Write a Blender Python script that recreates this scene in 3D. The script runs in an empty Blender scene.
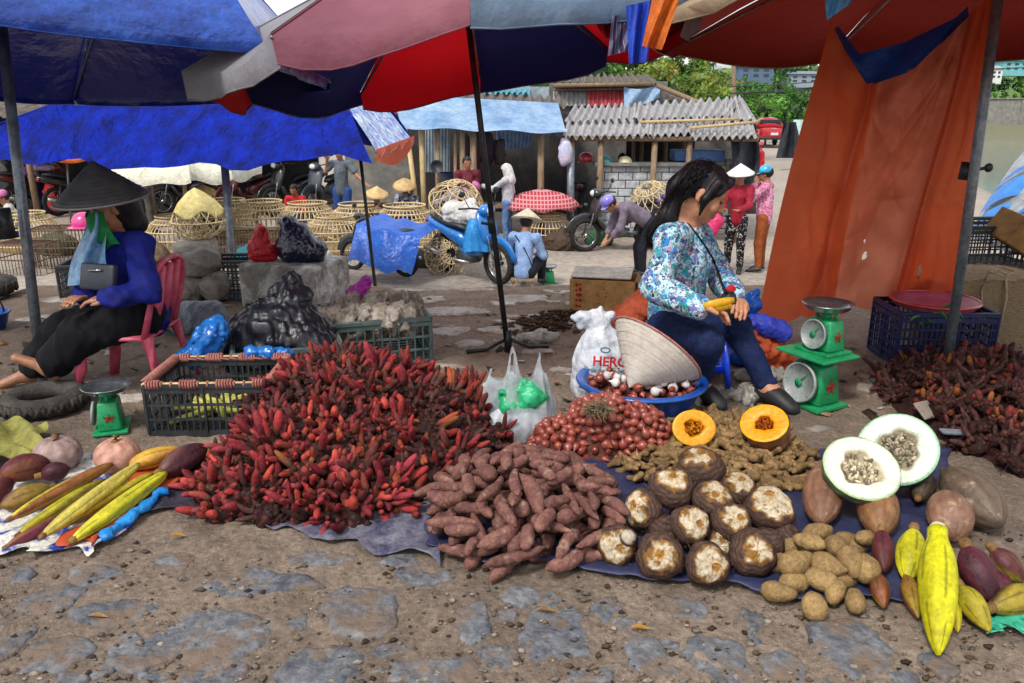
import bpy, math, random
import numpy as np
from mathutils import Vector, Matrix, Euler
RND = random.Random(11)
NP = np.random.RandomState(5)
SC = bpy.context.scene
COL = SC.collection
PI = math.pi
# ------------------------------------------------------------------ camera frame
CAM_H, CAM_P, CAM_F = 1.12, math.radians(16.65), 780.0
CP, SP = math.cos(CAM_P), math.sin(CAM_P)
def ray(u, v):
    a = (u - 512) / CAM_F; b = (341.5 - v) / CAM_F
    return Vector((a, CP + b * SP, -SP + b * CP))
def D(u, v, y):
    d = ray(u, v); t = y / d.y
    return Vector((d.x * t, y, CAM_H + d.z * t))
def G(u, v, z=0.0):
    d = ray(u, v); t = (z - CAM_H) / d.z
    return Vector((d.x * t, d.y * t, z))
def sst(a, b, x):
    t = np.clip((x - a) / (b - a), 0, 1)
    return t * t * (3 - 2 * t)
def wob(x, y, s, seed=0):
    return (np.sin(x * s + seed) * np.cos(y * s * 1.13 + seed * 2.1) + .6 * np.sin(x * s * 2.3 - y * s * 1.7 + seed * 3.3)
            + .35 * np.sin(x * s * 4.9 + y * s * 4.1 + seed * 1.7)) / 1.95
def bank(y): return 9.5 + .36 * (y - 4)
def gh(x, y):
    """height of the ground: market terrace, step down to the lower ground, river bed on the right"""
    x = np.asarray(x, float); y = np.asarray(y, float)
    edge = 5.0 + .18 * wob(x, y * 0, 1.7, 2)
    low = -1.2 - .03 * np.clip(x, -4, 8) + .03 * wob(x, y, .8, 4) + .004*wob(x,y,6,3)
    t = sst(0, .75, y - edge)
    t = np.maximum(t, sst(3.4, 4.6, np.abs(x - .2)) * sst(2.2, 4, y))
    z = (1 - t) * (.006 * wob(x, y, 3.1, 1) + .003 * wob(x, y, 9, 5)) + t * low
    r = sst(-2.5, 2.5, x - bank(y)) * sst(6, 14, y) * (1 - sst(87, 90, y))
    z = z * (1 - r) + r * -3.2
    far = sst(86.5, 89, y) * sst(20, 34, x)
    z = z * (1 - far) + far * 1.1
    hill = sst(95, 150, y)
    z = z + hill * (7.5 + 2 * wob(x, y, .03, 1)) * (.75 + .25 * sst(-20, 80, x))
    return z
def L(u, v):
    z = -1.2
    for _ in range(8):
        p = G(u, v, z); z = float(gh(p.x, p.y))
    p.z = z
    return p
def lin(h):
    o = []
    for i in (0, 2, 4):
        c = int(h[i:i + 2], 16) / 255
        o.append(c / 12.92 if c <= .04045 else ((c + .055) / 1.055) ** 2.4)
    return tuple(o)
# ------------------------------------------------------------------ materials
MATS = {}
def mat(name, c1, c2=None, sc=25., rough=.6, bump=0., bsc=80., metal=0., lo=.35, hi=.65, var=.12, attr=False,
        alpha=1., trans=0., spec=.5, back=None, coat=0., stretch=None, dirt=None, fine=.2):
    if rough > .64 and spec == .5: spec = .22
    if name in MATS: return MATS[name]
    m = bpy.data.materials.new(name); m.use_nodes = True; MATS[name] = m
    nt = m.node_tree; N = nt.nodes; K = nt.links
    bs = N['Principled BSDF']
    c1 = lin(c1); c2 = lin(c2) if c2 else c1
    tc = N.new('ShaderNodeTexCoord'); oi = N.new('ShaderNodeObjectInfo')
    mul = N.new('ShaderNodeMath'); mul.operation = 'MULTIPLY'; mul.inputs[1].default_value = 37.
    K.new(oi.outputs['Random'], mul.inputs[0])
    vec = tc.outputs['Object']
    if stretch:
        mp = N.new('ShaderNodeMapping'); mp.inputs['Scale'].default_value = stretch
        K.new(vec, mp.inputs['Vector']); vec = mp.outputs['Vector']
    nz = N.new('ShaderNodeTexNoise'); nz.noise_dimensions = '4D'
    nz.inputs['Scale'].default_value = sc; nz.inputs['Detail'].default_value = 5; nz.inputs['Roughness'].default_value = .62
    K.new(vec, nz.inputs['Vector']); K.new(mul.outputs[0], nz.inputs['W'])
    rp = N.new('ShaderNodeValToRGB')
    rp.color_ramp.elements[0].position = lo; rp.color_ramp.elements[1].position = hi
    K.new(nz.outputs['Fac'], rp.inputs['Fac'])
    if attr:
        rp.color_ramp.elements[0].color = (.62, .62, .62, 1); rp.color_ramp.elements[1].color = (1.12, 1.12, 1.12, 1)
        at = N.new('ShaderNodeAttribute'); at.attribute_name = 'Col'
        mx = N.new('ShaderNodeMix'); mx.data_type = 'RGBA'; mx.blend_type = 'MULTIPLY'; mx.inputs['Factor'].default_value = 1
        K.new(at.outputs['Color'], mx.inputs['A']); K.new(rp.outputs['Color'], mx.inputs['B']); col = mx.outputs['Result']
    else:
        rp.color_ramp.elements[0].color = (*c1, 1); rp.color_ramp.elements[1].color = (*c2, 1); col = rp.outputs['Color']
    def mulnoise(col, s_, lo_, hi_, ca, cb, mode='MULTIPLY', fac=1.):
        q = N.new('ShaderNodeTexNoise'); q.noise_dimensions = '4D'; q.inputs['Scale'].default_value = s_; q.inputs['Detail'].default_value = 4; q.inputs['Roughness'].default_value = .65
        K.new(vec, q.inputs['Vector']); K.new(mul.outputs[0], q.inputs['W'])
        r_ = N.new('ShaderNodeValToRGB'); e = r_.color_ramp.elements; e[0].position = lo_; e[1].position = hi_; e[0].color = ca; e[1].color = cb; K.new(q.outputs['Fac'], r_.inputs['Fac'])
        x = N.new('ShaderNodeMix'); x.data_type = 'RGBA'; x.blend_type = mode
        if mode == 'MULTIPLY': x.inputs['Factor'].default_value = fac; K.new(col, x.inputs['A']); K.new(r_.outputs[0], x.inputs['B'])
        else: K.new(r_.outputs[0], x.inputs['Factor']); K.new(col, x.inputs['A']); x.inputs['B'].default_value = (*lin(dirt[0]), 1)
        return x.outputs['Result']
    if fine: a_ = 1 - fine * 1.3; b_ = 1 + fine * .8; col = mulnoise(col, sc * 4.3, .34, .66, (a_, a_, a_, 1), (b_, b_, b_, 1))
    if dirt: col = mulnoise(col, dirt[1], dirt[2], dirt[2] + .1, (0, 0, 0, 1), (dirt[3],) * 3 + (1,), 'MIX')
    if back:
        gm = N.new('ShaderNodeNewGeometry'); mb = N.new('ShaderNodeMix'); mb.data_type = 'RGBA'
        K.new(gm.outputs['Backfacing'], mb.inputs['Factor']); K.new(col, mb.inputs['A'])
        mb.inputs['B'].default_value = (*lin(back), 1); col = mb.outputs['Result']
    if var:
        hs = N.new('ShaderNodeHueSaturation'); mr = N.new('ShaderNodeMapRange')
        mr.inputs['To Min'].default_value = 1 - var; mr.inputs['To Max'].default_value = 1 + var
        K.new(oi.outputs['Random'], mr.inputs['Value']); K.new(mr.outputs[0], hs.inputs['Value'])
        K.new(col, hs.inputs['Color']); col = hs.outputs['Color']
    K.new(col, bs.inputs['Base Color'])
    rr = N.new('ShaderNodeMapRange'); rr.inputs['To Min'].default_value = max(.03, rough - .09); rr.inputs['To Max'].default_value = min(1, rough + .09)
    K.new(nz.outputs['Fac'], rr.inputs['Value']); K.new(rr.outputs[0], bs.inputs['Roughness'])
    bs.inputs['Metallic'].default_value = metal
    bs.inputs['Specular IOR Level'].default_value = spec
    bs.inputs['Coat Weight'].default_value = coat
    bs.inputs['Alpha'].default_value = alpha
    if bump:
        n2 = N.new('ShaderNodeTexNoise'); n2.inputs['Scale'].default_value = bsc; n2.inputs['Detail'].default_value = 4
        K.new(vec, n2.inputs['Vector'])
        bp = N.new('ShaderNodeBump'); bp.inputs['Strength'].default_value = min(1, bump); bp.inputs['Distance'].default_value = .01 if bsc > 20 else .05
        K.new(n2.outputs['Fac'], bp.inputs['Height']); K.new(bp.outputs[0], bs.inputs['Normal'])
    if trans:
        tr = N.new('ShaderNodeBsdfTranslucent'); ms = N.new('ShaderNodeMixShader'); ms.inputs[0].default_value = trans
        K.new(col, tr.inputs['Color']); K.new(bs.outputs[0], ms.inputs[1]); K.new(tr.outputs[0], ms.inputs[2])
        K.new(ms.outputs[0], N['Material Output'].inputs['Surface'])
    return m
# ------------------------------------------------------------------ objects
def wm(o):
    m = o.matrix_basis.copy()
    while o.parent: o = o.parent; m = o.matrix_basis @ m
    return m
def tag(o, label=None, cat=None, group=None, kind=None):
    if label: o['label'] = label
    if cat: o['category'] = cat
    if group: o['group'] = group
    if kind: o['kind'] = kind
    return o
def thing(name, label, cat, loc=(0, 0, 0), rz=0, group=None, s=1.):
    o = bpy.data.objects.new(name, None); COL.objects.link(o); o.empty_display_size = .1
    o.location = loc; o.rotation_euler = (0, 0, rz); o.scale = (s, s, s)
    return tag(o, label, cat, group)
def kids(o): return [c for c in bpy.data.objects if c.parent == o]
def dup(o, loc=None, rz=None, label=None, group=None, parent=None, s=None, rot=None):
    c = o.copy(); COL.objects.link(c)
    if parent: c.parent = parent
    if loc is not None: c.location = loc
    if rz is not None: c.rotation_euler = (0, 0, rz)
    if rot is not None: c.rotation_euler = rot
    if s is not None: c.scale = (s, s, s)
    if label: c['label'] = label
    if group: c['group'] = group
    for ch in kids(o): dup(ch, parent=c)
    return c
def basis(d, up=(0, 0, 1)):
    d = Vector(d).normalized(); up = Vector(up)
    if abs(d.dot(up)) > .97: up = Vector((1, 0, 0)) if abs(d.x) < .9 else Vector((0, 1, 0))
    x = up.cross(d).normalized(); y = d.cross(x)
    return x, y, d
class MB:
    def __init__(s): s.v = []; s.f = []; s.c = []; s.mi = []; s.hascol = False
    def add(s, vs, fs, col=None, mi=0):
        b = len(s.v)
        s.v += [tuple(p) for p in vs]
        s.f += [tuple(i + b for i in f) for f in fs]; s.mi += [mi] * len(fs)
        if col is None: s.c += [(1, 1, 1)] * len(vs)
        else:
            s.hascol = True
            s.c += [tuple(col)] * len(vs) if not hasattr(col[0], '__len__') else [tuple(q) for q in col]
        return s
    def box(s, c, size, rot=None, col=None, taper=1., mi=0):
        x, y, z = size[0] / 2, size[1] / 2, size[2] / 2
        P = [(-x, -y, -z), (x, -y, -z), (x, y, -z), (-x, y, -z)] + [(q[0] * taper, q[1] * taper, z) for q in [(-x, -y), (x, -y), (x, y), (-x, y)]]
        R = rot if rot is not None else Matrix.Identity(3)
        if isinstance(R, (int, float)): R = Matrix.Rotation(R, 3, 'Z')
        c = Vector(c)
        return s.add([R @ Vector(p) + c for p in P], [(3, 2, 1, 0), (4, 5, 6, 7), (0, 1, 5, 4), (1, 2, 6, 5), (2, 3, 7, 6), (3, 0, 4, 7)], col, mi)
    def bar(s, a, b, w, h=None, up=(0, 0, 1), col=None):
        a = Vector(a); b = Vector(b); h = h or w
        x, y, d = basis(b - a, up)
        P = [p + x * (w / 2) * i + y * (h / 2) * j for p in (a, b) for i, j in ((-1, -1), (1, -1), (1, 1), (-1, 1))]
        return s.add(P, [(3, 2, 1, 0), (4, 5, 6, 7), (0, 1, 5, 4), (1, 2, 6, 5), (2, 3, 7, 6), (3, 0, 4, 7)], col)
    def tube(s, pts, r, n=8, closed=False, col=None, flat=1., up=(0, 0, 1), caps=True):
        pts = [Vector(p) for p in pts]; k = len(pts)
        rs = r if hasattr(r, '__len__') else [r] * k
        V = []; C = []
        for i, p in enumerate(pts):
            if closed: d = pts[(i + 1) % k] - pts[i - 1]
            else: d = pts[min(i + 1, k - 1)] - pts[max(i - 1, 0)]
            x, y, _ = basis(d, up)
            rr = rs[i]; ra, rb = rr if hasattr(rr, '__len__') else (rr, rr * flat)
            for j in range(n):
                a = 2 * PI * j / n
                V.append(p + x * ra * math.cos(a) + y * rb * math.sin(a))
                if col is not None: C.append(col[i] if hasattr(col[0], '__len__') else col)
        F = []
        for i in range(k if closed else k - 1):
            i2 = (i + 1) % k
            for j in range(n):
                j2 = (j + 1) % n
                F.append((i * n + j, i * n + j2, i2 * n + j2, i2 * n + j))
        if not closed and caps:
            F.append(tuple(range(n - 1, -1, -1))); F.append(tuple((k - 1) * n + j for j in range(n)))
        return s.add(V, F, C or None)
    def lathe(s, prof, n=24, c=(0, 0, 0), axis=(0, 0, 1), col=None, fn=None, up=(0, 1, 0)):
        x, y, z = basis(axis, up); c = Vector(c); V = []; C = []
        for i, (r, h) in enumerate(prof):
            for j in range(n):
                a = 2 * PI * j / n
                q = fn(a, i, r, h) if fn else (r, h)
                V.append(c + x * q[0] * math.cos(a) + y * q[0] * math.sin(a) + z * q[1])
                if col is not None: C.append(col[i] if hasattr(col[0], '__len__') else col)
        F = [(i * n + j, i * n + (j + 1) % n, (i + 1) * n + (j + 1) % n, (i + 1) * n + j) for i in range(len(prof) - 1) for j in range(n)]
        if prof[0][0] > 1e-5: F.append(tuple(range(n - 1, -1, -1)))
        if prof[-1][0] > 1e-5: F.append(tuple((len(prof) - 1) * n + j for j in range(n)))
        return s.add(V, F, C or None)
    def grid(s, fn, nu, nv, wrap=False, col=None, hole=None):
        V = [fn(i / (nu - (0 if wrap else 1)), j / (nv - 1)) for j in range(nv) for i in range(nu)]
        F = []
        for j in range(nv - 1):
            for i in range(nu if wrap else nu - 1):
                if hole and hole(i / (nu - (0 if wrap else 1)), j / (nv - 1)): continue
                i2 = (i + 1) % nu
                F.append((j * nu + i, j * nu + i2, (j + 1) * nu + i2, (j + 1) * nu + i))
        C = None
        if col: C = [col(i / (nu - 1), j / (nv - 1)) for j in range(nv) for i in range(nu)]
        return s.add(V, F, C)
    def blob(s, c, r, n=12, m=8, amp=.0, seed=0, fr=2., col=None, rot=None):
        c = Vector(c); r = Vector(r) if hasattr(r, '__len__') else Vector((r, r, r)); V = []; C = []
        for i in range(m + 1):
            th = PI * i / m
            for j in range(n):
                a = 2 * PI * j / n
                d = Vector((math.sin(th) * math.cos(a), math.sin(th) * math.sin(a), math.cos(th)))
                k = 1 + amp * (math.sin(d.x * fr * 2.1 + seed) * math.cos(d.y * fr * 2.7 + seed * 1.7) + .6 * math.sin(d.z * fr * 3.3 + d.x * fr * 2 + seed * 2.3) + .4*math.sin(d.y*fr*5+d.z*fr*4+seed))
                p = Vector((d.x * r.x * k, d.y * r.y * k, d.z * r.z * k))
                if rot is not None: p = rot @ p
                V.append(c + p)
                if col is not None: C.append(col(d) if callable(col) else col)
        F = [(i * n + j, (i + 1) * n + j, (i + 1) * n + (j + 1) % n, i * n + (j + 1) % n) for i in range(m) for j in range(n)]
        return s.add(V, F, C or None)
    def build(s, name, m, parent=None, smooth=True, bevel=0., world=False, solid=0., label=None, sub=0):
        me = bpy.data.meshes.new(name)
        V = s.v
        if world and parent is not None:
            iv = wm(parent).inverted(); V = [tuple(iv @ Vector(p)) for p in V]
        me.from_pydata([tuple(map(float, p)) for p in V], [], s.f)
        for q in (m if isinstance(m, (list, tuple)) else [m]): me.materials.append(q)
        if smooth: me.polygons.foreach_set('use_smooth', [True] * len(me.polygons))
        if any(s.mi): me.polygons.foreach_set('material_index', s.mi)
        if s.hascol:
            a = me.color_attributes.new('Col', 'FLOAT_COLOR', 'POINT')
            a.data.foreach_set('color', np.hstack([np.array(s.c, float), np.ones((len(s.c), 1))]).ravel())
        me.validate(); me.update()
        o = bpy.data.objects.new(name, me); COL.objects.link(o)
        if parent is not None: o.parent = parent
        if bevel:
            b = o.modifiers.new('b', 'BEVEL'); b.width = bevel; b.segments = 2; b.limit_method = 'ANGLE'
        if solid:
            b = o.modifiers.new('s', 'SOLIDIFY'); b.thickness = solid; b.offset = 0
        if sub:
            b = o.modifiers.new('d', 'SUBSURF'); b.levels = sub; b.render_levels = sub
        if smooth and (bevel or not smooth): pass
        if label: o['label'] = label
        return o
# ------------------------------------------------------------------ implicit surfaces
def snets(fn, lo, hi, res):
    lo = np.array(lo, float); hi = np.array(hi, float)
    n = np.ceil((hi - lo) / res).astype(int) + 1
    ax = [lo[i] + res * np.arange(n[i]) for i in range(3)]
    X, Y, Z = np.meshgrid(*ax, indexing='ij')
    d = fn(np.stack([X.ravel(), Y.ravel(), Z.ravel()], 1).astype(np.float32)).reshape(n).astype(float)
    s = d < 0
    def sl(a, o): return a[o[0]:n[0] - 1 + o[0], o[1]:n[1] - 1 + o[1], o[2]:n[2] - 1 + o[2]]
    cor = [(i, j, k) for i in (0, 1) for j in (0, 1) for k in (0, 1)]
    cnt = sum(sl(s, o).astype(int) for o in cor)
    act = (cnt > 0) & (cnt < 8)
    ids = -np.ones(act.shape, int); ids[act] = np.arange(act.sum())
    base = np.argwhere(act).astype(float)
    acc = np.zeros((len(base), 3)); num = np.zeros(len(base))
    dv = {o: sl(d, o)[act] for o in cor}
    for a in cor:
        for k in range(3):
            if a[k] == 0:
                b = list(a); b[k] = 1; b = tuple(b)
                va, vb = dv[a], dv[b]; m = (va < 0) != (vb < 0)
                t = np.where(m, va / np.where(m, va - vb, 1), 0)
                p = np.array(a, float)[None] + np.outer(t, np.eye(3)[k])
                acc += p * m[:, None]; num += m
    V = lo + (base + acc / num[:, None]) * res
    F = []
    for k in range(3):
        a0 = [slice(1, -1)] * 3; a1 = [slice(1, -1)] * 3
        a0[k] = slice(0, -1); a1[k] = slice(1, None)
        m = s[tuple(a0)] != s[tuple(a1)]
        w = np.argwhere(m); off = np.ones(3, int); off[k] = 0; w = w + off
        ins = s[tuple(w.T)]
        i1, i2 = (k + 1) % 3, (k + 2) % 3
        e1 = np.eye(3, dtype=int)[i1]; e2 = np.eye(3, dtype=int)[i2]
        q = [ids[tuple((w - e1 - e2).T)], ids[tuple((w - e2).T)], ids[tuple(w.T)], ids[tuple((w - e1).T)]]
        q = np.stack(q, 1); q[~ins] = q[~ins][:, ::-1]
        F.append(q)
    F = np.concatenate(F); F = F[(F >= 0).all(1)]
    return V, F
def rcone(P, a, b, ra, rb):
    a = np.array(a, np.float32); b = np.array(b, np.float32); ab = b - a; L2 = float(ab @ ab) + 1e-9
    t = np.clip(((P - a) @ ab) / L2, 0, 1)
    q = P - a - t[:, None] * ab
    return np.sqrt((q * q).sum(1)) - (ra + (rb - ra) * t)
def ellip(P, c, r, R=None):
    q = P - np.array(c, np.float32)
    if R is not None: q = q @ np.array(R, np.float32).T
    r = np.array(r, np.float32)
    k = np.sqrt(((q / r) ** 2).sum(1)) + 1e-6
    k2 = np.sqrt(((q / (r * r)) ** 2).sum(1)) + 1e-6
    return k * (k - 1) / k2
def smin(a, b, k):
    h = np.clip(.5 + .5 * (b - a) / k, 0, 1)
    return b + (a - b) * h - k * h * (1 - h)
def ucones(P, L_, k, d=None):
    for (a, b, ra, rb) in L_:
        e = rcone(P, a, b, ra, rb)
        d = e if d is None else smin(d, e, k)
    return d
def folds(P, f, seed):
    r = np.random.RandomState(seed); o = 0
    for i in range(5):
        k = r.normal(size=3); k /= np.linalg.norm(k); k *= f * (1 + .6 * i)
        w = r.normal(size=3) * f * .35
        o = o + np.sin(P @ k + 1.5 * np.sin(P @ w + r.uniform(0, 6)) + r.uniform(0, 6)) / (1 + .7 * i)
    return o / 2.2
def creases(P, f, seed):
    r = np.random.RandomState(seed); o = 0
    for i in range(6):
        k = r.normal(size=3) * np.array([1, 1, .45]); k /= np.linalg.norm(k); k *= f * (.5 + .35 * i); w = r.normal(size=3) * f * .3
        o = o + (1 - 2 * np.abs(np.sin(P @ k + 1.8 * np.sin(P @ w + r.uniform(0, 6)) + r.uniform(0, 6)))) / (1 + .45 * i)
    return o / 2.4
def sdf_obj(name, fn, pts, pad, res, m, parent=None, colfn=None, world=True):
    A = np.array([list(p) for p in pts]); lo = A.min(0) - pad; hi = A.max(0) + pad
    V, F = snets(fn, lo, hi, res)
    mb = MB(); mb.v = [tuple(p) for p in V]; mb.f = [tuple(map(int, f)) for f in F]; mb.mi = [0] * len(F)
    if colfn is not None: mb.c = [tuple(c) for c in colfn(V)]; mb.hascol = True
    return mb.build(name, m, parent, world=world)
def lump(name, label, cat, prim, m, amp=.008, f=28, seed=0, k=.05, res=.008, flat=None, parent=None):
    def fn(P):
        d = ucones(P, prim, k) + amp * (.5 * folds(P, f, seed) + 1.1 * creases(P, f * 1.3, seed + 1) + .55 * creases(P, f * 2.9, seed + 2))
        if flat is not None: d = np.maximum(d, flat - P[:, 2])
        return d
    pts = [q for pr_ in prim for q in pr_[:2]]; R_ = max(max(q[2:]) for q in prim) + amp * 2 + .01
    o = sdf_obj(name, fn, pts, R_, res, m, parent)
    return tag(o, label, cat) if label else o
# ------------------------------------------------------------------ world, sun, camera
SUN_EL, SUN_AZ = math.radians(52), math.radians(215)      # azimuth measured clockwise from +Y
w = bpy.data.worlds.new("World"); SC.world = w; w.use_nodes = True
nt = w.node_tree; N = nt.nodes; K = nt.links
bg = N['Background']; bg.inputs['Strength'].default_value = .11
sky = N.new('ShaderNodeTexSky'); sky.sky_type = 'NISHITA'; sky.sun_disc = False
sky.sun_elevation = SUN_EL; sky.sun_rotation = SUN_AZ; sky.air_density = 1.2; sky.dust_density = 4; sky.ozone_density = 1
hs = N.new('ShaderNodeHueSaturation'); hs.inputs['Saturation'].default_value = .45
K.new(sky.outputs[0], hs.inputs['Color'])
tc = N.new('ShaderNodeTexCoord'); mp = N.new('ShaderNodeMapping'); mp.inputs['Scale'].default_value = (1, 1, 2.6)
K.new(tc.outputs['Generated'], mp.inputs['Vector'])
cn = N.new('ShaderNodeTexNoise'); cn.inputs['Scale'].default_value = 2.6; cn.inputs['Detail'].default_value = 9; cn.inputs['Roughness'].default_value = .6
K.new(mp.outputs[0], cn.inputs['Vector'])
cr = N.new('ShaderNodeValToRGB'); cr.color_ramp.elements[0].position = .36; cr.color_ramp.elements[1].position = .58
K.new(cn.outputs['Fac'], cr.inputs['Fac'])
mx = N.new('ShaderNodeMix'); mx.data_type = 'RGBA'; mx.inputs['B'].default_value = (9.2, 9.3, 9.6, 1)
K.new(cr.outputs[0], mx.inputs['Factor']); K.new(hs.outputs[0], mx.inputs['A']); K.new(mx.outputs['Result'], bg.inputs['Color'])
sd = bpy.data.lights.new('sun', 'SUN'); sd.energy = 2.0; sd.angle = math.radians(10); sd.color = (1, .95, .88)
so = bpy.data.objects.new('sun', sd); COL.objects.link(so)
dirv = Vector((math.sin(SUN_AZ) * math.cos(SUN_EL), math.cos(SUN_AZ) * math.cos(SUN_EL), math.sin(SUN_EL)))
so.rotation_euler = dirv.to_track_quat('Z', 'Y').to_euler(); so.location = dirv * 30
cd = bpy.data.cameras.new('camera'); cam = bpy.data.objects.new('camera', cd); COL.objects.link(cam)
cd.sensor_width = 36; cd.lens = CAM_F / 1024 * 36; cd.clip_start = .05; cd.clip_end = 3000
cam.location = (0, 0, CAM_H); cam.rotation_euler = (PI / 2 - CAM_P, 0, 0); SC.camera = cam
SC.view_settings.view_transform = 'Standard'; SC.view_settings.look = 'None'
SC.view_settings.exposure = .6; SC.view_settings.gamma = 1
SC.cycles.use_denoising = True
SC.cycles.max_bounces = 7; SC.cycles.transparent_max_bounces = 24
SC.cycles.use_adaptive_sampling = True; SC.cycles.adaptive_threshold = .02
# ------------------------------------------------------------------ ground
def axis(a, b, h, far, grow=1.16):
    x = list(np.arange(a, b + 1e-6, h)); s = h; p = b
    while p < far: s *= grow; p += s; x.append(p)
    return x
xr = axis(0, 1.75, .0105, 900); xs = sorted([-q for q in xr[1:]] + xr)
ys = list(np.arange(1.12, 2.25, .0105)) + list(np.arange(2.255, 6.3, .022)); s = .022; p = ys[-1]
while p < 1200: s = min(s * 1.09, 40); p += s; ys.append(p)
yb = []; s = .02; p = 1.12
while p > -40: s *= 1.3; p -= s; yb.append(p)
ys = sorted(yb) + ys
X, Y = np.meshgrid(np.array(xs), np.array(ys)); sh = X.shape
Z = gh(X, Y)
_rr = random.Random(5)
FORE = [(145,650,82,38,.1),(218,633,112,50,-.15),(122,612,78,24,.1),(52,655,74,30,.2),(262,584,120,20,.05),(332,668,95,42,0),(432,674,130,26,0),
 (362,612,84,52,.4),(468,628,44,40,.3),(556,632,74,58,-.5),(645,655,46,44,.6),(855,646,74,48,.3),(716,660,64,44,.2),(48,600,60,26,.3),(12,640,44,40,0),
 (215,672,70,28,0),(610,612,40,22,.2),(785,668,50,26,.2),(425,575,60,20,.1),(520,598,46,18,0),(400,560,40,14,.2),(95,575,60,16,0),(940,664,40,22,0),
 (500,660,40,20,.2),(175,560,40,12,0),(290,620,40,24,0),(20,575,30,14,0),(320,560,60,14,.1),(690,610,40,16,.2),(60,682,60,18,0),(590,676,50,18,.1)]
REAR = [(520,300,60,9,0),(455,312,70,10,0),(570,325,46,9,.1),(500,330,54,9,0),(430,300,44,8,0),(600,306,40,7,0),(540,352,44,9,0),(470,345,40,9,.1),
 (540,318,40,6,0),(690,330,40,8,0),(440,332,36,8,0),(410,290,40,5,0),(480,291,50,4,0),(560,292,50,4,0),(640,330,40,9,0),(870,390,44,10,0),(900,372,40,9,0),
 (720,395,46,12,0),(745,372,40,9,0),(560,372,36,8,0),(450,368,44,8,0),(60,300,50,10,0),(30,320,50,9,0),(70,345,36,8,0),(200,350,50,8,0),(170,395,50,12,0),(60,370,40,9,0),(130,400,50,10,0),(690,410,30,8,0),(820,430,40,9,0)]
REAR += [(_rr.uniform(395, 720), _rr.uniform(286, 345), _rr.uniform(16, 40), _rr.uniform(3, 8), _rr.uniform(-.2, .2)) for _ in range(40)]
stone = np.full(sh, -2.); tone = np.zeros(sh); lift = np.zeros(sh)
for k, (u, v, pw, ph, an) in enumerate(REAR):
    c = G(u, v); sc_ = (G(u + 1, v) - c).length
    a = pw * sc_ / 2; b = (G(u, v - ph / 2) - G(u, v + ph / 2)).length / 2
    m = (np.abs(X - c.x) < a * 2.5 + b * 2) & (np.abs(Y - c.y) < b * 2.5 + a)
    if not m.any(): continue
    dx = X[m] - c.x; dy = Y[m] - c.y
    qx = (dx * math.cos(an * .6) + dy * math.sin(an * .6)) / a; qy = (-dx * math.sin(an * .6) + dy * math.cos(an * .6)) / b
    rs_ = np.random.RandomState(k); ns_ = rs_.randint(5, 8); f = np.full(qx.shape, 9.)
    for i_ in range(ns_):
        an_ = 2 * PI * (i_ + rs_.uniform(-.3, .3)) / ns_; dd_ = rs_.uniform(.68, 1.02)
        f = np.minimum(f, dd_ - (qx * math.cos(an_) + qy * math.sin(an_)) + .035 * np.sin(qx * 7 + qy * 5 + i_ * 2) + .02 * np.sin(qx * 19 - qy * 17 + i_))
    tilt_ = qx * rs_.uniform(-1, 1) + qy * rs_.uniform(-1, 1); lift[m] = np.where(f > -.2, tilt_ * .004, lift[m])
    f = f * min(a, b) / .1
    stone[m] = np.maximum(stone[m], f); tone[m] = np.where(f > -.2, rs_.uniform(.5, .95), tone[m])
sm = sst(-.04, .10, stone)
near = sst(5.6, 4.6, Y) if False else (1 - sst(4.6, 5.6, Y))
Z = Z + near * (sm * (.011 + lift + .004 * wob(X, Y, 17, 2) + .002 * wob(X, Y, 47, 3)) + (1 - sm) * (.005 * wob(X, Y, 19, 7) + .0035 * wob(X, Y, 53, 3) + .002 * wob(X, Y, 117, 5)))
dirt = np.array(lin('87796b')); dirt2 = np.array(lin('675a4f')); lowc = np.array(lin('aca298')); rearc = np.array(lin('836f5f'))
k1 = (.5 + .5 * wob(X, Y, 2.3, 9))[..., None]
C = dirt * k1 + dirt2 * (1 - k1)
t = sst(2.9, 3.8, Y)[..., None]; C = C * (1 - t) + rearc * t
t = sst(5.2, 6.4, Y)[..., None]; C = C * (1 - t) + lowc * (.82 + .18 * wob(X, Y, 1.2, 3))[..., None] * t
bed = (sst(-2, 0, X - bank(Y)) * sst(6, 14, Y))[..., None]; C = C * (1 - bed * .6) + np.array(lin('4a5236')) * bed * .6
t = sst(88, 97, Y)[..., None]; C = C * (1 - t) + np.array(lin('51702f')) * t
t = sst(1.5, 2.4, np.abs(X - (-1.7)) * 0 + (-X)) * (1 - sst(4.8, 5.6, Y)); C = C * (1 - .42 * t[..., None])  # left ground darkened in colour for the shade under the blue parasol
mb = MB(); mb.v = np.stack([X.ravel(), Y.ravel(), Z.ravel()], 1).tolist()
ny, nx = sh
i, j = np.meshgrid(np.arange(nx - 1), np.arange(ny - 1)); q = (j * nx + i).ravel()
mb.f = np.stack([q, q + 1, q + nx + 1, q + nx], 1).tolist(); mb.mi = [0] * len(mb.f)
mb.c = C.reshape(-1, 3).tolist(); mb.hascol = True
gm = bpy.data.materials.new('ground'); gm.use_nodes = True
nt = gm.node_tree; N = nt.nodes; K = nt.links; bs = N['Principled BSDF']
def node(t, **kw):
    n = N.new(t)
    for k_, v_ in kw.items(): setattr(n, k_, v_)
    return n
tc = node('ShaderNodeTexCoord')
def nz(scale, detail=6, rough=.62):
    n = node('ShaderNodeTexNoise'); n.inputs['Scale'].default_value = scale; n.inputs['Detail'].default_value = detail; n.inputs['Roughness'].default_value = rough
    K.new(tc.outputs['Object'], n.inputs['Vector']); return n
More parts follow.
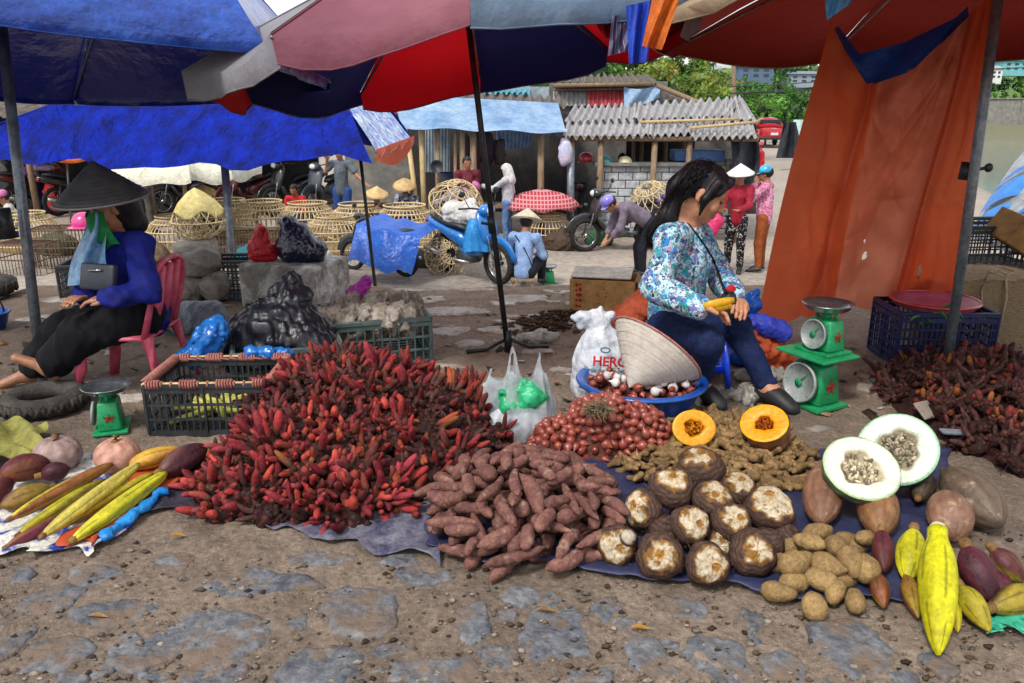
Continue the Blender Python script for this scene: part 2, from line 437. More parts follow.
def ramp(src, a, b, ca=(0, 0, 0, 1), cb=(1, 1, 1, 1)):
    r = node('ShaderNodeValToRGB'); r.color_ramp.elements[0].position = a; r.color_ramp.elements[1].position = b
    r.color_ramp.elements[0].color = ca; r.color_ramp.elements[1].color = cb
    K.new(src, r.inputs['Fac']); return r
def mixc(f, a, b, mode='MIX'):
    m = node('ShaderNodeMix', data_type='RGBA', blend_type=mode)
    for s_, x_ in (('Factor', f), ('A', a), ('B', b)):
        if hasattr(x_, 'links'): K.new(x_, m.inputs[s_])
        else: m.inputs[s_].default_value = x_
    return m.outputs['Result']
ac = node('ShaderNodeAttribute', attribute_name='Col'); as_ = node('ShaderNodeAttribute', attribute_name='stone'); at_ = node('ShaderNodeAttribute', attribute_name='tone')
n1 = nz(9); n2 = nz(60); n3 = nz(240, 3); n4 = nz(22, 8, .7)
dirtc = mixc(1., ac.outputs['Color'], ramp(n1.outputs['Fac'], .3, .7, (.66, .64, .62, 1), (1.2, 1.18, 1.16, 1)).outputs[0], 'MULTIPLY')
dirtc = mixc(1., dirtc, ramp(n2.outputs['Fac'], .32, .68, (.6, .58, .56, 1), (1.25, 1.25, 1.25, 1)).outputs[0], 'MULTIPLY')
dirtc = mixc(ramp(n3.outputs['Fac'], .64, .72).outputs[0], dirtc, (.42, .38, .34, 1))
stc = ramp(at_.outputs['Fac'], 0, 1, (*lin('666b73'), 1), (*lin('c0b6aa'), 1)); _e = stc.color_ramp.elements.new(.45); _e.color = (*lin('8a8580'), 1); stc = stc.outputs[0]
mpn = node('ShaderNodeMapping'); mpn.inputs['Scale'].default_value = (7, 26, 12); mpn.inputs['Rotation'].default_value = (0, 0, .5); K.new(tc.outputs['Object'], mpn.inputs['Vector'])
n5 = node('ShaderNodeTexNoise'); n5.inputs['Scale'].default_value = 1.6; n5.inputs['Detail'].default_value = 9; n5.inputs['Roughness'].default_value = .7; K.new(mpn.outputs[0], n5.inputs['Vector'])
stc = mixc(1., stc, ramp(n5.outputs['Fac'], .3, .7, (.6, .6, .62, 1), (1.3, 1.28, 1.25, 1)).outputs[0], 'MULTIPLY')
stc = mixc(1., stc, ramp(n4.outputs['Fac'], .3, .72, (.55, .55, .56, 1), (1.4, 1.38, 1.34, 1)).outputs[0], 'MULTIPLY')
stc = mixc(ramp(n4.outputs['Fac'], .62, .7).outputs[0], stc, (*lin('93877a'), 1))
ad = node('ShaderNodeMath', operation='MULTIPLY_ADD'); K.new(n4.outputs['Fac'], ad.inputs[0]); ad.inputs[1].default_value = .3; ad.inputs[2].default_value = -.16
sm_ = node('ShaderNodeMath', operation='ADD'); K.new(ad.outputs[0], sm_.inputs[0]); K.new(as_.outputs['Fac'], sm_.inputs[1])
msk0 = ramp(sm_.outputs[0], .01, .10).outputs[0]; n6 = nz(7, 7, .7); msk1 = ramp(n6.outputs['Fac'], .36, .56, (.35, .35, .35, 1), (1, 1, 1, 1)).outputs[0]; msk = mixc(1., msk0, msk1, 'MULTIPLY')
crv = node('ShaderNodeValToRGB'); crv.color_ramp.elements[0].position = -.0; crv.color_ramp.elements[0].color = (1, 1, 1, 1); crv.color_ramp.elements[1].position = .13; crv.color_ramp.elements[1].color = (1, 1, 1, 1); _e = crv.color_ramp.elements.new(.05); _e.color = (.68, .64, .6, 1); K.new(sm_.outputs[0], crv.inputs['Fac'])
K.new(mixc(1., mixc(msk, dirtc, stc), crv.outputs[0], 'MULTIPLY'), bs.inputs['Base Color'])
rg = node('ShaderNodeMapRange'); rg.inputs['To Min'].default_value = .85; rg.inputs['To Max'].default_value = .5; K.new(msk, rg.inputs['Value']); K.new(rg.outputs[0], bs.inputs['Roughness'])
bp = node('ShaderNodeBump'); bp.inputs['Strength'].default_value = .8; bp.inputs['Distance'].default_value = .012
hh = node('ShaderNodeMath', operation='ADD'); K.new(n2.outputs['Fac'], hh.inputs[0]); K.new(n4.outputs['Fac'], hh.inputs[1]); K.new(hh.outputs[0], bp.inputs['Height']); K.new(bp.outputs[0], bs.inputs['Normal'])
ground = mb.build('ground', gm); ground['kind'] = 'structure'
for nm_, arr in (('stone', stone), ('tone', tone)):
    a = ground.data.attributes.new(nm_, 'FLOAT', 'POINT'); a.data.foreach_set('value', arr.ravel().astype(np.float32))
# ------------------------------------------------------------------ river, embankment wall, far hill
mw = mat('water', '6d7468', '7f8778', 3, .06, bump=.12, bsc=6, var=0, spec=.8)
mb = MB(); mb.add([(5, 5, -2.2), (200, 5, -2.2), (200, 89.2, -2.2), (5, 89.2, -2.2)], [(0, 1, 2, 3)])
tag(mb.build('water', mw, smooth=False), kind='structure')
mconc = mat('old_concrete', '6f6f6a', '8c8982', 2.2, .85, bump=.3, bsc=9, var=0)
mb = MB(); mb.box((92, 89.3, -.2), (110, .6, 4.6)); mb.box((92, 89.25, 2.15), (110, .8, .12))
for i in range(26): mb.box((39 + i * 4.2, 88.95, -.2), (.35, .12, 4.5))
tag(mb.build('embankment_wall', mconc, smooth=False), 'long grey concrete embankment wall along the far side of the river', 'wall')
# flat stones set in the earth of the foreground
m_slab = mat('slab_stone', '474c55', '777779', 13, .72, bump=1., bsc=46, lo=.3, hi=.7, var=0, dirt=('6b5b4d', 9, .5, .9), fine=.34)
mb = MB(); r_s = np.random.RandomState(9); ST = [(u, v, w * 1.12, h * 1.2, a) for u, v, w, h, a in FORE]
for k in range(22): ST.append((r_s.uniform(-20, 1040), r_s.uniform(565, 690), r_s.uniform(16, 46), r_s.uniform(9, 22), r_s.uniform(-.4, .4)))
for k, (u, v, pw, ph, an) in enumerate(ST):
    c = G(u, v); sc_ = (G(u + 1, v) - c).length; a = pw * sc_ / 2; b = (G(u, v - ph / 2) - G(u, v + ph / 2)).length / 2; rs_ = np.random.RandomState(700 + k)
    m_ = rs_.randint(5, 8); hp_ = [((i + rs_.uniform(-.33, .33)) / m_ * 2 * PI, rs_.uniform(.7, 1.0)) for i in range(m_)]; n = 56; V = []; t1_, t2_ = rs_.uniform(-.006, .006, 2); z0 = float(gh(c.x, c.y)) + rs_.uniform(.004, .009) * min(1, a / .07)
    RS = []
    for j in range(n):
        th = 2 * PI * j / n; R = min(d / max(.05, math.cos(th - q)) for q, d in hp_ if math.cos(th - q) > .05)
        RS.append(min(R, 1.35) * (1 + .03 * math.sin(th * 7 + k) + .025 * math.sin(th * 13 + k * 2) + .02 * rs_.normal()))
    RS = [.5 * RS[j] + .25 * RS[j - 1] + .25 * RS[(j + 1) % n] for j in range(n)]
    for f_, dz in ((.02, 0), (.25, 0), (.5, 0), (.7, 0), (.84, -.0005), (.93, -.002), (.985, -.006), (1.02, -.013), (1.06, -.03)):
        for j in range(n):
            th = 2 * PI * j / n; x = RS[j] * f_ * math.cos(th); y = RS[j] * f_ * math.sin(th); X_ = x * a; Y_ = y * b; q = an * .6; px_, py_ = c.x + X_ * math.cos(q) - Y_ * math.sin(q), c.y + X_ * math.sin(q) + Y_ * math.cos(q)
            V.append((px_, py_, z0 + dz + t1_ * x + t2_ * y + .0036 * float(wob(px_, py_, 29, k)) + .0026 * float(wob(px_, py_, 77, k + 3))))
    F = [(i * n + j, i * n + (j + 1) % n, (i + 1) * n + (j + 1) % n, (i + 1) * n + j) for i in range(8) for j in range(n)] + [tuple(range(n))[::-1]]
    mb.add(V, [f[::-1] for f in F])
tag(mb.build('stone_paving', m_slab), kind='structure')
# ------------------------------------------------------------------ shared materials
m_steel = mat('galvanised_pole', '5d6670', '8a9096', 18, .42, bump=.15, metal=.55, var=.05)
m_dark = mat('dark_metal', '24262a', '3a3a3c', 30, .45, metal=.4)
m_bpole = mat('black_pole', '1e1f22', '3b3c3f', 14, .4, metal=.5)
m_wood = mat('weathered_wood', '6a5642', '95806a', 7, .8, bump=.4, bsc=30, stretch=(6, 6, 1))
m_bamboo = mat('bamboo', 'a58d5f', 'c9b284', 9, .6, bump=.2, stretch=(5, 5, 1))
m_wick = mat('bamboo_strip', 'b39b72', 'd8c6a0', 14, .65, bump=.2)
m_red = mat('canopy_red', '84505f', '9c6674', 1.2, .7, fine=.05, dirt=('3a3038', 2.3, .6, .35), bump=.25, bsc=14, back='b80e18', trans=.34, var=0)
m_navy = mat('canopy_navy', '52667f', '70859c', 1.2, .7, fine=.05, dirt=('3a3038', 2.3, .6, .35), bump=.25, bsc=14, back='1a1c4c', trans=.16, var=0)
m_grey = mat('canopy_grey', '77767c', '96949a', 1.2, .7, fine=.05, dirt=('3a3038', 2.3, .6, .35), bump=.25, bsc=14, back='5a2030', trans=.1, var=0)
m_brown = mat('canopy_brown', 'a08a70', 'bca78c', 1.2, .75, fine=.05, dirt=('3a3038', 2.3, .6, .35), bump=.25, bsc=14, back='6a1c14', trans=.26, var=0)
m_btarp = mat('blue_tarpaulin', '123c9a', '1f55b8', 6, .3, bump=.7, bsc=9, back='0c1a6c', trans=.1, var=0, coat=.4)
m_btarp2 = mat('blue_tarpaulin_creased', '00105c', '0424a0', 3, .5, bump=.8, bsc=8, trans=.12, var=0, spec=.08, stretch=(2.6, 2.6, .28))
m_bflat = mat('blue_plastic_sheet', '1450b4', '2067cc', 8, .35, bump=.5, bsc=12, trans=.15, var=0)
m_oran = mat('orange_tarpaulin', 'c8502a', 'da6e42', 1.2, .6, bump=.4, bsc=4, fine=.06, trans=.45, var=0)
m_oran2 = mat('orange_cloth', 'c65a14', 'e07a24', 6, .6, bump=.3, trans=.3, var=0)
m_cream = mat('cream_canvas', 'b9b7a6', 'd4d2c2', 6, .8, bump=.3, bsc=14, back='6a4c34', var=0)
m_asb = mat('asbestos_roof', '77767a', 'a5a3a4', 5, .85, bump=.35, bsc=20, lo=.3, hi=.7, var=.06)
m_asb_d = mat('old_dark_roof', '4c4642', '6e665e', 6, .9, bump=.35, bsc=20)
m_block = mat('concrete_block', '8d9196', 'b6b9bc', 5, .9, bump=.4, bsc=20, var=.1)
m_mort = mat('mortar', '55585c', '6d6f72', 9, .95, bump=.4)
m_wallg = mat('grey_render', '5f5f60', '7c7b78', 1.7, .9, bump=.3, bsc=6, var=0)
m_darkwall = mat('dark_wall', '2b2a2c', '433f3e', 2, .9, var=0)  # dark mottled grey wall colour
m_zinc = mat('zinc_sheet', '7f8e9c', 'a3b0ba', 3, .5, metal=.3, var=.05)
m_redsheet = mat('red_sheet', '8f3038', 'ab4a4e', 5, .7)
m_awn = mat('awning_blue', '5d86b4', 'a3bdd6', 2.4, .5, bump=.3, bsc=5, lo=.3, hi=.75, trans=.2, var=0)
m_leaf = mat('foliage', '2f5a1c', '4b7a2a', 3, .6, attr=True, trans=.25, var=.08)
m_bark = mat('bark', '55483a', '776855', 10, .9, bump=.5)
m_black = mat('black_rubber', '141414', '222222', 20, .75, bump=.2)
m_white = mat('white_paint', 'c8c8c4', 'dedede', 8, .5)
# ------------------------------------------------------------------ parasols
def umbrella(name, label, hub, tips, pmats, sag=.05, val=.09, pole=None, pr=.02, group=None, ribs=True, cat='umbrella', mpole=None, ptop=None, base=True, nseg=9):
    foot = Vector(pole)
    root = thing(name, label, cat, foot, group=group)
    hub = Vector(hub); tips = [Vector(t) for t in tips]; n = len(tips); mb = MB()
    allm = []; 
    for m in pmats:
        if m not in allm: allm.append(m)
    for k in range(n):
        a, b = tips[k], tips[(k + 1) % n]; sd_ = k * 1.7
        V = []
        rows = [0, .25, .5, .75, 1.]
        for r in rows:
            for i in range(nseg):
                s_ = i / (nseg - 1); q = 4 * s_ * (1 - s_)
                p = a.lerp(b, s_); p = hub + (p - hub) * (r * (1 - .035 * q))
                p.z += .05 * math.sin(PI * r) - sag * q * r * (.6 + .4 * r) + .006 * math.sin(9 * s_ + sd_ + r * 5)
                V.append(p)
        for i in range(nseg):
            s_ = i / (nseg - 1); p = Vector(V[4 * nseg + i]); out = (p - hub); out.z = 0; out.normalize()
            p += Vector((0, 0, -val * (.8 + .2 * math.sin(7 * s_ + sd_)))) - out * .02 + out * .012 * math.sin(16 * s_ + sd_)
            V.append(p)
        F = [(j * nseg + i, (j + 1) * nseg + i, (j + 1) * nseg + i + 1, j * nseg + i + 1) for j in range(5) for i in range(nseg - 1)]
        mb.add(V, F, mi=allm.index(pmats[k]))
        up3 = Vector((0, 0, .003)); mb.tube([Vector(V[j * nseg]) + up3 for j in range(5)], .0035, 4); mb.tube([Vector(V[5 * nseg + i]) for i in range(nseg)], .0035, 4); mb.mi[-(4 * 4 + 2 + (nseg - 1) * 4 + 2):] = [allm.index(pmats[k])] * (4 * 4 + 2 + (nseg - 1) * 4 + 2)
    mb.build('canopy', allm, root, world=True)
    top = Vector(ptop) if ptop else hub + Vector((0, 0, .03))
    MB().tube([foot + Vector((0, 0, .0)), foot.lerp(top, .5), top], pr, 10).build('pole', mpole or m_steel, root, world=True)
    if ribs:
        slide = foot.lerp(hub, .86)
        for t in tips:
            mb = MB(); e = t + Vector((0, 0, -.012)); h0 = hub + Vector((0, 0, -.01)); mid = h0.lerp(e, .5) + Vector((0, 0, .03))
            mb.tube([h0, mid, e], .006, 5); mb.tube([slide, mid], .005, 5); mb.build('rib', m_steel, root, world=True)
    return root
def ringtips(c, R, n, a0, zf, irregular=None):
    o = []
    for k in range(n):
        a = math.radians(irregular[k] if irregular else a0 + 360 / n * k)
        x = c[0] + R * math.cos(a); y = c[1] + R * math.sin(a); o.append((x, y, zf(x, y)))
    return o
c1_ = (-.25, 3.5)
t1 = ringtips(c1_, 1.07, 9, 0, lambda x, y: 1.33 + .16 * (x + .3) - .05 * (y - 3.5) + (.05 if x < -1 else 0) + (.05 if x > .2 and y < 3 else 0) + (.03 if y < 2.7 else 0), [243, 277, 325, 5, 46, 86, 122, 160, 202])
b1 = G(508, 352)
u1 = umbrella('market_parasol', 'large faded pink and navy parasol on a leaning black pole above the produce', D(458, -56, 3.5), t1,
              [m_red, m_navy, m_grey, m_red, m_navy, m_red, m_navy, m_red, m_grey], pole=b1, pr=.0135, mpole=m_bpole, val=.1, sag=.06)
mb = MB()
for a in (12, 190):
    d_ = Vector((math.cos(math.radians(a)), math.sin(math.radians(a)), 0)); mb.tube([b1 + d_ * .0 + Vector((0, 0, .07)), b1 + d_ * .1 + Vector((0, 0, .02)), b1 + d_ * .2 + Vector((0, 0, .012))], [.009, .009, .012], 6)
mb.tube([b1 + Vector((0, 0, .0)), b1 + Vector((0, 0, .11))], .019, 10); mb.build('base_foot', m_dark, u1, world=True)
mb = MB(); k0 = b1.lerp(Vector(D(456, -52, 3.5)), .33); mb.tube([k0, k0 + (Vector(D(456, -52, 3.5)) - b1).normalized() * .08], .018, 10); mb.tube([k0 + Vector((0, -.02, .04)), k0 + Vector((-.05, -.03, .05))], .007, 6); mb.build('clamp', m_dark, u1, world=True)
t3 = ringtips((-2.05, 3.5), 1.26, 8, -23.5, lambda x, y: 1.345 - .10 * (y - 3.0))
b3 = G(43, 386)
u3 = umbrella('tarp_parasol', 'parasol covered with shiny blue tarpaulin on a slanting grey pole beside the old woman', (-1.42, 3.4, 1.95), t3, [m_btarp] * 8, pole=b3, pr=.021, val=.05, sag=.03, ptop=(-2.06, 3.4, 1.62))
mb = MB(); mb.tube([b3 + Vector((-.05, .02, .62)), b3 + Vector((-.055, .022, .74))], .036, 10); mb.tube([b3 + Vector((-.06, 0, .7)), b3 + Vector((-.02, -.06, .68))], .01, 6); mb.build('clamp', m_dark, u3, world=True)
# far tarpaulin canopy on two poles
def dome(name, label, apex, corners, m, sags, foot, n=26, cat='canopy', wr=.03, hem=None, mi=None):
    root = thing(name, label, cat, foot)
    apex = Vector(apex); mb = MB(); k = len(corners)
    for q in range(k):
        a, b = Vector(corners[q]), Vector(corners[(q + 1) % k])
        def fn(s_, r, a=a, b=b, q=q):
            p = a.lerp(b, s_); e = 4 * s_ * (1 - s_)
            p = apex + (p - apex) * r
            p.z += .12 * math.sin(PI * r) - sags[q] * e * r * r
            w_ = wr * r * (math.sin(23 * s_ + 7 * r + q) + .7 * math.sin(41 * s_ - 5 * r + q * 2)) * (.3 + .7 * abs(1 - 2 * s_) + .3)
            p.z += w_ * .6; p.y += w_
            return p
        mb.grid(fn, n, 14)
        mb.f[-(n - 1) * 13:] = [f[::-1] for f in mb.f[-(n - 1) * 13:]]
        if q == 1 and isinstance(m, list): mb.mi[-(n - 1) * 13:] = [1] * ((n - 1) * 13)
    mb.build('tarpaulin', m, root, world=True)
    return root
apx = D(296, 34, 8.2)
cb = [D(-60, 150, 6.6), D(374, 154, 6.3), D(413, 139, 8.6), D(150, 150, 10.2)]
fB = L(228, 250); fB = Vector((fB.x, 7.0, float(gh(fB.x, 7.0))))
tB = dome('tarp_canopy', 'wide creased blue tarpaulin canopy on thin poles behind the old woman', apx, cb, [m_btarp2, mat('skylit_blue_tarp', '2c5cb8', 'c4d4e8', 9, .4, bump=.5, bsc=9, var=0, stretch=(2.5, 2.5, .3), lo=.42, hi=.58)], [.12, .02, .05, .1], fB, wr=.05)  # right face coloured paler and streaky for the sky it reflects
def pole_to(root, u, vtop, Y, r, m, vb=None, lean=0, ub=None):
    tp = D(u, vtop, Y); x = tp.x if ub is None else D(ub, vb or 250, Y).x; bt = Vector((x, Y, float(gh(x, Y))))
    MB().tube([bt, tp], r, 8).build('pole', m, root, world=True)
pole_to(tB, 221, 120, 7.0, .036, m_steel, ub=229)
pole_to(tB, 352, 85, 7.6, .017, m_dark, ub=378, vb=270)
for q, (a, b) in enumerate(((0, 1), (1, 2))):
    p0, p1 = Vector(cb[a]), Vector(cb[b])
mb = MB(); mb.grid(lambda s_, r: Vector(cb[1]).lerp(Vector(cb[2]), s_) + Vector((0, .12 - .05 * r, .03 - .2 * r * (.4 + .6 * math.sin(PI * s_)))), 14, 4)
mb.build('lining', m_oran, tB, world=True)
# right umbrella
b2 = G(945, 382)
t2 = ringtips((1.8, 3.15), 1.42, 9, 0, lambda x, y: 1.465 - .045 * (y - 3.15), [218, 252, 292, 330, 10, 50, 92, 134, 176])
u2 = umbrella('brown_parasol', 'big brown parasol with maroon underside on a rusty pole beside the navy crate', (1.8, 3.15, 1.86), t2, [m_brown] * 9, pole=b2, pr=.02, val=.06, sag=.05)
mb = MB(); mb.tube([b2, b2 + Vector((.01, 0, .1))], .032, 10); mb.box(b2 + Vector((-.1, .02, .012)), (.34, .16, .024), .2); mb.build('base_foot', mat('rusty_steel', '4a443e', '77706a', 30, .7, bump=.3, metal=.3), u2, world=True, bevel=.003)
kk = D(965, 180, 3.2); mb = MB(); mb.tube([kk, kk + Vector((.005, 0, .07))], .028, 10); mb.tube([kk + Vector((.02, -.01, .04)), kk + Vector((.07, -.02, .05))], .007, 6); mb.blob(kk + Vector((.075, -.02, .05)), (.018, .01, .018)); mb.build('clamp', m_dark, u2, world=True)
# ------------------------------------------------------------------ orange curtain
def pl(pts, s_):
    for i in range(len(pts) - 1):
        if s_ <= pts[i + 1][0] or i == len(pts) - 2:
            t = (s_ - pts[i][0]) / (pts[i + 1][0] - pts[i][0]); t = t * t * (3 - 2 * t) * .5 + t * .5
            return [a + (b - a) * t for a, b in zip(pts[i][1:], pts[i + 1][1:])]
TOP = [(0, 831, 20), (.14, 846, 50), (.28, 868, 84), (.55, 915, 68), (.82, 965, 18), (.9, 984, 0), (1, 992, -2)]
BOT = [(0, 757, 322), (.2, 800, 320), (.45, 850, 312), (.7, 905, 303), (1, 962, 285)]
def ybase(s_): return 3.97 - .42 * s_
def cur(s_, t):
    a = pl(TOP, s_); b = pl(BOT, s_)
    bow = -8 * math.sin(PI * t) * (1 - s_)
    u_ = a[0] + (b[0] - a[0]) * (t ** 1.15) + bow; v_ = a[1] + (b[1] - a[1]) * t
    y = ybase(s_)
    y += -.07 * math.exp(-((s_ - .3) / .035) ** 2) * (1 - t * .25) + .05 * math.exp(-((s_ - .37) / .06) ** 2)
    y += -.10 * math.exp(-((s_ - (.87 - .22 * t)) / .04) ** 2) + .06 * math.exp(-((s_ - (.76 - .22 * t)) / .09) ** 2)
    y += -.03 * math.exp(-((s_ - .09 - .04 * t) / .06) ** 2) + .028 * math.sin(s_ * 7 + t * 9) * math.sin(PI * s_) + .016 * math.sin(s_ * 13 - t * 15 + 1) * math.sin(PI * s_)
    y += .04 * math.sin(t * 7 + s_ * 9) * math.sin(PI * s_) - .05 * math.exp(-((t - .32 - .5 * (s_ - .5)) / .05) ** 2) * math.exp(-((s_ - .58) / .16) ** 2)
    y += .010 * math.sin(s_ * 17 + t * 26 + 2 * math.sin(t * 7)) * math.sin(PI * s_) + .007 * math.sin(s_ * 27 - t * 37 + 2 * math.sin(s_ * 9)) * math.sin(PI * s_)
    y += .05 * math.sin(s_ * 40 + 3 * t) * max(0, t - .85)
    y -= 1.3 * tension(s_, t)
    v_ += (5 * math.sin(s_ * 23) + 3 * math.sin(s_ * 47 + 1)) * max(0, t - .8) * 5 * .5
    p = D(u_, v_, y)
    if p.z < .015: p.z = .015
    return p
FOLDS = [(.30, .0, 80, .022, .016), (.31, .02, 62, .02, .014), (.84, -.02, 118, .026, .018), (.85, .0, 133, .024, .016), (.86, .02, 146, .02, .014), (.55, .12, 95, .016, .02), (.62, .1, 70, .015, .02), (.12, .2, 84, .02, .014), (.9, .25, 96, .022, .014), (.45, .95, 262, .018, .02), (.62, .97, 285, .02, .016), (.25, 1., 275, .022, .014), (.8, .95, 250, .02, .016), (.4, .5, 20, .012, .02), (.5, .62, 160, .014, .02), (.6, .42, 40, .014, .016)]
def tension(s_, t):
    o = 0
    for s0, t0, an, am, wd in FOLDS:
        a = math.radians(an); dx, dy = s_ - s0, t - t0; al = dx * math.cos(a) + dy * math.sin(a); pe = dx * math.sin(a) - dy * math.cos(a) + .015 * math.sin(al * 14 + an)
        if al > 0: o += am * math.exp(-abs(pe) / wd) * min(1, al * 6) * math.exp(-al * 1.7)
    return o
def hole(s_, t):
    return ((s_ - .475) / .012) ** 2 + ((t - .765) / .018) ** 2 < 1 or ((s_ - .765) / .008) ** 2 + ((t - .9) / .03) ** 2 < 1 or ((s_ - .46) / .006) ** 2 + ((t - .7) / .006) ** 2 < 1
cu = thing('tarp_curtain', 'tall orange tarpaulin hanging as a curtain from the brown parasol', 'tarpaulin', (G(860, 318).x, 3.85, 0))
mb = MB(); mb.grid(cur, 190, 130, hole=hole)
for i_, f_ in enumerate(mb.f):
    s_, t_ = (f_[0] % 190) / 189, (f_[0] // 190) / 129
    if .35 < s_ < .84 - .22 * t_: mb.mi[i_] = 1
mb.build('orange_sheet', [m_oran, mat('faded_orange', 'cc6c4c', 'de8e70', 1.6, .65, bump=.5, bsc=5, trans=.45, var=0, fine=.08, dirt=('a85230', 3, .56, .5))], cu, world=True)
BT = [(0, 838, 26), (.28, 860, 54), (.55, 905, 42), (.82, 955, 18), (1, 968, 6)]
def bl(s_, t):
    a = pl(BT, s_); q = .04 + s_ * .80; b = pl(TOP, q)
    p = D(a[0] + (b[0] - a[0]) * t, a[1] + (b[1] + 2 - a[1]) * t, ybase(q) + .06 - .085 * t + .02 * math.sin(s_ * 14 + t * 4))
    return p
mb = MB(); mb.grid(bl, 50, 14); mb.build('blue_border', mat('dark_blue_tarp', '0c3c8c', '1650a8', 6, .5, bump=.5, bsc=9, var=0, trans=.25), cu, world=True)
def flag(name, label, pts, Y, m, amp=.02, seed=0, cat='cloth', n=10):
    a, b, c, d = pts
    def fn(s_, t):
        u_ = (a[0] * (1 - s_) + b[0] * s_) * (1 - t) + (d[0] * (1 - s_) + c[0] * s_) * t
        v_ = (a[1] * (1 - s_) + b[1] * s_) * (1 - t) + (d[1] * (1 - s_) + c[1] * s_) * t
        return D(u_, v_, Y + amp * math.sin(s_ * 9 + seed + t * 2) + amp * .6 * math.sin(s_ * 17 + t * 6 + seed))
    mb = MB(); mb.grid(fn, n * 2, n)
    return tag(mb.build(name, m), label, cat)
flag('cloth_strip', 'bright orange cloth strip hanging from the rim of the brown parasol', [(655, -14), (684, -14), (662, 50), (642, 46)], 2.66, m_oran2, .02, 1)
flag('cloth_strip', 'dark blue cloth scrap hanging below the striped cloth', [(626, 6), (652, 0), (648, 62), (629, 64)], 2.72, mat('blue_cloth', '0c2f9c', '1740b4', 7, .6, bump=.3, var=0), .02, 2)
ms = mat('striped_cloth', '8b8a95', '8b8a95', 5, .8, var=0)
N_ = ms.node_tree.nodes; wv = N_.new('ShaderNodeTexWave'); wv.inputs['Scale'].default_value = 12; wv.bands_direction = 'X'
rp = N_.new('ShaderNodeValToRGB'); rp.color_ramp.interpolation = 'CONSTANT'; e = rp.color_ramp.elements; e[0].color = (*lin('3a3350'), 1); e[1].position = .35; e[1].color = (*lin('9a8fa2'), 1); x_ = e.new(.6); x_.color = (*lin('7d2536'), 1); x_ = e.new(.75); x_.color = (*lin('5a6a8c'), 1)
tcn = N_.new('ShaderNodeTexCoord'); ms.node_tree.links.new(tcn.outputs['Object'], wv.inputs['Vector']); ms.node_tree.links.new(wv.outputs['Fac'], rp.inputs['Fac']); ms.node_tree.links.new(rp.outputs[0], N_['Principled BSDF'].inputs['Base Color'])
flag('cloth_strip', 'striped cloth corner hanging between the pink and the brown parasol', [(612, 16), (655, 10), (640, 48), (608, 56)], 2.78, ms, .02, 4)
flag('cloth_strip', 'red cloth corner tied beside the striped cloth', [(588, 12), (628, 14), (616, 34), (606, 40)], 2.84, mat('red_cloth', 'a4121c', 'bf2430', 7, .7, var=0), .015, 3)
flag('cloth_strip', 'light blue plastic scrap on the rim above the orange curtain', [(824, -10), (856, -12), (850, 4), (827, 20)], 2.35, mat('sky_plastic', '3f8ecb', '66a9d8', 7, .4, bump=.3, trans=.2, var=0), .01, 5)
# ------------------------------------------------------------------ market sheds
def corr(mb, a, b, c, d, waves, amp, thick=.012, nseg=None, rag=0):
    """corrugated sheet a-b lower edge, d-c upper edge"""
    a, b, c, d = map(Vector, (a, b, c, d)); nrm = (b - a).cross(d - a).normalized()
    nu = waves * 6 + 1
    for sgn in (1, -1):
        def fn(s_, t):
            p = a.lerp(b, s_).lerp(d.lerp(c, s_), t)
            return p + nrm * (amp * math.sin(2 * PI * waves * s_) + thick * .5 * sgn) - (d - a).normalized() * (rag * (math.sin(s_ * 40) > .3) * (1 - t))
        mb.grid(fn, nu, 3)
shedB = thing('market_shed', 'low shed with wavy grey roof sheets over a whitewashed block counter', 'shed', L(640, 214))
mb = MB()
corr(mb, D(562, 138, 14.6), D(652, 136, 14.6), D(655, 121, 15.45), D(567, 123, 15.45), 11, .05)
corr(mb, D(648, 137, 14.62), D(694, 134, 14.62), D(700, 120, 15.45), D(650, 121, 15.45), 6, .05)
corr(mb, D(563, 124, 15.4), D(640, 120, 15.4), D(640, 105, 16.8), D(574, 107, 16.8), 10, .055)
corr(mb, D(634, 121, 15.35), D(728, 118, 15.35), D(742, 98, 16.8), D(638, 104, 16.8), 12, .055)
corr(mb, D(690, 139, 14.5), D(757, 137, 14.5), D(752, 121, 15.4), D(696, 118, 15.4), 9, .045)
corr(mb, D(712, 124, 15.2), D(757, 121, 15.2), D(742, 97, 16.7), D(722, 102, 16.7), 5, .06)
mb.build('roof', m_asb, shedB, world=True)
mb = MB()
for (u_, vt) in ((572, 140), (601, 140), (655, 140), (690, 140), (741, 140)):
    p = D(u_, vt, 14.75); q = Vector((p.x, p.y, float(gh(p.x, p.y)))); mb = MB(); mb.tube([q, p], .055, 8); mb.build('post', m_wood, shedB, world=True)
mb = MB(); mb.bar(D(560, 138.5, 14.7), D(758, 139, 14.7), .09, .09); mb.build('eave_beam', m_wood, shedB, world=True)
mb = MB(); mb.bar(D(640, 122, 15.2), D(740, 119, 15.0), .05); mb.bar(D(690, 128, 14.7), D(757, 122, 14.6), .05); mb.build('roof_pole', m_bamboo, shedB, world=True)
def blockwall(mb, x0, x1, y, z0, z1, bw, bh, seed, th=.14):
    r = random.Random(seed); z = z0; row = 0
    while z < z1 - .02:
        x = x0 - (bw / 2 if row % 2 else 0)
        while x < x1 - .01:
            a, b = max(x, x0) + .008, min(x + bw, x1) - .008
            if b - a > .03: mb.box(((a + b) / 2, y + r.uniform(-.008, .008), z + bh / 2), (b - a, th, bh - .016))
            x += bw
        z += bh; row += 1
pA, pB = D(597, 166, 15), D(688, 166, 15); zb = float(gh(pA.x, 15))
mb = MB(); blockwall(mb, pA.x, pB.x, 15, zb, pA.z, .27, .15, 3); mb.build('block_wall', m_block, shedB, smooth=False, world=True, bevel=.008)
